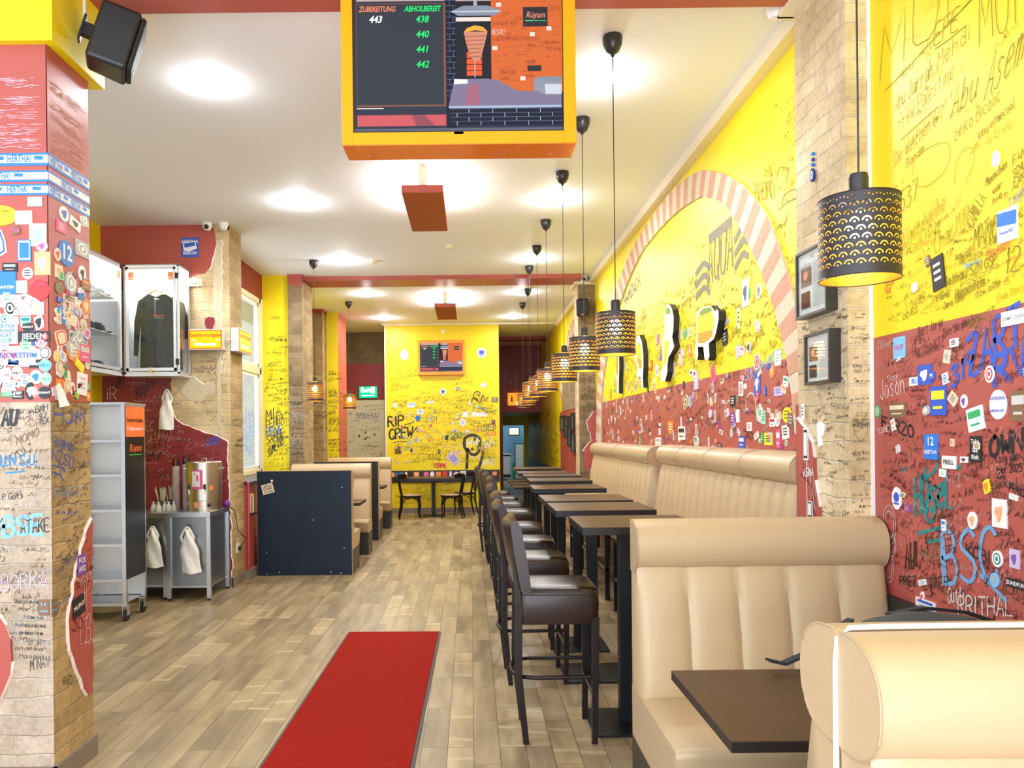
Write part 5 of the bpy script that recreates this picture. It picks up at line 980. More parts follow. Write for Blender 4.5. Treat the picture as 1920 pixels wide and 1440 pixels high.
# ---------------------------------------------------------------- upholstered benches
def sect(y0, y1, z0, z1, r, n=4):
    out = []
    for cx, cy, a in ((y1 - r, z1 - r, 0), (y0 + r, z1 - r, 1), (y0 + r, z0 + r, 2), (y1 - r, z0 + r, 3)):
        for k in range(n + 1):
            t = (a + k / n) * PI / 2; out.append((cx + r * math.cos(t), cy + r * math.sin(t)))
    return out
def make_bench(name, label, w, depth=.76, seat=.46, top=1.185, roll=.225, base=.227, chan=5, segs=1, legs=False, group=None, bd=(.20, .12), roll_d=.155):
    t = thing(name, label, 'bench', group=group)
    # backrest with upright channels
    zt = top - roll; m = MB(); loops = []; n = chan * 10
    for i in range(n + 1):
        x = min(max(w * i / n, .003), w - .003); f = (i % 10) / 10.0; b = math.sin(PI * f) ** .45 if 0 < f < 1 else 0.0
        if i in (0, n): b = 0.0
        b *= .020; e = 0.006 if i in (0, n) else 0
        L_ = [(0.005, seat - .16), (bd[0] - .02 + b - e, seat - .16), (bd[0] + b - e, seat + .0)]
        for k in range(1, 8):
            q = k / 7; L_.append((bd[0] + (bd[1] - bd[0]) * q + b * (1 if q < .9 else .5) - e + .012 * math.sin(PI * q), seat + (zt + .01 - seat) * q))
        L_ += [(bd[1] - .02, zt + .07), (0.005, zt + .07)]
        loops.append([(x, y, z) for y, z in L_])
    m.loft(loops, LEA); back = m.build('backrest', t, smooth=.9)
    sm = MB()
    for k in range(1, chan):
        x = w * k / chan; sm.tube([(x, bd[0] + .003, seat + .02), (x, (bd[0] + bd[1]) / 2 + .014, (seat + zt) / 2), (x, bd[1] + .002, zt)], .0022, PIPING, 5)
    if chan > 1: sm.build('stitching', back)
    # bolster along the top
    m = MB(); loops = []; ns = segs * 8
    for i in range(ns + 1):
        x = w * i / ns; f = (i % 8) / 8.0
        p = 1.0 if f else (.965 if 0 < i < ns else .985)
        ry, rz = roll_d * p, roll / 2 * p; L_ = []
        cz = top - roll / 2
        for k in range(17):
            a = -PI / 2 + PI * k / 16; c, s = math.cos(a), math.sin(a)
            L_.append((.01 + (ry - .01) * (abs(c) ** .75), cz + rz * (abs(s) ** .85) * (1 if s > 0 else -1)))
        L_ = [(0.0, cz - rz * .98)] + L_ + [(0.0, cz + rz * .98)]
        loops.append([(x, y, z) for y, z in L_])
    m.loft(loops, LEA); rl = m.build('bolster', t, smooth=.8)
    for x in (0.0, w):
        pm = MB(); cz = top - roll / 2; pts = []
        for k in range(17):
            a = -PI / 2 + PI * k / 16; c, s = math.cos(a), math.sin(a); pts.append((x, .01 + (roll_d - .01) * (abs(c) ** .75), cz + roll / 2 * (abs(s) ** .85) * (1 if s > 0 else -1)))
        pm.tube(pts, .0025, PIPING, 5); pm.build('piping', rl)
    pm = MB()
    for k in range(1, segs):
        x = w * k / segs; pts = [(x, .02 + (roll_d * .97) * abs(math.cos(-PI / 2 + PI * j / 12)) ** .75, top - roll / 2 + roll / 2 * .97 * math.sin(-PI / 2 + PI * j / 12)) for j in range(13)]
        pm.tube(pts, .0022, PIPING, 5)
    if segs > 1: pm.build('bolster_seam', rl)
    # seat
    m = MB(); loops = []
    zb = base if not legs else seat - .12
    for i in range(25):
        x = w * i / 24; e = 0.012 if i in (0, 24) else 0.0
        q = sect(.05, depth - e, zb, seat - e, .035)
        loops.append([(x, y - (.07 * (seat - z) / (seat - zb) if y > depth * .6 else 0), z + .006 * math.sin(PI * i / 24)) for y, z in q])
    m.loft(loops, LEA); m.build('seat', t, smooth=.9)
    if not legs:
        m = MB(); m.box(.0, w, .0, depth - .10, 0, base, mat('black_brown_plinth', (.03, .025, .024), .4)); m.build('plinth', t)
        m = MB(); m.box(.0045, w - .0045, 0.0, .085, base, top - roll + .02, LEA).box(.0015, w - .0015, 0.0, bd[0] - .005, base, seat - .01, LEA); m.build('back_board', t)
    else:
        for x in (0.06, w * .25, w * .5, w * .75, w - .06):
            for y in (.06, depth - .14):
                m = MB(); m.box(x - .02, x + .02, y - .02, y + .02, 0, zb, BMET); m.build('leg', t)
        m = MB(); m.box(.04, w - .04, depth - .155, depth - .125, .27, .30, STEEL); m.build('foot_rail', t)
        m = MB(); m.box(.02, w - .02, .03, depth - .10, zb - .04, zb, BMET); m.build('seat_frame', t)
    return t
def place(o, loc, rz): o.location = loc; o.rotation_euler = (0, 0, rz); return o
bA = make_bench('booth_bench', 'cream leatherette booth bench facing us behind the near dark table, one plain bolster on top', 1.07, segs=1, chan=5)
place(bA, (1.775, 3.42, 0), PI)
bB1 = make_bench('booth_bench', 'cream bench turned away from us, back to back with the bottom corner one', 1.07, chan=5, depth=.60)
place(bB1, (0.70, 1.485, 0), 0)
bB2 = make_bench('booth_bench', 'cream leatherette bench at the bottom corner, its fat bolster closest to the camera', 1.07, chan=4)
place(bB2, (1.77, 1.475, 0), PI)
m = MB(); m.tube([(.697, 1.48, .235), (.697, 1.48, .5), (.697, 1.48, .9), (.698, 1.48, 1.12), (.702, 1.48, 1.17), (.725, 1.48, 1.188), (.80, 1.48, 1.190), (1.2, 1.48, 1.190), (1.765, 1.48, 1.190)], .0055, STRAP_M, 8); m.build('seam_cord', bB2).matrix_parent_inverse = Matrix.LocRotScale(Vector((1.77, 1.475, 0)), Matrix.Rotation(PI, 3, 'Z'), None).inverted()
wb1 = make_bench('wall_bench', 'long cream bar-height wall bench with four bolster segments, next to the near brick pillar', 2.86, depth=.66, seat=.78, top=1.455, roll=.180, chan=17, segs=4, legs=True, group=None, bd=(.16, .09), roll_d=.15)
place(wb1, (1.785, 3.95, 0), PI / 2)
wb2 = make_bench('wall_bench', 'cream bar-height wall bench farther along the red wall, its bolster in two visible segments', 3.42, depth=.66, seat=.78, top=1.435, roll=.185, chan=17, segs=2, legs=True, bd=(.16, .09), roll_d=.15)
place(wb2, (1.785, 7.13, 0), PI / 2)
# booths on the left, benches across the room
def panel(t, w, h, y0, y1, front=CHALK):
    m = MB(); m.box(0, w, y0, y1, 0, h, front); p = m.build('back_panel', t)
    m = MB(); m.box(-.003, w + .003, y0 + .004, y1 + .002, h, h + .006, TAN).box(w, w + .004, y0 + .004, y1, 0.005, h, TAN).box(-.004, 0, y0 + .004, y1, 0.005, h, TAN); m.build('plywood_edge', p)
    return p
b1 = make_bench('booth_bench', 'cream bench hidden behind the tall dark blue board at the front of the window booths', 1.055, depth=.66, seat=.45, top=1.165, base=.27, chan=4)
place(b1, (-2.40, 8.66, 0), 0)
p1 = panel(b1, 1.055, 1.17, -.03, -.002)
m = MB()
for x, z in ((.10, .26), (.95, .98), (.97, .30), (.10, .02), (.24, .035), (.82, .035), (.93, .02), (.62, .62)): m.xf = Matrix.Translation((x, -.031, z)) @ Matrix.Rotation(PI / 2, 4, 'X'); m.lathe([(.0001, 0), (.006, 0), (.006, .003), (.0001, .004)], 0, 0, STEEL, 10)
m.xf = None; m.build('screw_heads', p1)
m = MB(); S1 = Surf('B', -.03); sticker(m, S1, [(.055, .92), (.185, 1.03)], bg='cream', fg='black', rot=.25 + PI, text='FOR DI|SINCE|STREET', raw=True); sticker(m, S1, [(.15, 1.045), (.185, 1.085)], shape='poly', bg='pink', fg='white', raw=True); m.build('sticker', p1)
b2 = make_bench('booth_bench', 'cream bench facing us, its bolster the first one visible behind the dark blue board', 1.06, depth=.50, seat=.45, top=1.185, base=.29, chan=4)
place(b2, (-1.345, 10.44, 0), PI)
b3 = make_bench('booth_bench', 'cream bench turned away from us behind the black panel of the second window booth', 1.03, depth=.56, seat=.45, top=1.165, base=.29, chan=4)
place(b3, (-2.41, 11.48, 0), 0)
panel(b3, 1.03, 1.17, -.05, -.004, mat('matt_black_board', (.01, .011, .013), .5))
b4 = make_bench('booth_bench', 'cream bench facing us, last of the window booths, before the off-white door', 1.06, depth=.50, seat=.45, top=1.185, base=.29, chan=4)
place(b4, (-1.355, 13.2, 0), PI)

# ---------------------------------------------------------------- tables
def make_table(name, label, w, d, h, th, base=.40, post=.062, px=0.0, cat='table', group=None, foot=True):
    t = thing(name, label, cat, group=group)
    m = MB(); m.box(-w / 2, w / 2, -d / 2, d / 2, h - th, h - .002, TEDGE); top = m.build('tabletop', t, bevel=.002)
    m = MB(); m.box(-w / 2 + .001, w / 2 - .001, -d / 2 + .001, d / 2 - .001, h - .002, h, TTOP); m.build('laminate_surface', top)
    m = MB(); m.box(px - post / 2, px + post / 2, -post / 2, post / 2, .012, h - th, BMET); m.build('post', t, bevel=.003)
    m = MB(); m.box(px - base / 2, px + base / 2, -base / 2, base / 2, 0, .012, BMET); m.build('base_plate', t, bevel=.003)
    m = MB(); m.box(px - .12, px + .12, -.12, .12, h - th - .006, h - th, BMET); m.build('top_plate', t)
    return t
tb = make_table('booth_table', 'dark oak laminate table on the near booth, between the two cream benches at the bottom', 1.07, .61, .75, .032, px=.0)
place(tb, (1.215, 2.335, 0), 0)
tl = make_table('booth_table', 'dark table end showing between the dark blue board and the first booth bolster', 1.02, .56, .75, .035); place(tl, (-1.85, 9.53, 0), 0)
tl2 = make_table('booth_table', 'dark table end showing behind the black panel of the second booth', 1.02, .50, .75, .035); place(tl2, (-1.88, 12.32, 0), 0)
ty = [4.15, 5.0, 5.68, 6.85, 7.92, 8.76, 9.45, 10.55]
tlab = ['high dark table closest to us, its top corner beside the near booth bench', 'second high dark table along the stools, just past the closest one', 'third high dark table along the row of bar stools', 'fourth high dark table, in line with the gap between the two wall benches',
        'fifth high dark table, in front of the farther wall bench', 'sixth high dark table of the row, by the farther wall bench', 'seventh high dark table, third from the far end of the row', 'last high dark table of the row, below the distant pendant lamps']
tx = [.87, .83, .83, .85, .90, .91, .88, .90]
ht = make_table('bar_table', tlab[0], .62, .55, 1.09, .040, px=-.05, post=.065, group='high tables along the wall bench')
HT = [ht] + [dup(ht, (0, 0, 0), 0, tlab[i], 'high tables along the wall bench') for i in range(1, 8)]
for i, o in enumerate(HT): o.location = (tx[i], ty[i], 0)
lt = make_table('low_table', 'lower dark table in the passage, the nearer of three beyond the bar stools', .60, .5, .75, .03, group='low tables by the passage')
place(lt, (.95, 11.85, 0), 0); dup(lt, (.95, 12.55, 0), 0, 'middle one of three lower dark tables beyond the bar stools'); dup(lt, (.94, 13.3, 0), 0, 'lower dark table closest to the passage, last of three')
bt = make_table('cafe_table', 'black cafe table against the yellow back wall between bentwood chairs', .98, .62, .74, .045, post=.075, base=.42); place(bt, (-.72, 14.75, 0), 0)

# ---------------------------------------------------------------- bar stools
def make_stool():
    t = thing('bar_stool', '', 'stool', group='bar stools along the high tables')
    # seat: deep upholstered box, slightly domed
    m = MB(); loops = []
    for k, (z, s, r) in enumerate(((.605, .96, .03), (.62, .99, .04), (.70, 1.01, .045), (.755, 1.0, .05), (.780, .965, .06), (.790, .88, .08), (.794, .5, .1))):
        q = sect(-.205 * s, .205 * s, -.19 * s, .19 * s, min(r, .18 * s)); loops.append([(y, x, z) for y, x in q])
    m.loft(loops, BRN); m.build('seat', t, smooth=.9)
    m = MB()
    q = sect(-.203, .203, -.198, .198, .045); m.tube([(a, b, .757) for a, b in q + [q[0]]], .0025, BRN, 5); m.build('seat_piping', t)
    # curved, tilted backrest
    m = MB(); loops = []
    for i in range(13):
        u = -1 + 2 * i / 12; y = .21 * u; cx = -.035 * (1 - u * u) - 0.0
        loop = []
        for (dx, z) in ((.014, .80), (.020, .82), (.023, .95), (.021, 1.10), (.012, 1.136), (-.008, 1.144), (-.026, 1.13), (-.032, 1.10), (-.036, .95), (-.032, .82), (-.022, .80)):
            tilt = -.190 - .17 * (z - .80); zz = z + (.008 * u * u if z > 1 else -.0) - (.02 * u * u if z < .85 else 0)
            loop.append((tilt + cx + dx + .035, y, zz - .02))
        loops.append(loop)
    m.loft(loops, BRN); m.build('backrest', t, smooth=.9)
    W = BWOOD
    for s in (-1, 1):
        m = MB(); lo = .017
        def bar(p, q, a, b_=None):
            b_ = b_ or a
            P = [(p[0] + i * a, p[1] + j * a, p[2]) for i, j in ((-1, -1), (1, -1), (1, 1), (-1, 1))]; Q = [(q[0] + i * b_, q[1] + j * b_, q[2]) for i, j in ((-1, -1), (1, -1), (1, 1), (-1, 1))]
            m.loft([P, Q], W)
        bar((.175, s * .17, 0), (.185, s * .175, .64), .014, .018); m.build('leg', t, bevel=.002)
        m = MB(); bar((-.17, s * .165, 0), (-.205, s * .17, .35), .015, .018); bar((-.205, s * .17, .35), (-.20, s * .17, .70), .018, .016); bar((-.20, s * .17, .70), (-.222, s * .165, .95), .016, .013); m.build('leg', t, bevel=.002)
        m = MB(); m.tube([(.18, s * .168, .335), (.0, s * .172, .335), (-.12, s * .172, .335), (-.195, s * .15, .335), (-.228, s * .09, .335), (-.236, 0, .335)], .011, W, 8); m.build('foot_ring', t, smooth=.9)
    m = MB(); m.box(.165, .195, -.17, .17, .24, .262, W); m.box(.162, .166, -.16, .16, .262, .266, STEEL); m.build('front_rail', t)
    m = MB()
    for z in (.60, .45): m.xf = Matrix.Translation((-.222, .165, z)) @ Matrix.Rotation(-PI / 2, 4, 'Y'); m.lathe([(.0001, 0), (.006, 0), (.005, .003), (.0001, .003)], 0, 0, STEEL, 8)
    m.xf = None; m.build('screw_heads', t)
    return t
slab_ = ['dark brown leatherette bar stool closest to us, its whole frame in view', 'second dark brown bar stool, half behind the closest one', 'third dark brown bar stool counting from the closest', 'fourth dark brown bar stool counting from the closest',
         'fifth dark brown bar stool, about the middle of the row', 'sixth dark brown bar stool, third from the far end', 'second to last dark brown bar stool in the far part of the row', 'last dark brown bar stool, the one by the yellow back wall']
st = make_stool(); st['label'] = slab_[0]
sy = [4.05, 4.97, 5.74, 6.66, 7.85, 8.71, 9.47, 10.4]; sx = [.435, .40, .41, .40, .43, .40, .37, .32]; srz = [0, .03, -.05, .02, .04, -.03, .03, 0]
for i in range(8):
    o = st if i == 0 else dup(st, (0, 0, 0), 0, slab_[i])
    o.location = (sx[i], sy[i], 0); o.rotation_euler = (0, 0, srz[i])

# ---------------------------------------------------------------- bentwood chairs at the back
def make_chair():
    t = thing('bentwood_chair', '', 'chair', group='bentwood chairs at the back table')
    m = MB(); m.lathe([(.19, .425), (.20, .435), (.195, .445), (.12, .447)], 0, 0, PINE, 24); m.build('seat', t, smooth=.6)
    m = MB(); m.lathe([(.185, .395), (.205, .40), (.208, .43), (.185, .435)], 0, 0, BWOOD, 24); m.build('seat_ring', t, smooth=.6)
    for s in (-1, 1):
        m = MB(); m.tube([(.15, s * .14, .42), (.17, s * .15, .25), (.155, s * .15, .12), (.18, s * .17, 0)], [.018, .016, .013, .011], BWOOD); m.build('leg', t, smooth=.9)
        m = MB(); m.tube([(-.22, s * .16, 0), (-.17, s * .16, .25), (-.165, s * .16, .43), (-.20, s * .165, .62), (-.235, s * .17, .80)], [.012, .018, .02, .017, .013], BWOOD); m.build('leg', t, smooth=.9)
        m = MB(); m.tube([(.16, s * .13, .26), (.12, s * .12, .36), (.02, s * .10, .39), (-.10, s * .12, .36), (-.165, s * .15, .27)], .009, BWOOD); m.build('brace', t, smooth=.9)
        m = MB(); m.tube([(-.16, s * .12, .44), (-.19, s * .03, .62), (-.225, -s * .08, .76)], .009, BWOOD); m.build('cross_slat', t, smooth=.9)
    m = MB(); loops = []
    for i in range(13):
        a = -1.15 + 2.3 * i / 12; x = .02 - .26 * math.cos(a); y = .225 * math.sin(a)
        loops.append([(x, y, .755), (x + .022 * math.cos(a), y - .022 * math.sin(a), .755), (x + .022 * math.cos(a), y - .022 * math.sin(a), .815), (x, y, .825)])
    m.loft(loops, BWOOD); m.build('top_rail', t, smooth=.6)
    return t
ch = make_chair(); ch['label'] = 'black bentwood chair with pale seat on the booth side of the back table'; place(ch, (-1.13, 14.35, 0), .15)
dup(ch, (-.36, 14.35, 0), PI - .1, 'black bentwood chair facing left at the near side of the back table')
dup(ch, (-.12, 15.0, 0), PI - .25, 'black bentwood chair closest to the back wall, behind the other one')
# ---------------------------------------------------------------- carpet
m = MB(); P = [(-.985, 6.09), (-.25, 6.08), (-.29, 3.0), (-1.025, 3.0)]
m.hexa([(x, y, 0) for x, y in P[::-1]], [(x, y, .008) for x, y in P[::-1]], RUGE)
Q = [(-.972, 6.08), (-.268, 6.07), (-.308, 3.01), (-1.008, 3.01)]
m.hexa([(x, y, .006) for x, y in Q[::-1]], [(x, y, .013) for x, y in Q[::-1]], RUGM)
single('carpet_runner', m, 'red carpet runner with dark grey rubber edge lying on the wood-look floor', 'carpet')
# ---------------------------------------------------------------- pendant lamps
SHADE = shade_mat(); CUPM = mat('satin_black_cup', (.018, .018, .02), .3, spec=.6); GOLD = mat('brass_ring', (.80, .55, .15), .3, .9)
BULB = mat('warm_bulb', (1.0, .62, .22), .5, emit=40)
def make_pendant(drop):
    t = thing('pendant_lamp', '', 'lamp', group='perforated black pendant lamps')
    H_ = HC - drop     # underside of the shade hangs this far below the ceiling: local z = -(HC-drop)
    zb = -H_; zt = zb + .23
    m = MB(); m.lathe([(.0001, 0), (.052, 0), (.056, -.01), (.052, -.05), (.034, -.088), (.014, -.10), (.007, -.115), (.0001, -.115)], 0, 0, CUPM, 24); m.build('ceiling_cup', t, smooth=.7)
    m = MB(); m.tube([(0, 0, -.11), (.001, .001, (zt - .1) / 2), (0, 0, zt + .07)], .0028, BLK, 6); m.build('cord', t)
    m = MB(); m.lathe([(.0001, zt + .075), (.024, zt + .073), (.027, zt + .06), (.027, zt - .01), (.0001, zt - .01)], 0, 0, CUPM, 20); m.build('socket', t, smooth=.7)
    # shade: thin drum with its own UV (around, up), brass inside
    m = MB(); seg = 64; ro, ri = .108, .1068
    for k, z in enumerate((zb, zt)):
        for a in range(seg + 1): m.v.append(Vector((ro * math.cos(2 * PI * a / seg), ro * math.sin(2 * PI * a / seg), z))); m.uv[len(m.v) - 1] = (a / seg, k)
    m.mi(SHADE)
    for a in range(seg): m.f.append([a, a + 1, seg + 2 + a, seg + 1 + a]); m.m.append(0)
    sh = m.build('shade', t, smooth=1.5)
    m = MB()
    for z in (zb, zt): m.tube([(ro * math.cos(2 * PI * a / 40), ro * math.sin(2 * PI * a / 40), z) for a in range(41)], .0018, CUPM, 5)
    for a in range(3): m.tube([(.026 * math.cos(a * 2.09), .026 * math.sin(a * 2.09), zt + .012), (ro * math.cos(a * 2.09), ro * math.sin(a * 2.09), zt)], .002, GOLD, 5)
    m.tube([(.030 * math.cos(2 * PI * a / 20), .030 * math.sin(2 * PI * a / 20), zt + .012) for a in range(21)], .003, GOLD, 5); m.build('shade_ring', sh)
    m = MB(); m.ball((0, 0, zt - .075), .036, BULB, 16, 1.25); m.build('bulb', t, smooth=2)
    return t
PP = [(1.123, 2.21, 1.99), (.814, 4.275, 2.02), (.806, 5.39, 2.02), (.80, 6.49, 2.015), (.805, 7.96, 2.0), (.806, 9.05, 2.015), (.80, 10.14, 2.01), (.90, 11.75, 2.015), (.905, 13.0, 2.0), (-1.95, 9.67, 1.99), (-1.99, 12.71, 1.99)]
PL = ['perforated black pendant lamp hanging closest to us, in front of the near brick pillar', 'perforated black pendant over the closest high table, second largest in the photo', 'third pendant of the row over the high tables, beside the far brick pillar', 'fourth pendant of the row over the high tables',
      'fifth pendant of the row over the high tables', 'sixth pendant of the row over the high tables', 'seventh pendant of the row, hung just this side of the red beam', 'pendant over the far tables just beyond the red beam', 'last and smallest pendant of the row, in front of the dark passage',
      'perforated black pendant over the first window booth, in front of the far brick column', 'perforated black pendant over the second window booth, beside the off-white door']
pd = make_pendant(2.0)
for i, (x, y, zb) in enumerate(PP):
    o = pd if i == 0 else dup(pd, (0, 0, 0), 0, PL[i])
    o['label'] = PL[i]; o.location = (x, y, HC); o.rotation_euler = (0, 0, .6 * i)
    ld = bpy.data.lights.new('bulb_light', 'POINT'); ld.energy = 1.3; ld.color = (1, .74, .42); ld.shadow_soft_size = .03
    lo = bpy.data.objects.new('bulb_light', ld); COL.objects.link(lo); lo.parent = o; lo.location = (0, 0, -1.77 + .10)
# ---------------------------------------------------------------- ceiling lights
DL = mat('opal_lamp_glass', (1.0, .98, .93), .5, emit=30)
names = ['near the shop front', 'second from the shop front', 'third from the shop front', 'just beyond the red beam', 'closest to the yellow back wall']
dl = None
for j, y in enumerate((4.78, 7.24, 9.70, 12.0, 14.5)):
    for i, x in enumerate((-1.6, .83)):
        lab = 'round white ceiling light ' + ('over the window booths side, ' if i == 0 else 'above the row of pendants, ') + names[j]
        if dl is None:
            t = thing('ceiling_light', lab, 'ceiling light', group='round ceiling lights')
            m = MB(); m.lathe([(.0001, 0), (.082, 0), (.083, -.006), (.080, -.010), (.0001, -.010)], 0, 0, WPL, 24); m.build('housing', t, smooth=.6)
            m = MB(); m.lathe([(.0001, -.006), (.098, -.006), (.098, -.018), (.085, -.032), (.05, -.044), (.0001, -.048)], 0, 0, DL, 24); m.build('diffuser', t, smooth=2)
            dl = t; t.location = (x, y, HC)
        else: t = dup(dl, (x, y, HC), 0, lab)
        ld = bpy.data.lights.new('ceiling_light_glow', 'AREA'); ld.shape = 'DISK'; ld.size = .2; ld.energy = 16; ld.color = (.90, .95, 1)
        lo = bpy.data.objects.new('ceiling_light_glow', ld); COL.objects.link(lo); lo.parent = t; lo.location = (0, 0, -.06)
        ld = bpy.data.lights.new('ceiling_light_halo', 'POINT'); ld.energy = 3.5; ld.color = (.90, .95, 1); ld.shadow_soft_size = .05
        lo = bpy.data.objects.new('ceiling_light_halo', ld); COL.objects.link(lo); lo.parent = t; lo.location = (0, 0, -.11)
# ---------------------------------------------------------------- hung rust panels with light behind
def hung_panel(loc, w, l, drop, lab):
    t = thing('ceiling_panel_lamp', lab, 'ceiling lamp', loc)
    m = MB(); m.box(-w / 2, w / 2, 0, l, -drop, -drop + .005, RUST); m.build('felt_underside', t)
    m = MB(); m.box(-w / 2, w / 2, 0, l, -drop + .005, -drop + .065, RED); m.build('casing', t, bevel=.003)
    for q in (.02, l - .1): m = MB(); m.box(-.03, .03, q, q + .04, -drop + .065, 0, CREAM); m.build('bracket', t)
    m = MB(); m.box(-w / 2 + .05, w / 2 - .05, .08, l - .12, -drop + .066, -drop + .085, emis('panel_tube_light', (1, .96, .88), 22)); m.build('light_tube', t)
    ld = bpy.data.lights.new('panel_uplight', 'AREA'); ld.shape = 'RECTANGLE'; ld.size = w * .8; ld.size_y = l * .8; ld.energy = 22; ld.color = (1, .98, .95)
    lo = bpy.data.objects.new('panel_uplight', ld); COL.objects.link(lo); lo.parent = t; lo.location = (0, l / 2, -drop + .10); lo.rotation_euler = (PI, 0, 0)
    return t
hung_panel((-.37, 6.26, HC), .34, 1.2, .234, 'larger rust red panel lamp hung under the white ceiling, halo of light around it')
hung_panel((-.37, 11.9, HC), .33, 1.3, .24, 'smaller-looking rust red panel lamp under the ceiling beyond the red beam')
# kitchen light
ld = bpy.data.lights.new('kitchen_light', 'AREA'); ld.size = 1.4; ld.energy = 55; ld.color = (.50, .80, 1.0)
lo = bpy.data.objects.new('kitchen_light', ld); COL.objects.link(lo); lo.location = (1.2, 25.6, 3.6)
# smoke detectors
for x, y, lab in ((-.22, 8.98, 'small white smoke detector on the ceiling past the larger rust panel'), (-1.2, 9.73, 'small white ceiling sensor near the third round light')):
    m = MB(); m.lathe([(.0001, HC), (.05, HC), (.05, HC - .02), (.035, HC - .035), (.0001, HC - .035)], x, y, CREAM, 18); single('smoke_detector', m, lab, 'smoke detector', smooth=.6)
# ---------------------------------------------------------------- cameras and loudspeakers
def dome_camera(x, y, z, lab, look, body=WPL):
    t = thing('security_camera', lab, 'camera', (x, y, z), look)
    m = MB(); m.lathe([(.0001, 0), (.048, 0), (.050, -.02), (.046, -.05), (.030, -.075), (.0001, -.08)], 0, 0, body, 20); m.build('housing', t, smooth=.7)
    m = MB(); m.ball((0, -.034, -.045), .026, BLK, 14); m.build('lens', t, smooth=2)
    return t
dome_camera(1.60, 3.97, HC - .0, 'white dome camera at the ceiling corner beside the near brick pillar', 2.6)
dome_camera(-2.69, 7.93, HC, 'white dome camera with its black lens towards us, above the peeled brick corner', 0.1)
dome_camera(-2.52, 7.93, HC, 'white dome camera turned away, on the very corner of the brick', 1.9)
dome_camera(1.62, 10.85, HC - .0, 'white dome camera on the ledge over the far brick pillar', 0.0)
def speaker(loc, rot, lab, s=1.0):
    t = thing('loudspeaker', lab, 'speaker', loc); t.rotation_euler = rot
    w, d, h = .105 * s, .09 * s, .145 * s
    m = MB(); m.hexa([(-w * .8, -d, -h), (w * .8, -d, -h), (w, d, -h), (-w, d, -h)][::1], [(-w * .8, -d, h), (w * .8, -d, h), (w, d, h), (-w, d, h)], BLK); m.build('cabinet', t, bevel=.022 * s, bseg=4)
    m = MB(); m.loft([[(x, d + .002, z) for x, z in sect(-w * .94, w * .94, -h * .95, h * .95, .03 * s)], [(x, d + .022 * s, z) for x, z in sect(-w * .88, w * .88, -h * .9, h * .9, .03 * s)]], mat('speaker_cloth', (.01, .01, .011), .7)); g_ = m.build('grille', t, bevel=.004)
    m = MB(); m.box(-.012, .012, d + .022 * s, d + .025 * s, -h * .8, -h * .68, emis('badge_orange', (.7, .25, .05), .0) if False else pc('orange')); m.build('badge', g_)
    m = MB(); m.box(-.02, .02, -d - .05, -d + .01, -.03, .03, BMET).box(-.03, .03, -d - .055, -d - .045, -.06, .06, BMET); m.build('wall_bracket', t)
    return t
speaker((-1.665, 3.64, 3.44), (-.28, 0, -1.15), 'black loudspeaker angled down from the yellow capital of the near left pier')
speaker((1.60, 10.815, 3.33), (-.30, 0, 2.9), 'black loudspeaker on the far right brick pillar below the red beam', .82)
m = MB(); m.tube([(-1.815, 3.66, HC), (-1.815, 3.66, 3.48)], .008, WPL, 8); single('cable_conduit', m, 'thin white conduit running down the yellow capital to the loudspeaker', 'conduit')
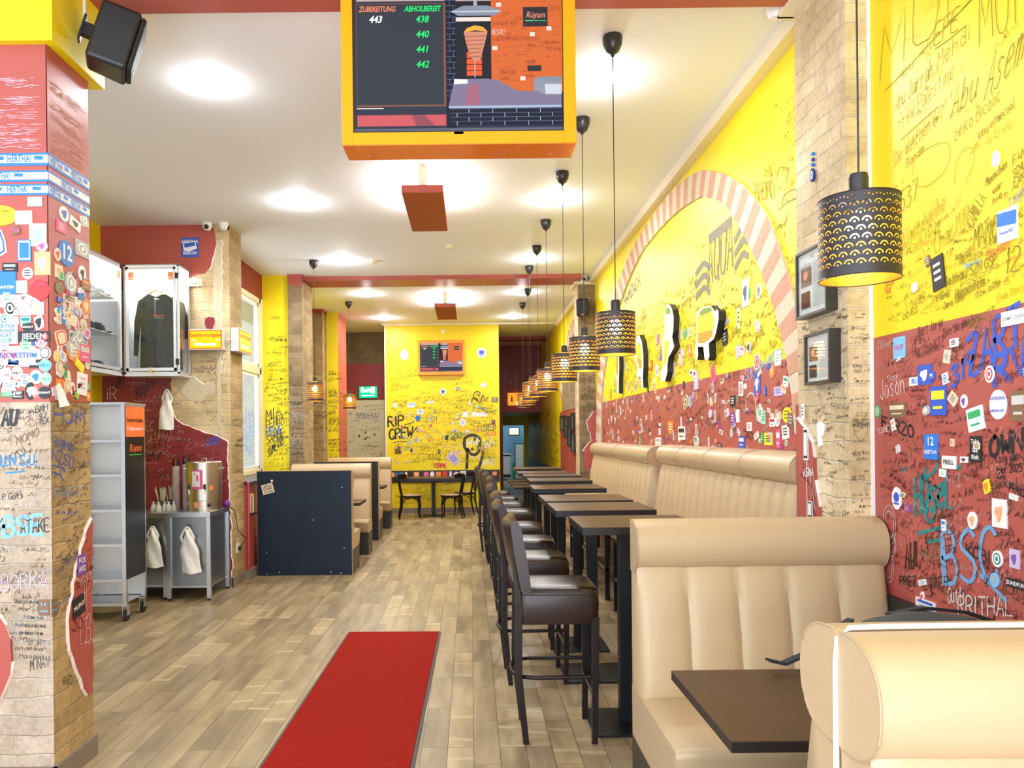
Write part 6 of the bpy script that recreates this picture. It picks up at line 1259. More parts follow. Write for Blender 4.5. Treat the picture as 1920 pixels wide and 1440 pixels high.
# ---------------------------------------------------------------- order screens
def screen_content(mb, S, x0, x1, z0, z1, k=1.0, detail=True):
    """The picture on the screen: order board, steel counter, spit and orange wall; E = self-lit colours."""
    def E(n, c, s=1.0): return emis('screen_' + n, c, s * 1.05)
    X = lambda s: x0 + (x1 - x0) * (s - 170) / 1580.0
    Z = lambda t: z1 - (z1 - z0) * (t + 48) / 1033.0
    def P(pts, m, o): flat(mb, S, ccw([(X(a), Z(b)) for a, b in pts]), m, o * k)
    R_ = lambda a, b, c, d, m, o: P([(a, b), (c, b), (c, d), (a, d)], m, o)
    R_(170, -48, 1750, 985, E('dark', (.030, .035, .06)), .001)
    R_(190, -48, 860, 15, E('pale_brick', (.45, .36, .33)), .002)
    if detail:
        for i in range(14): R_(195 + i * 48, -20 + (i % 2) * 14, 235 + i * 48, -12 + (i % 2) * 14, E('pale_line', (.75, .65, .6)), .0025)
    R_(186, 30, 866, 800, E('frame', (.22, .09, .05)), .002); R_(190, 36, 850, 788, E('slate', (.035, .042, .055)), .003)
    R_(190, 862, 865, 945, E('carpet', (.55, .10, .11)), .002); P([(600, 862), (700, 862), (780, 945), (640, 945)], E('carpet2', (.28, .07, .10)), .0025); R_(186, 808, 390, 816, E('pale_line', (.75, .65, .6)), .0025)
    R_(868, -48, 945, 985, E('black_brick', (.012, .014, .03)), .002)
    ln = E('mortar', (.16, .24, .42))
    if detail:
        for i in range(18): R_(870, 10 + i * 42, 945, 12 + i * 42, ln, .0025); R_(895 + (i % 2) * 30, 10 + i * 42, 897 + (i % 2) * 30, 52 + i * 42, ln, .0025)
    R_(1210, -48, 1750, 700, E('orange_wall', (.62, .13, .035)), .002)
    R_(945, -48, 1212, 600, E('alcove', (.018, .018, .025)), .002); R_(945, -48, 1210, 20, E('pale_brick', (.45, .36, .33)), .003); R_(945, 140, 1210, 170, E('pale_line', (.75, .65, .6)), .0025)
    R_(1025, 400, 1140, 575, E('grill_glow', (.75, .10, .03)), .003); R_(1082, 400, 1090, 590, E('steel', (.35, .36, .42)), .004)
    for yy in (445, 490, 535): R_(1025, yy, 1140, yy + 6, E('alcove', (.018, .018, .025)), .0036)
    P([(910, 95), (1000, 55), (1190, 55), (1290, 92), (1240, 130), (960, 130)], E('hood', (.22, .25, .32)), .004); R_(1080, 10, 1106, 60, E('steel', (.35, .36, .42)), .004); P([(910, 95), (1290, 92), (1280, 105), (915, 105)], E('hood_lip', (.45, .5, .6)), .0045)
    P([(1005, 250), (1185, 250), (1165, 330), (1140, 420), (1120, 470), (1080, 472), (1050, 430), (1020, 330)], E('meat', (.60, .24, .15)), .005)
    P([(1003, 255), (1030, 222), (1090, 203), (1150, 215), (1186, 250), (1150, 246), (1090, 240), (1040, 250)], E('meat_top', (.85, .38, .05)), .0055)
    if detail:
        for i, yy in enumerate((285, 315, 345, 375, 405, 435)): P([(1015 + i * 7, yy), (1170 - i * 9, yy - 6), (1170 - i * 9, yy + 2), (1015 + i * 7, yy + 8)], E('meat_dark', (.38, .12, .08)), .0058)
    P([(930, 600), (1180, 600), (1260, 610), (1400, 690), (1740, 700), (1740, 800), (885, 800)], E('counter', (.20, .17, .27)), .004); P([(885, 800), (1740, 800), (1740, 818), (885, 818)], E('counter_edge', (.35, .42, .58)), .0045); P([(930, 600), (1030, 605), (1030, 635), (925, 640)], E('glint', (.75, .76, .86)), .0045)
    P([(1030, 640), (1120, 640), (1120, 800), (1010, 800)], E('counter_red', (.34, .13, .19)), .0043)
    P([(1530, 610), (1560, 590), (1742, 590), (1742, 720), (1620, 720), (1530, 690)], E('box_side', (.26, .27, .34)), .0047); P([(1615, 645), (1742, 645), (1742, 720), (1620, 720)], E('box_front', (.55, .57, .66)), .005); P([(1530, 610), (1560, 590), (1742, 590), (1742, 628), (1620, 628)], E('hood', (.22, .25, .32)), .0052)
    R_(870, 822, 1750, 945, E('black_brick', (.012, .014, .03)), .004)
    for i, yy in enumerate((822, 853, 884, 915)):
        R_(895, yy, 1740, yy + 2, ln, .0045)
        for j in range(5): a = (1035 if i % 2 == 0 else 945) + j * 181; R_(a, yy, a + 4, yy + 30, E('mortar_bright', (.45, .5, .7)), .0045)
    R_(170, 965, 1750, 985, E('bezel_glow', (.10, .11, .15)), .005)
    R_(1455, 70, 1642, 215, E('logo_black', (.03, .028, .035)), .004)
    sc = (x1 - x0) / 1580.0
    def Tx(s, a, b, size, m, **kw): typed(mb, S, s, X(a), Z(b), size * sc, m, .007 * k, **kw)
    Tx('Rüyam', 1548, 132, 66, E('logo_red', (.9, .30, .22)), shear=.3, sx=.8); R_(1472, 168, 1530, 175, E('logo_green', (.05, .6, .2)), .0045); R_(1535, 170, 1630, 174, E('logo_green', (.05, .6, .2)), .0045)
    Tx('ZUBEREITUNG', 348, 78, 60, E('text_orange', (.85, .22, .12)), shear=.25, bold=1.2 * sc, sx=.70); Tx('ABHOLBEREIT', 692, 78, 60, E('text_green', (.02, .85, .18)), shear=.25, bold=1.2 * sc, sx=.72)
    Tx('443', 335, 155, 72, E('text_white', (1, 1, 1), 1.3), shear=.25, bold=1.2 * sc, sx=.9)
    for i, n in enumerate(('438', '440', '441', '442')): Tx(n, 688, 156 + i * 112, 72, E('text_green', (.02, .85, .18)), shear=.25, bold=1.2 * sc, sx=.9)
    if detail:
        MATS['ink_scr'] = E('wall_ink', (.22, .04, .02)); PAL['scr'] = (0, 0, 0); MATS['ink_scrw'] = E('pale_line', (.75, .65, .6)); PAL['scrw'] = (0, 0, 0)
        o_, OF = 0, OFFN[0]
        class S2(Surf):
            def w(self, a, b, o=0.0): return Surf.w(self, a, b, .0045 * k + o * .1)
        s2 = S2(S.k, S.c)
        for tx, a, b, c, h, ink in (('DAN WAR HER', 1225, 205, 1410, 32, 'scr'), ('BESTE!', 1218, 272, 1325, 36, 'scrw'), ('GLUCKLICH UND', 1220, 318, 1420, 32, 'scr'), ('ZUFRIEDEN', 1425, 318, 1580, 30, 'scr'), ('NO WAR', 1632, 395, 1748, 30, 'scr'), ('MARIA', 1282, 612, 1355, 22, 'scr'),
                                    ('Life', 1395, 168, 1450, 40, 'scr'), ('Messer', 1490, 365, 1555, 26, 'scr'), ('MOABIT', 1480, 490, 1555, 24, 'scr'), ('OSIW YOU', 1280, 565, 1395, 28, 'scr'), ('Pichel', 1475, 592, 1530, 22, 'scr'), ('@hudnent', 1622, 345, 1740, 24, 'scr'), ('DINO', 1650, 105, 1760, 50, 'scr')):
            write(mb, s2, tx, [(X(a), Z(b)), (X(c), Z(b)), (X(a), Z(b - h))], 2.6 * sc, ink, raw=True)
        for i in range(60):
            a, b = random.uniform(1225, 1690), random.uniform(0, 640); 
            if 1440 < a < 1650 and 40 < b < 225 or (b > 560 and a > 1480): continue
            scribble(mb, s2, X(a), Z(b), 2, 16 * sc, 'scr', 1.8 * sc)
        for a, b in ((1252, 50), (1632, 230), (1505, 272), (1220, 372), (1430, 600)): R_(a, b - 14, a + 38, b + 16, E('pale_line', (.75, .65, .6)), .0048)
        R_(1485, 505, 1590, 548, E('logo_black', (.03, .028, .035)), .0048)
def order_screen(name, lab, fx0, fx1, fz0, fz1, sx0, sx1, sz0, sz1, y, d, k, detail, fm, um):
    t = thing(name, lab, 'screen', ((fx0 + fx1) / 2, y, fz0))
    inv = Matrix.Translation(-Vector(t.location))
    m = MB(); m.xf = inv
    for a, b, c, e in ((fx0, sx0, fz0, fz1), (sx1, fx1, fz0, fz1), (sx0, sx1, fz0, sz0), (sx0, sx1, sz1, fz1)): m.box(a, b, y, y + .025, c, e, fm)
    fr = m.build('frame', t, bevel=.002)
    m = MB(); m.xf = inv; m.box(fx0 + .004, fx1 - .004, y + .025, y + d, fz0 + .002, fz1 - .002, um); m.build('housing', t)
    if detail:
        m = MB(); m.xf = inv; m.box(fx0 + .002, fx1 - .002, y + .002, y + d, fz0 - .003, fz0, um)
        for a in (.1, .5, .9): m.lathe([(.0001, fz0 - .006), (.004, fz0 - .006), (.004, fz0 - .002)], fx0 + (fx1 - fx0) * a, y + d * .7, STEEL, 8)
        m.build('underside', t)
    m = MB(); m.xf = inv; m.box(sx0, sx1, y + .012, y + .024, sz0, sz1, BLK); sc = m.build('screen', t)
    m = MB(); m.xf = inv; screen_content(m, Surf('B', y + .012), sx0 + .006 * k, sx1 - .004 * k, sz0 + .006 * k, sz1, k, detail); m.build('screen_picture', sc)
    m = MB(); m.xf = inv; m.box((sx0 + sx1) / 2 - .022 * k, (sx0 + sx1) / 2 + .022 * k, y + .0, y + .014, sz0 - .012 * k, sz0 + .004, BLK); m.build('sensor', sc)
    return t
order_screen('order_screen', 'large order screen in an orange-yellow box under the ceiling, showing numbers 438 to 443', -.570, .498, 2.89, 3.66, -.518, .442, 2.946, 3.585, 3.50, .19, 1.0, True, ORF, ORU)
order_screen('order_screen', 'small order screen in an orange frame on the yellow back wall', -1.030, -.095, 2.745, 3.435, -.985, -.145, 2.81, 3.375, 15.27, .09, .9, False, mat('orange_frame_small', (.93, .27, .01), .35), mat('orange_frame_small', (.93, .27, .01), .35))
# ---------------------------------------------------------------- lit food figures standing off the right wall
def lightbox(name, lab, poly, bands, X0=1.735):
    t = thing(name, lab, 'sign'); S_ = Surf('R', 1.788)
    P = ccw([S_.cv(p) for p in poly])
    cx, cy = sum(p[0] for p in P) / len(P), sum(p[1] for p in P) / len(P)
    m = MB(); th = 1.788 - X0; n = len(P)
    m.add([S_.w(x, y, .0) for x, y in P] + [S_.w(x, y, th) for x, y in P], [(i, (i + 1) % n, n + (i + 1) % n, n + i) for i in range(n)], BLK); m.build('black_side', t)
    m = MB(); flat(m, S_, P, emis('lightbox_white', (1.0, .93, .75), 2.2), th); f = m.build('lit_face', t)
    m = MB(); xs0, xs1 = min(p[0] for p in P), max(p[0] for p in P)
    for k, (pts, mt) in enumerate(bands):
        flat(m, S_, ccw([S_.cv(p) for p in pts]), mt, th + .002 + .001 * k)
    m.build('printed_picture', f)
    return t
LY = emis('lightbox_yellow', (.95, .60, .03), 1.3); LO = emis('lightbox_orange', (.95, .36, .03), 1.1); LG = emis('lightbox_green', (.30, .45, .05), .8); LB = emis('lightbox_bread', (.98, .78, .40), 1.6); LK = mat('lightbox_line', (.05, .04, .02), .5); LW = emis('lightbox_glove', (1, 1, .96), 2.2)
lightbox('food_lightbox', 'lit yellow taco-shaped light box on the yellow wall, closest to the arch stones', [(5.866,2.466),(5.784,2.486),(5.678,2.484),(5.527,2.471),(5.48,2.444),(5.421,2.412),(5.385,2.421),(5.351,2.401),(5.353,2.342),(5.415,2.257),(5.463,2.222),(5.574,2.208),(5.575,2.173),(5.565,2.111),(5.603,2.083),(5.679,2.106),(5.702,2.195),(5.848,2.212),(5.837,2.15),(5.866,2.112),(5.907,2.137),(5.904,2.218),(5.874,2.256)],
         [([(5.84,2.446),(5.731,2.461),(5.48,2.421),(5.423,2.352),(5.487,2.24),(5.662,2.218),(5.834,2.235),(5.857,2.335)], LY), ([(5.831,2.311),(5.461,2.289),(5.499,2.241),(5.662,2.218),(5.834,2.235)], LO), ([(5.785,2.466),(5.679,2.476),(5.515,2.461),(5.468,2.427),(5.616,2.427),(5.759,2.434)], LG)])
lightbox('food_lightbox', 'tall lit wrap-shaped light box on the yellow wall, middle of the food signs', [(6.75,2.688),(6.642,2.661),(6.574,2.613),(6.526,2.538),(6.547,2.427),(6.584,2.377),(6.519,2.288),(6.625,2.245),(6.715,2.217),(6.754,2.151),(6.757,2.09),(6.834,2.02),(6.968,2.02),(6.985,2.074),(6.905,2.14),(6.9,2.245),(6.934,2.335),(6.912,2.409),(6.817,2.416),(6.829,2.56),(6.789,2.639)],
         [([(6.79,2.601),(6.611,2.573),(6.58,2.477),(6.619,2.382),(6.781,2.393),(6.813,2.51)], LB), ([(6.838,2.371),(6.655,2.368),(6.714,2.254),(6.81,2.141),(6.884,2.167)], LY), ([(6.769,2.654),(6.643,2.643),(6.593,2.58),(6.772,2.598)], LG), ([(6.945,2.095),(6.831,2.086),(6.853,2.026),(6.948,2.028)], LW)])
lightbox('food_lightbox', 'lit crescent sandwich light box on the yellow wall, half hidden by the large pendant shade', [(7.968,2.551),(7.867,2.56),(7.748,2.481),(7.683,2.34),(7.69,2.207),(7.719,2.102),(7.699,2.01),(7.771,2.014),(7.79,2.118),(7.863,2.14),(7.913,2.127),(8.014,2.157),(7.935,2.2),(8.007,2.29),(8.107,2.366),(8.075,2.492)],
         [([(7.945,2.493),(7.797,2.476),(7.731,2.344),(7.737,2.211),(7.859,2.21),(7.98,2.315),(8.026,2.43)], LY), ([(7.979,2.342),(7.757,2.293),(7.737,2.211),(7.859,2.21)], LO)])
lightbox('food_lightbox', 'narrow lit skewer-shaped light box on the yellow wall, farthest of the food signs', [(9.142,2.508),(8.945,2.5),(8.924,2.312),(8.965,2.16),(8.973,2.018),(9.07,2.023),(9.061,2.186),(9.156,2.269),(9.116,2.392)],
         [([(9.111,2.467),(8.98,2.454),(8.956,2.315),(8.993,2.225),(9.123,2.266)], LO)])
# ---------------------------------------------------------------- lit return signs
def litsign(lab, S_, a0, a1, z0, z1, depth, lean=0, name='return_sign'):
    t = thing(name, lab, 'sign'); m = MB()
    p = [S_.w(a, z, o) for o in (0.0, depth) for z in (z0, z1) for a in (a0, a1)]
    xs, ys, zs = [q[0] for q in p], [q[1] for q in p], [q[2] for q in p]; m.box(min(xs), max(xs), min(ys), max(ys), min(zs), max(zs), ALU); m.build('case', t, bevel=.003)
    m = MB(); fo = emis('sign_orange', (1.0, .17, .01), 1.4); fy = emis('sign_amber', (1.0, .52, .01), 1.5); fw = emis('sign_white', (1, .95, .75), 2.5); fd = mat('sign_red_ink', (.75, .03, .0), .5)
    flat(m, S_, [(a0 + .006, z0 + .008), (a1 - .006, z0 + .008), (a1 - .006, z1 - .008), (a0 + .006, z1 - .008)], fo, depth + .001); flat(m, S_, [(a0 + .02, z0 + .02), (a1 - .02, z0 + .02), (a1 - .02, z1 - .02), (a0 + .02, z1 - .02)], fy, depth + .002)
    c = (a0 + a1) / 2; w = a1 - a0; h = z1 - z0
    typed(m, S_, 'Geschirrrückgabe', c, z0 + h * .71, h * .24, fd, depth + .004, bold=.001, sx=min(1.0, w / (h * 1.9)))
    typed(m, S_, 'Dishes return', c, z0 + h * .27, h * .21, fw, depth + .004, bold=.003, sx=min(1.0, w / (h * 1.9)))
    for sg in (-1, 1): flat(m, S_, [(c + sg * w * .42, z0 + h * .46), (c + sg * w * .30, z0 + h * .44), (c + sg * w * .30, z0 + h * .52)][::sg], fw, depth + .004)
    m.build('lit_front', t); return t
litsign('lit orange dish-return sign flat on the peeled brick facing us', Surf('B', 7.99), -2.885, -2.53, 2.46, 2.67, .10)
litsign('lit orange dish-return sign on the brick corner, its plain white end towards us', Surf('L', -2.485), 8.0, 8.46, 2.455, 2.70, .085)
m = MB(); m.tube([(-2.53, 7.93, 2.56), (-2.49, 7.93, 2.57), (-2.47, 8.0, 2.57)], .005, WPL, 6); single('sign_cable', m, 'short white cable joining the two lit dish-return signs', 'cable')
ws = MB(); SW = Surf('B', 19.39); ws.box(.955, 1.31, 19.34, 19.40, 2.27, 2.58, emis('toilet_sign_orange', (1, .30, .02), 1.3)); SWs = Surf('B', 19.34)
for x in (1.05, 1.21): flat(ws, SWs, disc2(x, 2.50, .018, n=10), pc('black'), .003); flat(ws, SWs, [(x - .025, 2.36), (x + .025, 2.36), (x + .018, 2.475), (x - .018, 2.475)], pc('black'), .003)
flat(ws, SWs, [(1.16, 2.28), (1.27, 2.28), (1.27, 2.36), (1.16, 2.36)], emis('sign_white', (1, .95, .75), 2.5), .002)
single('toilet_sign', ws, 'small lit orange toilet sign high on the dark wall of the passage', 'sign')
# ---------------------------------------------------------------- framed articles
def framed(lab, S_, a0, a1, z0, z1, d, seed, name='picture_frame', bw=.014, simple=False):
    t = thing(name, lab, 'framed picture'); random.seed(seed); m = MB()
    def bx(A0, A1, Z0, Z1, o0, o1, mt):
        p = [S_.w(a, z, o) for o in (o0, o1) for z in (Z0, Z1) for a in (A0, A1)]; m.box(min(q[0] for q in p), max(q[0] for q in p), min(q[1] for q in p), max(q[1] for q in p), Z0, Z1, mt)
    for q in ((a0, a0 + bw, z0, z1), (a1 - bw, a1, z0, z1), (a0 + bw, a1 - bw, z0, z0 + bw), (a0 + bw, a1 - bw, z1 - bw, z1)): bx(*q, .002, d, mat('black_frame_wood', (.03, .026, .024), .35))
    m.build('frame', t, bevel=.001)
    m = MB(); flat(m, S_, [(a0 + bw, z0 + bw), (a1 - bw, z0 + bw), (a1 - bw, z1 - bw), (a0 + bw, z1 - bw)], PAPER if not simple else random.choice([pc('silver'), pc('grey'), pc('cream')]), d * .76)
    w, h = a1 - a0, z1 - z0
    if not simple:
        typed(m, S_, 'DZ' if seed == 3 else '.', (a0 + a1) / 2, z1 - h * .12, h * .07, pc('red'), d * .76 + .002)
        for i in range(26):
            z = z1 - h * (.22 + .026 * i)
            if z < z0 + .03: break
            for c0, c1 in (((.52, .90),) if i < 22 and i > 2 else ((.12, .46), (.52, .90))): flat(m, S_, [(a0 + w * c0, z), (a0 + w * c1 * random.uniform(.93, 1), z), (a0 + w * c1, z + h * .008), (a0 + w * c0, z + h * .008)], pc('grey'), d * .76 + .002)
        flat(m, S_, [(a0 + w * .14, z0 + h * .46), (a0 + w * .47, z0 + h * .46), (a0 + w * .47, z0 + h * .74), (a0 + w * .14, z0 + h * .74)], pc('brown'), d * .76 + .003)
        flat(m, S_, disc2(a0 + w * .30, z0 + h * .62, w * .08, h * .07, 10), pc('peach'), d * .76 + .004)
        flat(m, S_, [(a0 + w * .14, z0 + h * .14), (a0 + w * .42, z0 + h * .14), (a0 + w * .42, z0 + h * .38), (a0 + w * .14, z0 + h * .38)], pc('black' if seed == 4 else 'penR'), d * .76 + .003)
    m.build('print', t)
    m = MB(); bx(a0 + bw, a1 - bw, z0 + bw, z1 - bw, d * .9, d * .9 + .002, TGL); m.build('glass', t)
    return t
framed('black framed article on the near brick pillar, partly behind the pendant shade', SP, -3.83, -3.50, 2.115, 2.44, .055, 3)
framed('black framed article on the near brick pillar, the lower of two, reflecting the pendant', SP, -3.74, -3.475, 1.785, 2.03, .055, 4)
fl = ['topmost narrow black frame at the far end of the frame cluster on the red wall', 'second narrow black frame from the far end of the cluster', 'narrow black frame hanging lowest of the far half of the cluster', 'highest narrow black frame in the middle of the cluster', 'lowest narrow black frame of the cluster, tilted slightly', 'narrow black frame at the near end of the cluster, by the far brick pillar']
for i, (a, b, z0, z1) in enumerate(((15.0, 14.4, 1.60, 1.89), (14.3, 13.8, 1.47, 1.87), (13.9, 13.45, 1.33, 1.70), (13.40, 12.98, 1.60, 1.91), (13.35, 12.93, 1.23, 1.55), (12.75, 12.4, 1.31, 1.71))):
    framed(fl[i], SR, -a, -b, z0, z1, .05, 10 + i, bw=.03, simple=True)
random.seed(99)
# ---------------------------------------------------------------- amulet on the brick
t = thing('evil_eye_amulet', 'small blue glass evil eye amulet with beads hanging on the near brick pillar', 'amulet', (1.672, 3.72, 2.9))
m = MB()
for k, z in enumerate((.005, -.022, -.048)): m.ball((0, 0, z), .0095, mat('blue_bead', (.0, .22, .75), .15) if k != 1 else mat('dark_bead', (.03, .05, .25), .15), 12)
m.build('bead_string', t, smooth=2)
m = MB(); S_ = Surf('R', 0.0); slab(m, S_, disc2(0, -.098, .021, .033, 20), mat('cobalt_glass', (.015, .02, .22), .1), 0, .008); flat(m, S_, disc2(0, -.098, .013, .021, 16), pc('white'), .0085); flat(m, S_, disc2(0, -.098, .008, .013, 16), pc('sky'), .009); flat(m, S_, disc2(0, -.098, .004, .006, 10), pc('black'), .0095); m.build('eye_disc', t)
# ---------------------------------------------------------------- dado rail with doodles on the near right wall
m = MB(); m.box(1.765, 1.789, 1.55, 3.40, .69, .862, BLK); dr = single('wall_rail', m, 'black board rail with coloured doodles along the foot of the near red wall', 'rail')
m = MB(); SRr = Surf('R', 1.765)
for a, c, r in ((-3.10, 'green', .02), (-2.98, 'peach', .028), (-2.80, 'orange', .015), (-2.62, 'sky', .03), (-2.4, 'yellow', .02), (-2.2, 'pink', .03)): flat(m, SRr, disc2(a, .80, r, r * 1.3, 12), pc(c), .002)
m.build('doodles', dr)
# ---------------------------------------------------------------- dark coat and bag on the near table
t = thing('dark_backpack', 'grey and black backpack with loose straps lying on the near table behind the closest bench', 'bag')
m = MB(); loops = []
for i in range(15):
    u = i / 14; x = 1.12 + .56 * u; h = .27 * (math.sin(PI * (.12 + .80 * u)) ** .6) + .012 * math.sin(9 * u); d = .17 * (math.sin(PI * (.1 + .8 * u)) ** .5)
    loops.append([(x, 2.34 + d * math.cos(a) + .01 * math.sin(3 * a + 5 * u), .752 + h * max(0, .5 + .5 * math.sin(a)) * (1 + .05 * math.sin(4 * a))) for a in [2 * PI * k / 16 for k in range(16)]])
m.loft(loops, mat('grey_fabric', (.045, .05, .05), .85, bump=.4, bscale=60)); m.build('body', t, smooth=2)
m = MB()
for pts in ([(1.20, 2.44, .96), (1.16, 2.52, .89), (1.11, 2.58, .81), (1.05, 2.60, .775), (1.0, 2.61, .785)], [(1.20, 2.46, .90), (1.17, 2.56, .84), (1.13, 2.60, .80), (1.09, 2.61, .79)], [(1.30, 2.40, .985), (1.42, 2.42, 1.0), (1.55, 2.42, .985), (1.62, 2.40, .96)]):
    pts = [Vector(p) for p in pts]
    m.loft([[p + Vector((0, -.022, .004)), p + Vector((0, .022, 0)), p + Vector((0, .022, .008)), p + Vector((0, -.022, .014))] for p in pts], mat('black_webbing', (.012, .012, .014), .8))
m.build('strap', t, smooth=.5)
# ---------------------------------------------------------------- tray trolley
t = thing('tray_trolley', 'tall steel tray trolley on castors beside the near left pier, shelves empty', 'trolley', (-3.28, 6.75, 0))
def L(m): m.xf = Matrix.Translation((3.28, -6.75, 0)); return m
x0, x1, y0, y1 = -3.62, -2.94, 6.54, 6.95
for x in (x0, x1 - .035):
    for y in (y0, y1 - .035): m = L(MB()); m.box(x, x + .035, y, y + .035, .14, 1.85, STEEL); m.build('upright', t, bevel=.002)
m = L(MB()); m.box(x0 - .005, x1 + .005, y0 - .005, y1 + .005, 1.85, 1.87, STEEL); m.build('top_panel', t)
m = L(MB()); m.box(x0 + .035, x1 - .035, y1 - .03, y1 - .022, .16, 1.85, STEEL); m.build('back_sheet', t)
m = L(MB()); m.box(x0 + .01, x0 + .014, y0 + .03, y1 - .03, .16, 1.85, DSTEEL); m.build('side_sheet', t)
for z in (1.55, 1.255, .955, .66, .36, .155):
    m = L(MB()); m.box(x0 + .02, x1 - .02, y0 + .01, y1 - .03, z - .004, z, STEEL).box(x0 + .02, x1 - .02, y0 + .004, y0 + .012, z - .022, z + .002, STEEL); m.build('shelf', t, bevel=.001)
m = L(MB()); m.box(x1 + .000, x1 + .005, y0 + .004, y1 - .03, .36, 1.84, mat('gloss_black_panel', (.006, .006, .007), .3, spec=.3)); sp_ = m.build('side_panel', t)
m = L(MB()); SQ = Surf('L', x1 + .005); oc = mat('sign_orange_print', (.95, .16, .02), .5)
flat(m, SQ, [(y0 + .006, 1.575), (y1 - .032, 1.575), (y1 - .032, 1.838), (y0 + .006, 1.838)], oc, .001)
typed(m, SQ, 'Geschirrrückgabe', 6.73, 1.72, .05, pc('black'), .003, sx=.92, bold=.0008); typed(m, SQ, '↓ Dishes return ↓', 6.73, 1.645, .046, pc('white'), .003, sx=.92, bold=.0008)
typed(m, SQ, 'Rüyam', 6.73, 1.475, .095, oc, .003, shear=.25, sx=.95); flat(m, SQ, [(6.60, 1.415), (6.86, 1.415), (6.86, 1.422), (6.60, 1.422)], mat('logo_green_print', (.03, .55, .12), .5), .002)
m.build('printed_sign', sp_)
for x, y in ((x0 + .03, y0 + .03), (x1 - .02, y0 + .03), (x0 + .03, y1 - .04), (x1 - .02, y1 - .04)):
    m = L(MB()); m.box(x - .025, x + .025, y - .025, y + .025, .125, .14, STEEL).box(x - .022, x - .018, y - .02, y + .03, .05, .125, STEEL).box(x + .018, x + .022, y - .02, y + .03, .05, .125, STEEL); c_ = m.build('caster', t)
    m = MB(); m.xf = Matrix.Translation((3.28, -6.75, 0)) @ Matrix.Translation((x, y + .012, .045)) @ Matrix.Rotation(PI / 2, 4, 'Y'); m.lathe([(.0001, -.012), (.03, -.014), (.045, -.012), (.045, .012), (.03, .014), (.0001, .012)], 0, 0, RUB, 20); m.build('wheel', c_, smooth=.6)
# ---------------------------------------------------------------- steel tables
def steel_table(lab, x0, x1, y0, y1, h, panel=True):
    t = thing('steel_table', lab, 'table')
    m = MB(); m.box(x0, x1, y0, y1, h - .05, h, STEEL); m.build('worktop', t, bevel=.003)
    for x in (x0, x1 - .04):
        for y in (y0, y1 - .04): m = MB(); m.box(x, x + .04, y, y + .04, .02, h - .05, STEEL).box(x + .008, x + .032, y + .008, y + .032, 0, .02, BLK); m.build('leg', t, bevel=.002)
    m = MB(); m.box(x0 + .04, x1 - .04, y0 + .018, y0 + .022, .14, h - .05, DSTEEL); m.build('front_panel', t)
    m = MB(); m.box(x1 - .022, x1 - .018, y0 + .04, y1 - .04, .14, h - .05, DSTEEL); m.build('side_panel', t)
    m = MB(); m.box(x0 + .02, x1 - .02, y0 + .02, y1 - .02, .12, .14, STEEL); m.build('lower_shelf', t)
    return t
steel_table('steel work table under the hot water boiler, a white bag on its front', -2.92, -2.50, 7.36, 7.96, .845)
steel_table('steel work table in the shadow between the trolley and the boiler table', -3.60, -2.94, 7.42, 7.96, .835)
# hot water boiler
t = thing('water_boiler', 'stainless steel hot water boiler with two black taps on the steel table', 'boiler', (-2.655, 7.66, .845)); BS = mat('polished_boiler_steel', (.60, .54, .44), .32, 1.0)
m = MB(); m.lathe([(.0001, .0), (.158, .0), (.160, .02), (.160, .095), (.166, .10), (.166, .425), (.0001, .425)], 0, 0, BS, 40); m.build('body', t, smooth=.6)
m = MB(); m.lathe([(.168, .425), (.168, .47), (.160, .478), (.0001, .482)], 0, 0, BS, 40); l_ = m.build('lid', t, smooth=.6)
m = MB(); m.tube([(-.025, 0, .48), (-.022, 0, .505), (0, 0, .512), (.022, 0, .505), (.025, 0, .48)], .005, STEEL, 8); m.build('lid_knob', l_)
for s in (-1, 1): m = MB(); m.tube([(s * .16, -.03, .40), (s * .185, -.04, .41), (s * .187, .03, .41), (s * .16, .04, .40)], .006, STEEL, 8); m.build('handle', t)
for x in (-.085, .065): m = MB(); m.xf = Matrix.Translation((x, 0, 0)); m.tube([(0, -.15, .21), (0, -.185, .21), (0, -.185, .165)], .008, STEEL, 8); m.box(-.010, .010, -.195, -.175, .215, .26, BLK); m.build('tap', t)
m = MB(); LB_ = pc('white')
def curved(m, a0, a1, z0, z1, mt, r):
    m.add([(r * math.sin(a0 + (a1 - a0) * i / 8), -r * math.cos(a0 + (a1 - a0) * i / 8), z) for z in (z0, z1) for i in range(9)], [(i, i + 1, i + 10, i + 9) for i in range(8)], mt)
curved(m, -.42, .24, .21, .40, pc('pink'), .1675); curved(m, -.40, .08, .235, .385, LB_, .1682); curved(m, -.12, .0, .29, .35, pc('pink'), .1688); curved(m, -.30, -.18, .355, .362, pc('red'), .1688); curved(m, .62, .82, .20, .245, pc('orange'), .1675); curved(m, -.3, .1, .03, .085, pc('peach'), .1612); curved(m, -1.2, -.8, .06, .09, pc('white'), .1612); m.build('label', t, smooth=1)
m = MB(); m.xf = Matrix.Translation((.095, -.13, .055)) @ Matrix.Rotation(PI / 2, 4, 'X') @ Matrix.Rotation(-.6, 4, 'Y'); m.lathe([(.0001, 0), (.02, 0), (.018, .02), (.0001, .02)], 0, 0, BLK, 14); m.build('dial', t)
m = MB()
for k in range(3): m.ball((-2.505 + .004 * k, 7.90 - .02 * k, .875 + .008 * (k % 2)), .035, mat('purple_cloth', (.16, .03, .28), .8, bump=.5), 12, .9)
single('purple_cloth', m, 'crumpled purple cloth beside the boiler at the end of the steel table', 'cloth')
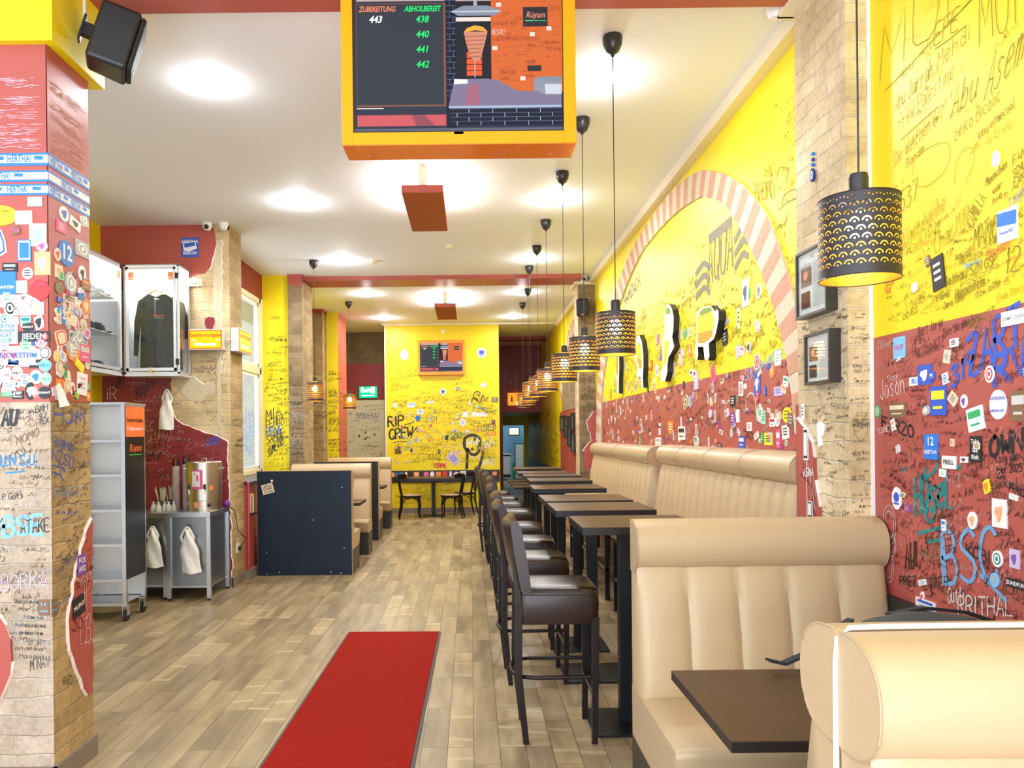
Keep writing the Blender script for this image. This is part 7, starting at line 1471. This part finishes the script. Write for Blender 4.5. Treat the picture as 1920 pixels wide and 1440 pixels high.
# cup stacks
for i, (x, y, n, r, lab) in enumerate(((-2.960 + .0, 7.72, 44, .036, 'slightly shorter stack of white paper cups beside the shakers'), (-2.872 + .0, 7.76, 46, .038, 'taller stack of white paper cups beside the boiler'))):
    t = thing('paper_cup_stack', lab, 'cups', (x, y, .845)); m = MB(); z = 0
    prof = []
    for k in range(n): z = k * .0098; prof += [(r * .92, z), (r * 1.05, z + .0075), (r * 1.05, z + .0088), (r * .93, z + .0095)]
    prof = [(.0001, 0)] + prof + [(.0001, n * .0098)]
    m.lathe(prof, 0, 0, mat('cup_paper', (.66, .55, .50), .6), 20); m.build('cups', t, smooth=.5)
    m = MB(); m.lathe([(r * .95, n * .0098), (r * .85, n * .0098 + .07), (.0001, n * .0098 + .072)], 0, 0, BLK, 20); m.build('black_cup', t, smooth=.5)
    m = MB(); m.xf = Matrix.Translation((0, -r * .93, n * .0098 + .035)); m.box(-.004 if i else .002, .009 if i else .016, -.003, 0, -.03 if not i else -.008, .032 if not i else .016, pc('red')); m.build('red_print', t)
# straws and shakers
stw = mat('pale_straws', (.66, .70, .48), .6)
for j, (x, y) in enumerate(((-3.085, 7.70), (-3.04, 7.80))):
    t = thing('straw_holder', ('cup crammed with pale drinking straws, nearer the trolley' if j == 0 else 'cup crammed with pale drinking straws, nearer the paper cups'), 'straws', (x, y, .836)); m = MB(); m.lathe([(.0001, 0), (.033, 0), (.038, .10), (.034, .10), (.03, .01), (.0001, .01)], 0, 0, mat('smoky_cup', (.10, .09, .08), .2), 18); m.build('cup', t, smooth=.6)
    for k in range(22):
        a = random.uniform(0, 2 * PI); r = random.uniform(0, .024); s = random.uniform(1.0, 3.6); m = MB(); m.tube([(r * math.cos(a), r * math.sin(a), .012), (r * math.cos(a) * s * 1.5, r * math.sin(a) * s * 1.2, .19 + random.uniform(0, .05))], .0032, stw, 6); m.build('straw', t)
for i, (x, y, lab) in enumerate(((-3.14, 7.60, 'glass salt shaker with wide foot, closest to the trolley'), (-3.075, 7.56, 'glass salt shaker in front of the straw cups'), (-3.035, 7.62, 'salt shaker squeezed behind the front one'), (-2.99, 7.60, 'straight salt shaker below the straws'), (-2.945, 7.62, 'lone salt shaker beside the paper cups'))):
    if i == 0:
        t = thing('salt_shaker', lab, 'shaker', (x, y, .835), group='salt shakers on the steel table'); m = MB(); m.lathe([(.0001, 0), (.029, 0), (.030, .01), (.026, .05), (.016, .075), (.0001, .075)], 0, 0, mat('salt_glass', (.75, .71, .60), .25), 18); m.build('glass_body', t, smooth=.6); m = MB(); m.lathe([(.018, .075), (.018, .093), (.010, .10), (.0001, .10)], 0, 0, STEEL, 18); m.build('cap', t, smooth=.6); s0 = t
    else: dup(s0, (x, y, .835 if x < -2.93 else .845), 0, lab)
# ---------------------------------------------------------------- white carrier bags on hooks
def bag(lab, x, y, z0, z1, w, lean, seed):
    random.seed(seed); t = thing('plastic_bag', lab, 'bag', (x, y, z0)); m = MB(); H_ = z1 - z0; loops = []
    for i in range(13):
        u = i / 12; ww = w * (.95 if u < .5 else max(.10, .95 - 1.75 * (u - .5))) * (1 + .05 * math.sin(7 * u + seed)); dd = .035 * (1 - .4 * u) + .01
        loops.append([(lean * u * w + ww / 2 * math.cos(a) * (1 + .06 * math.sin(5 * a + 4 * u + seed)), -.05 + dd * math.sin(a) * (1 + .25 * math.sin(3 * a + 6 * u)), u * H_ * .9 + .006 * math.sin(3 * a + seed)) for a in [2 * PI * k / 24 for k in range(24)]])
    m.loft(loops, BAGP); m.build('bag_body', t, smooth=.9)
    m = MB(); tx = lean * w
    for s in (-1, 1): m.loft([[(tx + s * w * q + .012 * c, -.05 + .006 * d_, H_ * r) for c, d_ in ((-1, 0), (0, -1), (1, 0), (0, 1))] for q, r in ((.22, .62), (.32, .74), (.26, .80), (.10, .92), (0, .97))], BAGP)
    m.build('handle_loop', t, smooth=.8)
    m = MB(); m.tube([(tx, 0, H_ * .99), (tx, -.045, H_ * .97), (tx, -.05, H_ * 1.02)], .004, BLK, 6); m.build('hook', t)
bag('white plastic bag hanging from a hook on the dark red wall above the tables', -3.14, 7.985, 1.645, 2.08, .155, .1, 1)
bag('white plastic bag tied to the shadowed steel table', -3.03, 7.40, .33, .735, .165, -.1, 2)
bag('white plastic bag hanging on the front of the boiler table', -2.66, 7.375, .275, .73, .19, -.25, 3)
# socket and cable low on the brick
m = MB(); m.box(-2.492, -2.480, 8.13, 8.215, .33, .43, WPL); so_ = single('wall_socket', m, 'white wall socket low on the brick corner with a black plug in it', 'socket', bevel=.003)
m = MB(); m.box(-2.48, -2.45, 8.155, 8.19, .355, .40, BLK); m.build('plug', so_, bevel=.006)
m = MB(); m.tube([Vector(p) for p in ((-2.51, 7.90, .86), (-2.47, 8.02, .80), (-2.465, 8.06, .70), (-2.465, 8.12, .58), (-2.45, 8.24, .50), (-2.45, 8.36, .47), (-2.45, 8.30, .44), (-2.45, 8.20, .41), (-2.455, 8.17, .385))], .0045, BLK, 6); single('power_cable', m, 'black power cable running from the boiler down to the socket on the brick', 'cable')
m = MB(); m.box(-2.475, -2.445, 8.425, 8.455, .10, 1.03, mat('red_pipe_paint', (.45, .05, .05), .35)); m.tube([(-2.44, 8.42, .11), (-2.44, 8.42, 1.06), (-2.47, 8.42, 1.08)], .016, mat('red_pipe_paint', (.45, .05, .05), .35), 10); single('heating_pipe', m, 'dark red painted heating pipe up the corner of the window parapet', 'pipe')
m = MB(); m.box(-2.458, -2.40, 8.45, 8.62, .70, .72, BLK); pk = single('leaflet_shelf', m, 'little black leaflet shelf on the red parapet beside the dark blue board', 'shelf')
for k in range(5): m = MB(); m.box(-2.455, -2.43, 8.46 + k * .03, 8.485 + k * .03, .72, .93 - .01 * (k % 3), pc(['cream', 'red', 'silver', 'yellow', 'white'][k])); tag(m.build('leaflet'), 'small upright ' + ['cream leaflet on the little shelf, next to the red pipe', 'red leaflet on the little shelf beside the dark blue board', 'silver grey leaflet on the little shelf beside the dark blue board', 'yellow leaflet on the little shelf beside the dark blue board', 'white leaflet on the little shelf, next to the dark blue board'][k], 'leaflet', 'leaflets on the little shelf')
# ---------------------------------------------------------------- glass display cabinets with shirts and caps
LEDW = emis('cabinet_led', (1, 1, .96), 9)
def cabinet(lab, x0, x1, y0, y1, z0, z1, face, name='display_cabinet'):
    t = thing(name, lab, 'cabinet'); p = .022
    m = MB()
    for x in (x0, x1 - p):
        for y in (y0, y1 - p): m.box(x, x + p, y, y + p, z0, z1, ALU)
    for z in (z0, z1 - p):
        for y in (y0, y1 - p): m.box(x0, x1, y, y + p, z, z + p, ALU)
        for x in (x0, x1 - p): m.box(x, x + p, y0, y1, z, z + p, ALU)
    m.build('aluminium_frame', t, bevel=.002)
    m = MB(); m.box(x0, x1, y0, y1, z0 - .02, z0, ALU); m.build('base_board', t)
    m = MB(); m.box(x0, x1, y0, y1, z1 - .006, z1, ALU); m.build('top_board', t)
    wb_ = mat('cabinet_white_board', (.88, .89, .92), .5); m = MB(); (m.box(x0 + p, x1 - p, y1 - .012, y1 - .004, z0 + p, z1 - p, wb_) if face == 'front' else m.box(x0 + .004, x0 + .012, y0 + p, y1 - p, z0 + p, z1 - p, wb_)); m.build('back_board', t)
    m = MB(); (m.box(x0 + .004, x0 + .01, y0 + p, y1 - p, z0 + p, z1 - p, wb_) if face == 'front' else m.box(x0 + p, x1 - p, y1 - .01, y1 - .004, z0 + p, z1 - p, wb_)); m.build('end_board', t)
    m = MB(); d = MB()
    if face == 'front':
        a, b = x0 + .026, x1 - .026
        for q in ((a, a + .028, z0 + .03, z1 - .026), (b - .028, b, z0 + .03, z1 - .026), (a, b, z0 + .03, z0 + .062), (a, b, z1 - .055, z1 - .026)): d.box(q[0], q[1], y0 - .012, y0 + .006, q[2], q[3], ALU)
        dr_ = d.build('door', t, bevel=.002); g = MB(); g.box(a + .02, b - .02, y0 - .004, y0, z0 + .05, z1 - .045, TGL); g.build('door_glass', dr_)
        m.box(x1 - .006, x1 - .002, y0 + p, y1 - p, z0 + p, z1 - p, TGL); m.build('side_glass', t)
        h = MB()
        for z in (z0 + .12, z1 - .12): h.box(x1 - .032, x1 - .004, y0 - .018, y0 - .011, z - .03, z + .03, BLK)
        h.build('hinge', dr_); h = MB(); h.box((x0 + x1) / 2 - .01, (x0 + x1) / 2 + .014, y0 - .035, y0 - .012, z0 + .01, z0 + .045, GOLD); h.tube([((x0 + x1) / 2 - .006, y0 - .025, z0 + .04), ((x0 + x1) / 2 - .006, y0 - .025, z0 + .065), ((x0 + x1) / 2 + .010, y0 - .025, z0 + .065), ((x0 + x1) / 2 + .010, y0 - .025, z0 + .04)], .0025, STEEL, 6); h.build('padlock', dr_)
        h = MB(); S_ = Surf('B', y0 - .004)
        for c in (a + .05, b - .05): flat(h, S_, [(c - .03, z1 - .16), (c + .03, z1 - .16), (c + .03, z1 - .08), (c - .03, z1 - .08)], pc('orange'), .001); typed(h, S_, '20€', c, z1 - .14, .032, pc('white'), .002)
        h.build('price_tag', dr_)
    else:
        a, b = y0 + .026, y1 - .026
        for q in ((a, a + .028, z0 + .03, z1 - .026), (b - .028, b, z0 + .03, z1 - .026), (a, b, z0 + .03, z0 + .062), (a, b, z1 - .055, z1 - .026)): d.box(x1 - .006, x1 + .012, q[0], q[1], q[2], q[3], ALU)
        dr_ = d.build('door', t, bevel=.002); g = MB(); g.box(x1, x1 + .004, a + .02, b - .02, z0 + .05, z1 - .045, TGL); g.build('door_glass', dr_)
        m.box(x0 + p, x1 - p, y0 + .002, y0 + .006, z0 + p, z1 - p, TGL); m.build('side_glass', t)
        h = MB()
        for z in (z0 + .14, z1 - .12): h.box(x1 + .011, x1 + .018, a - .02, a + .02, z - .03, z + .03, BLK)
        h.build('hinge', dr_); h = MB(); S_ = Surf('L', x1 + .004)
        for c in (a + .05, b - .05): flat(h, S_, [(c - .03, z1 - .16), (c + .03, z1 - .16), (c + .03, z1 - .08), (c - .03, z1 - .08)], pc('orange'), .001)
        h.build('price_tag', dr_)
        for z in (z0 + .38, z0 + .74): h = MB(); h.box(x0 + .02, x1 - .03, y0 + .02, y1 - .02, z, z + .008, wb_); h.build('shelf', t)
    m = MB(); m.box(x0 + .03, x1 - .03, y0 + .03, y1 - .03, z1 - .03, z1 - .022, LEDW); m.build('led_strip', t)
    ld = bpy.data.lights.new('cabinet_light', 'AREA'); ld.shape = 'RECTANGLE'; ld.size = (x1 - x0) * .7; ld.size_y = (y1 - y0) * .7; ld.energy = 11
    lo = bpy.data.objects.new('cabinet_light', ld); COL.objects.link(lo); lo.parent = t; lo.location = ((x0 + x1) / 2, (y0 + y1) / 2, z1 - .05)
    return t
cabinet('lit aluminium and glass cabinet with black shirts, facing us on the niche wall', -3.455, -2.90, 7.69, 7.985, 2.20, 3.30, 'front')
cabinet('lit aluminium and glass cabinet with caps, on the side wall beside the shirts', -3.81, -3.46, 6.85, 7.66, 2.20, 3.30, 'side')
SHIRT = mat('dark_olive_black_cotton', (.020, .018, .012), .85, bump=.3, bscale=40)
for k, (x, y, lab) in enumerate(((-3.14, 7.745, 'front black shirt with a small red print, on a wooden hanger'), (-3.18, 7.83, 'black shirt directly behind the front one, sleeve showing'), (-3.12, 7.90, 'rearmost black shirt against the white back board'))):
    t = thing('hanging_shirt', lab, 'shirt', (x, y, 3.0), group='shirts in the glass cabinet'); S_ = Surf('B', 0)
    prof = [(0, -.02), (.055, -.0), (.09, .005), (.19, -.06), (.225, -.20), (.235, -.42), (.185, -.43), (.17, -.26), (.16, -.22), (.165, -.50), (.17, -.74), (.05, -.76), (-.05, -.745), (-.17, -.755), (-.165, -.5), (-.16, -.22), (-.175, -.30), (-.20, -.60), (-.235, -.60), (-.225, -.25), (-.19, -.06), (-.09, .005), (-.055, .0)]
    m = MB(); n = len(prof); P = ccw(prof)
    f = [(x_, -.012 - .006 * math.sin(40 * x_), z_) for x_, z_ in P]; b = [(x_, .012, z_) for x_, z_ in P]
    m.add(f, [list(range(n))], SHIRT); m.add(b, [list(range(n))[::-1]], SHIRT); m.add(f + b, [(i, n + i, n + (i + 1) % n, (i + 1) % n) for i in range(n)], SHIRT); m.build('cloth', t)
    m = MB(); m.tube([(-.14, 0, -.03), (-.05, 0, .035), (0, 0, .05), (.05, 0, .035), (.14, 0, -.03)], .009, mat('hanger_wood', (.72, .52, .30), .5), 8); m.tube([(0, 0, .05), (0, 0, .12), (.02, 0, .15), (.03, 0, .13)], .002, STEEL, 6); m.build('hanger', t)
    if k == 0:
        m = MB(); typed(m, S_, 'Rüyam', .02, -.21, .05, mat('shirt_red_print', (.75, .06, .03), .6), .022, shear=.3, sx=.8); flat(m, S_, [(-.02, -.235), (.07, -.245), (.07, -.24), (-.02, -.23)], pc('green'), .021); flat(m, S_, [(-.025, -.045), (.03, -.05), (.025, -.037), (-.02, -.034)], pc('cream'), .021); m.build('chest_print', t)
CAPM = mat('black_cap_cotton', (.015, .013, .014), .8)
n_ = 0
for z, zl in ((2.22, 'bottom'), (2.588, 'middle'), (2.948, 'upper')):
    for y, yl in ((7.02, 'near'), (7.22, 'centre'), (7.42, 'far')):
        lab = 'black cap on the %s level of the cap cabinet, %s one' % (zl, yl)
        if n_ == 0:
            t = thing('baseball_cap', lab, 'cap', (-3.60, y, z), .2, 'black caps in the cabinet'); m = MB(); m.lathe([(.082, 0), (.084, .02), (.076, .055), (.05, .085), (.012, .098), (.0001, .10)], 0, 0, CAPM, 20); m.build('crown', t, smooth=1)
            m = MB(); P = [(.06 * 0 + .05 + .09 * math.cos(a), .075 * math.sin(a)) for a in [(-PI / 2 + PI * i / 10) for i in range(11)]]; m.add([(x_, y_, .008 - .012 * abs(y_) / .075) for x_, y_ in P] + [(x_, y_, .012 - .012 * abs(y_) / .075) for x_, y_ in P], [list(range(11))[::-1], list(range(11, 22))] + [(i, i + 1, 12 + i, 11 + i) for i in range(10)], CAPM); m.build('peak', t); c0 = t
        else: dup(c0, (-3.60, y, z), .2 * (n_ % 3) - .2, lab)
        n_ += 1
# wall light socket box by the cabinet
m = MB(); m.box(-2.905, -2.77, 7.97, 7.99, 3.13, 3.21, CREAM); m.tube([(-2.86, 7.965, 3.17), (-2.81, 7.955, 3.175)], .018, WPL, 8); m.tube([(-2.83, 7.96, 3.15), (-2.80, 7.96, 3.10), (-2.82, 7.965, 3.08)], .003, WPL, 6); single('double_socket', m, 'cream double socket with a white plug under the blue flag sticker', 'socket')
# ---------------------------------------------------------------- black photo board on the back wall
m = MB(); m.box(-1.66, .575, 15.325, 15.343, .605, .845, BLK); pb = single('photo_board', m, 'long black board covered in stickers low on the yellow back wall', 'board')
SPB = Surf('B', 15.325); cols = ['white', 'red', 'violet', 'royal', 'silver', 'grey', 'pink', 'cream', 'sky', 'orange', 'brown']
x = -1.58; k = 0
while x < .50:
    w = random.uniform(.05, .12); h = random.uniform(.10, .16)
    if random.random() < .9: sticker_obj('sticker', SPB, pb, [(x, .78 - h * .5 + .0), (x + w, .78 + h * .3)], raw=True, bg=random.choice(cols), fg=random.choice(cols), shape=random.choice(['rect', 'rect', 'disc']))
    x += w + random.uniform(.01, .04); k += 1
# ---------------------------------------------------------------- kitchen seen through the far doorway
t = thing('kitchen_counter', 'steel kitchen counter seen through the far doorway in bluish light', 'counter'); m = MB(); m.box(.95, 1.35, 25.6, 26.3, .85, .90, STEEL).box(.97, 1.33, 25.62, 26.28, .1, .85, mat('dark_under_counter', (.05, .06, .08), .5)); m.build('body', t); m = MB(); m.box(.98, 1.32, 25.59, 25.61, .2, .8, STEEL); m.build('door', t)
t = thing('kitchen_monitor', 'small bright monitor high in the far kitchen', 'monitor'); m = MB(); m.box(1.30, 1.66, 26.0, 26.05, 1.48, 1.76, BLK); b_ = m.build('body', t); m = MB(); flat(m, Surf('B', 26.0), [(1.32, 1.52), (1.63, 1.52), (1.63, 1.74), (1.32, 1.74)], emis('monitor_green', (.45, .8, .35), 2.2), .003); flat(m, Surf('B', 26.0), [(1.32, 1.66), (1.63, 1.66), (1.63, 1.74), (1.32, 1.74)], emis('monitor_sky', (.6, .85, 1), 2.2), .004); m.build('screen_picture', b_)
m = MB(); m.box(1.45, 1.75, 25.2, 25.7, 0, 1.25, mat('kitchen_unit_blue', (.16, .22, .28), .4)).box(1.47, 1.73, 25.18, 25.2, .1, 1.2, STEEL); single('kitchen_cabinet', m, 'blue-grey cabinet inside the far kitchen doorway', 'cabinet')
m = MB(); m.box(1.25, 1.75, 26.6, 27.0, 1.86, 2.05, mat('dark_hood', (.08, .13, .18), .4)); m.box(1.3, 1.34, 26.8, 27.4, 2.0, 3.77, STEEL); single('extractor_hood', m, 'dark extractor hood at the top of the far kitchen doorway', 'hood')
m = MB(); m.box(1.0, 1.12, 27.3, 27.45, 1.45, 1.85, PAPER); single('kitchen_notice', m, 'pale notice on the far kitchen wall', 'notice')
m = MB(); m.box(1.36, 1.44, 25.3, 25.5, 0, .62, mat('green_bin', (.10, .55, .35), .5)); single('kitchen_bin', m, 'green container standing on the far kitchen floor', 'bin', bevel=.01)
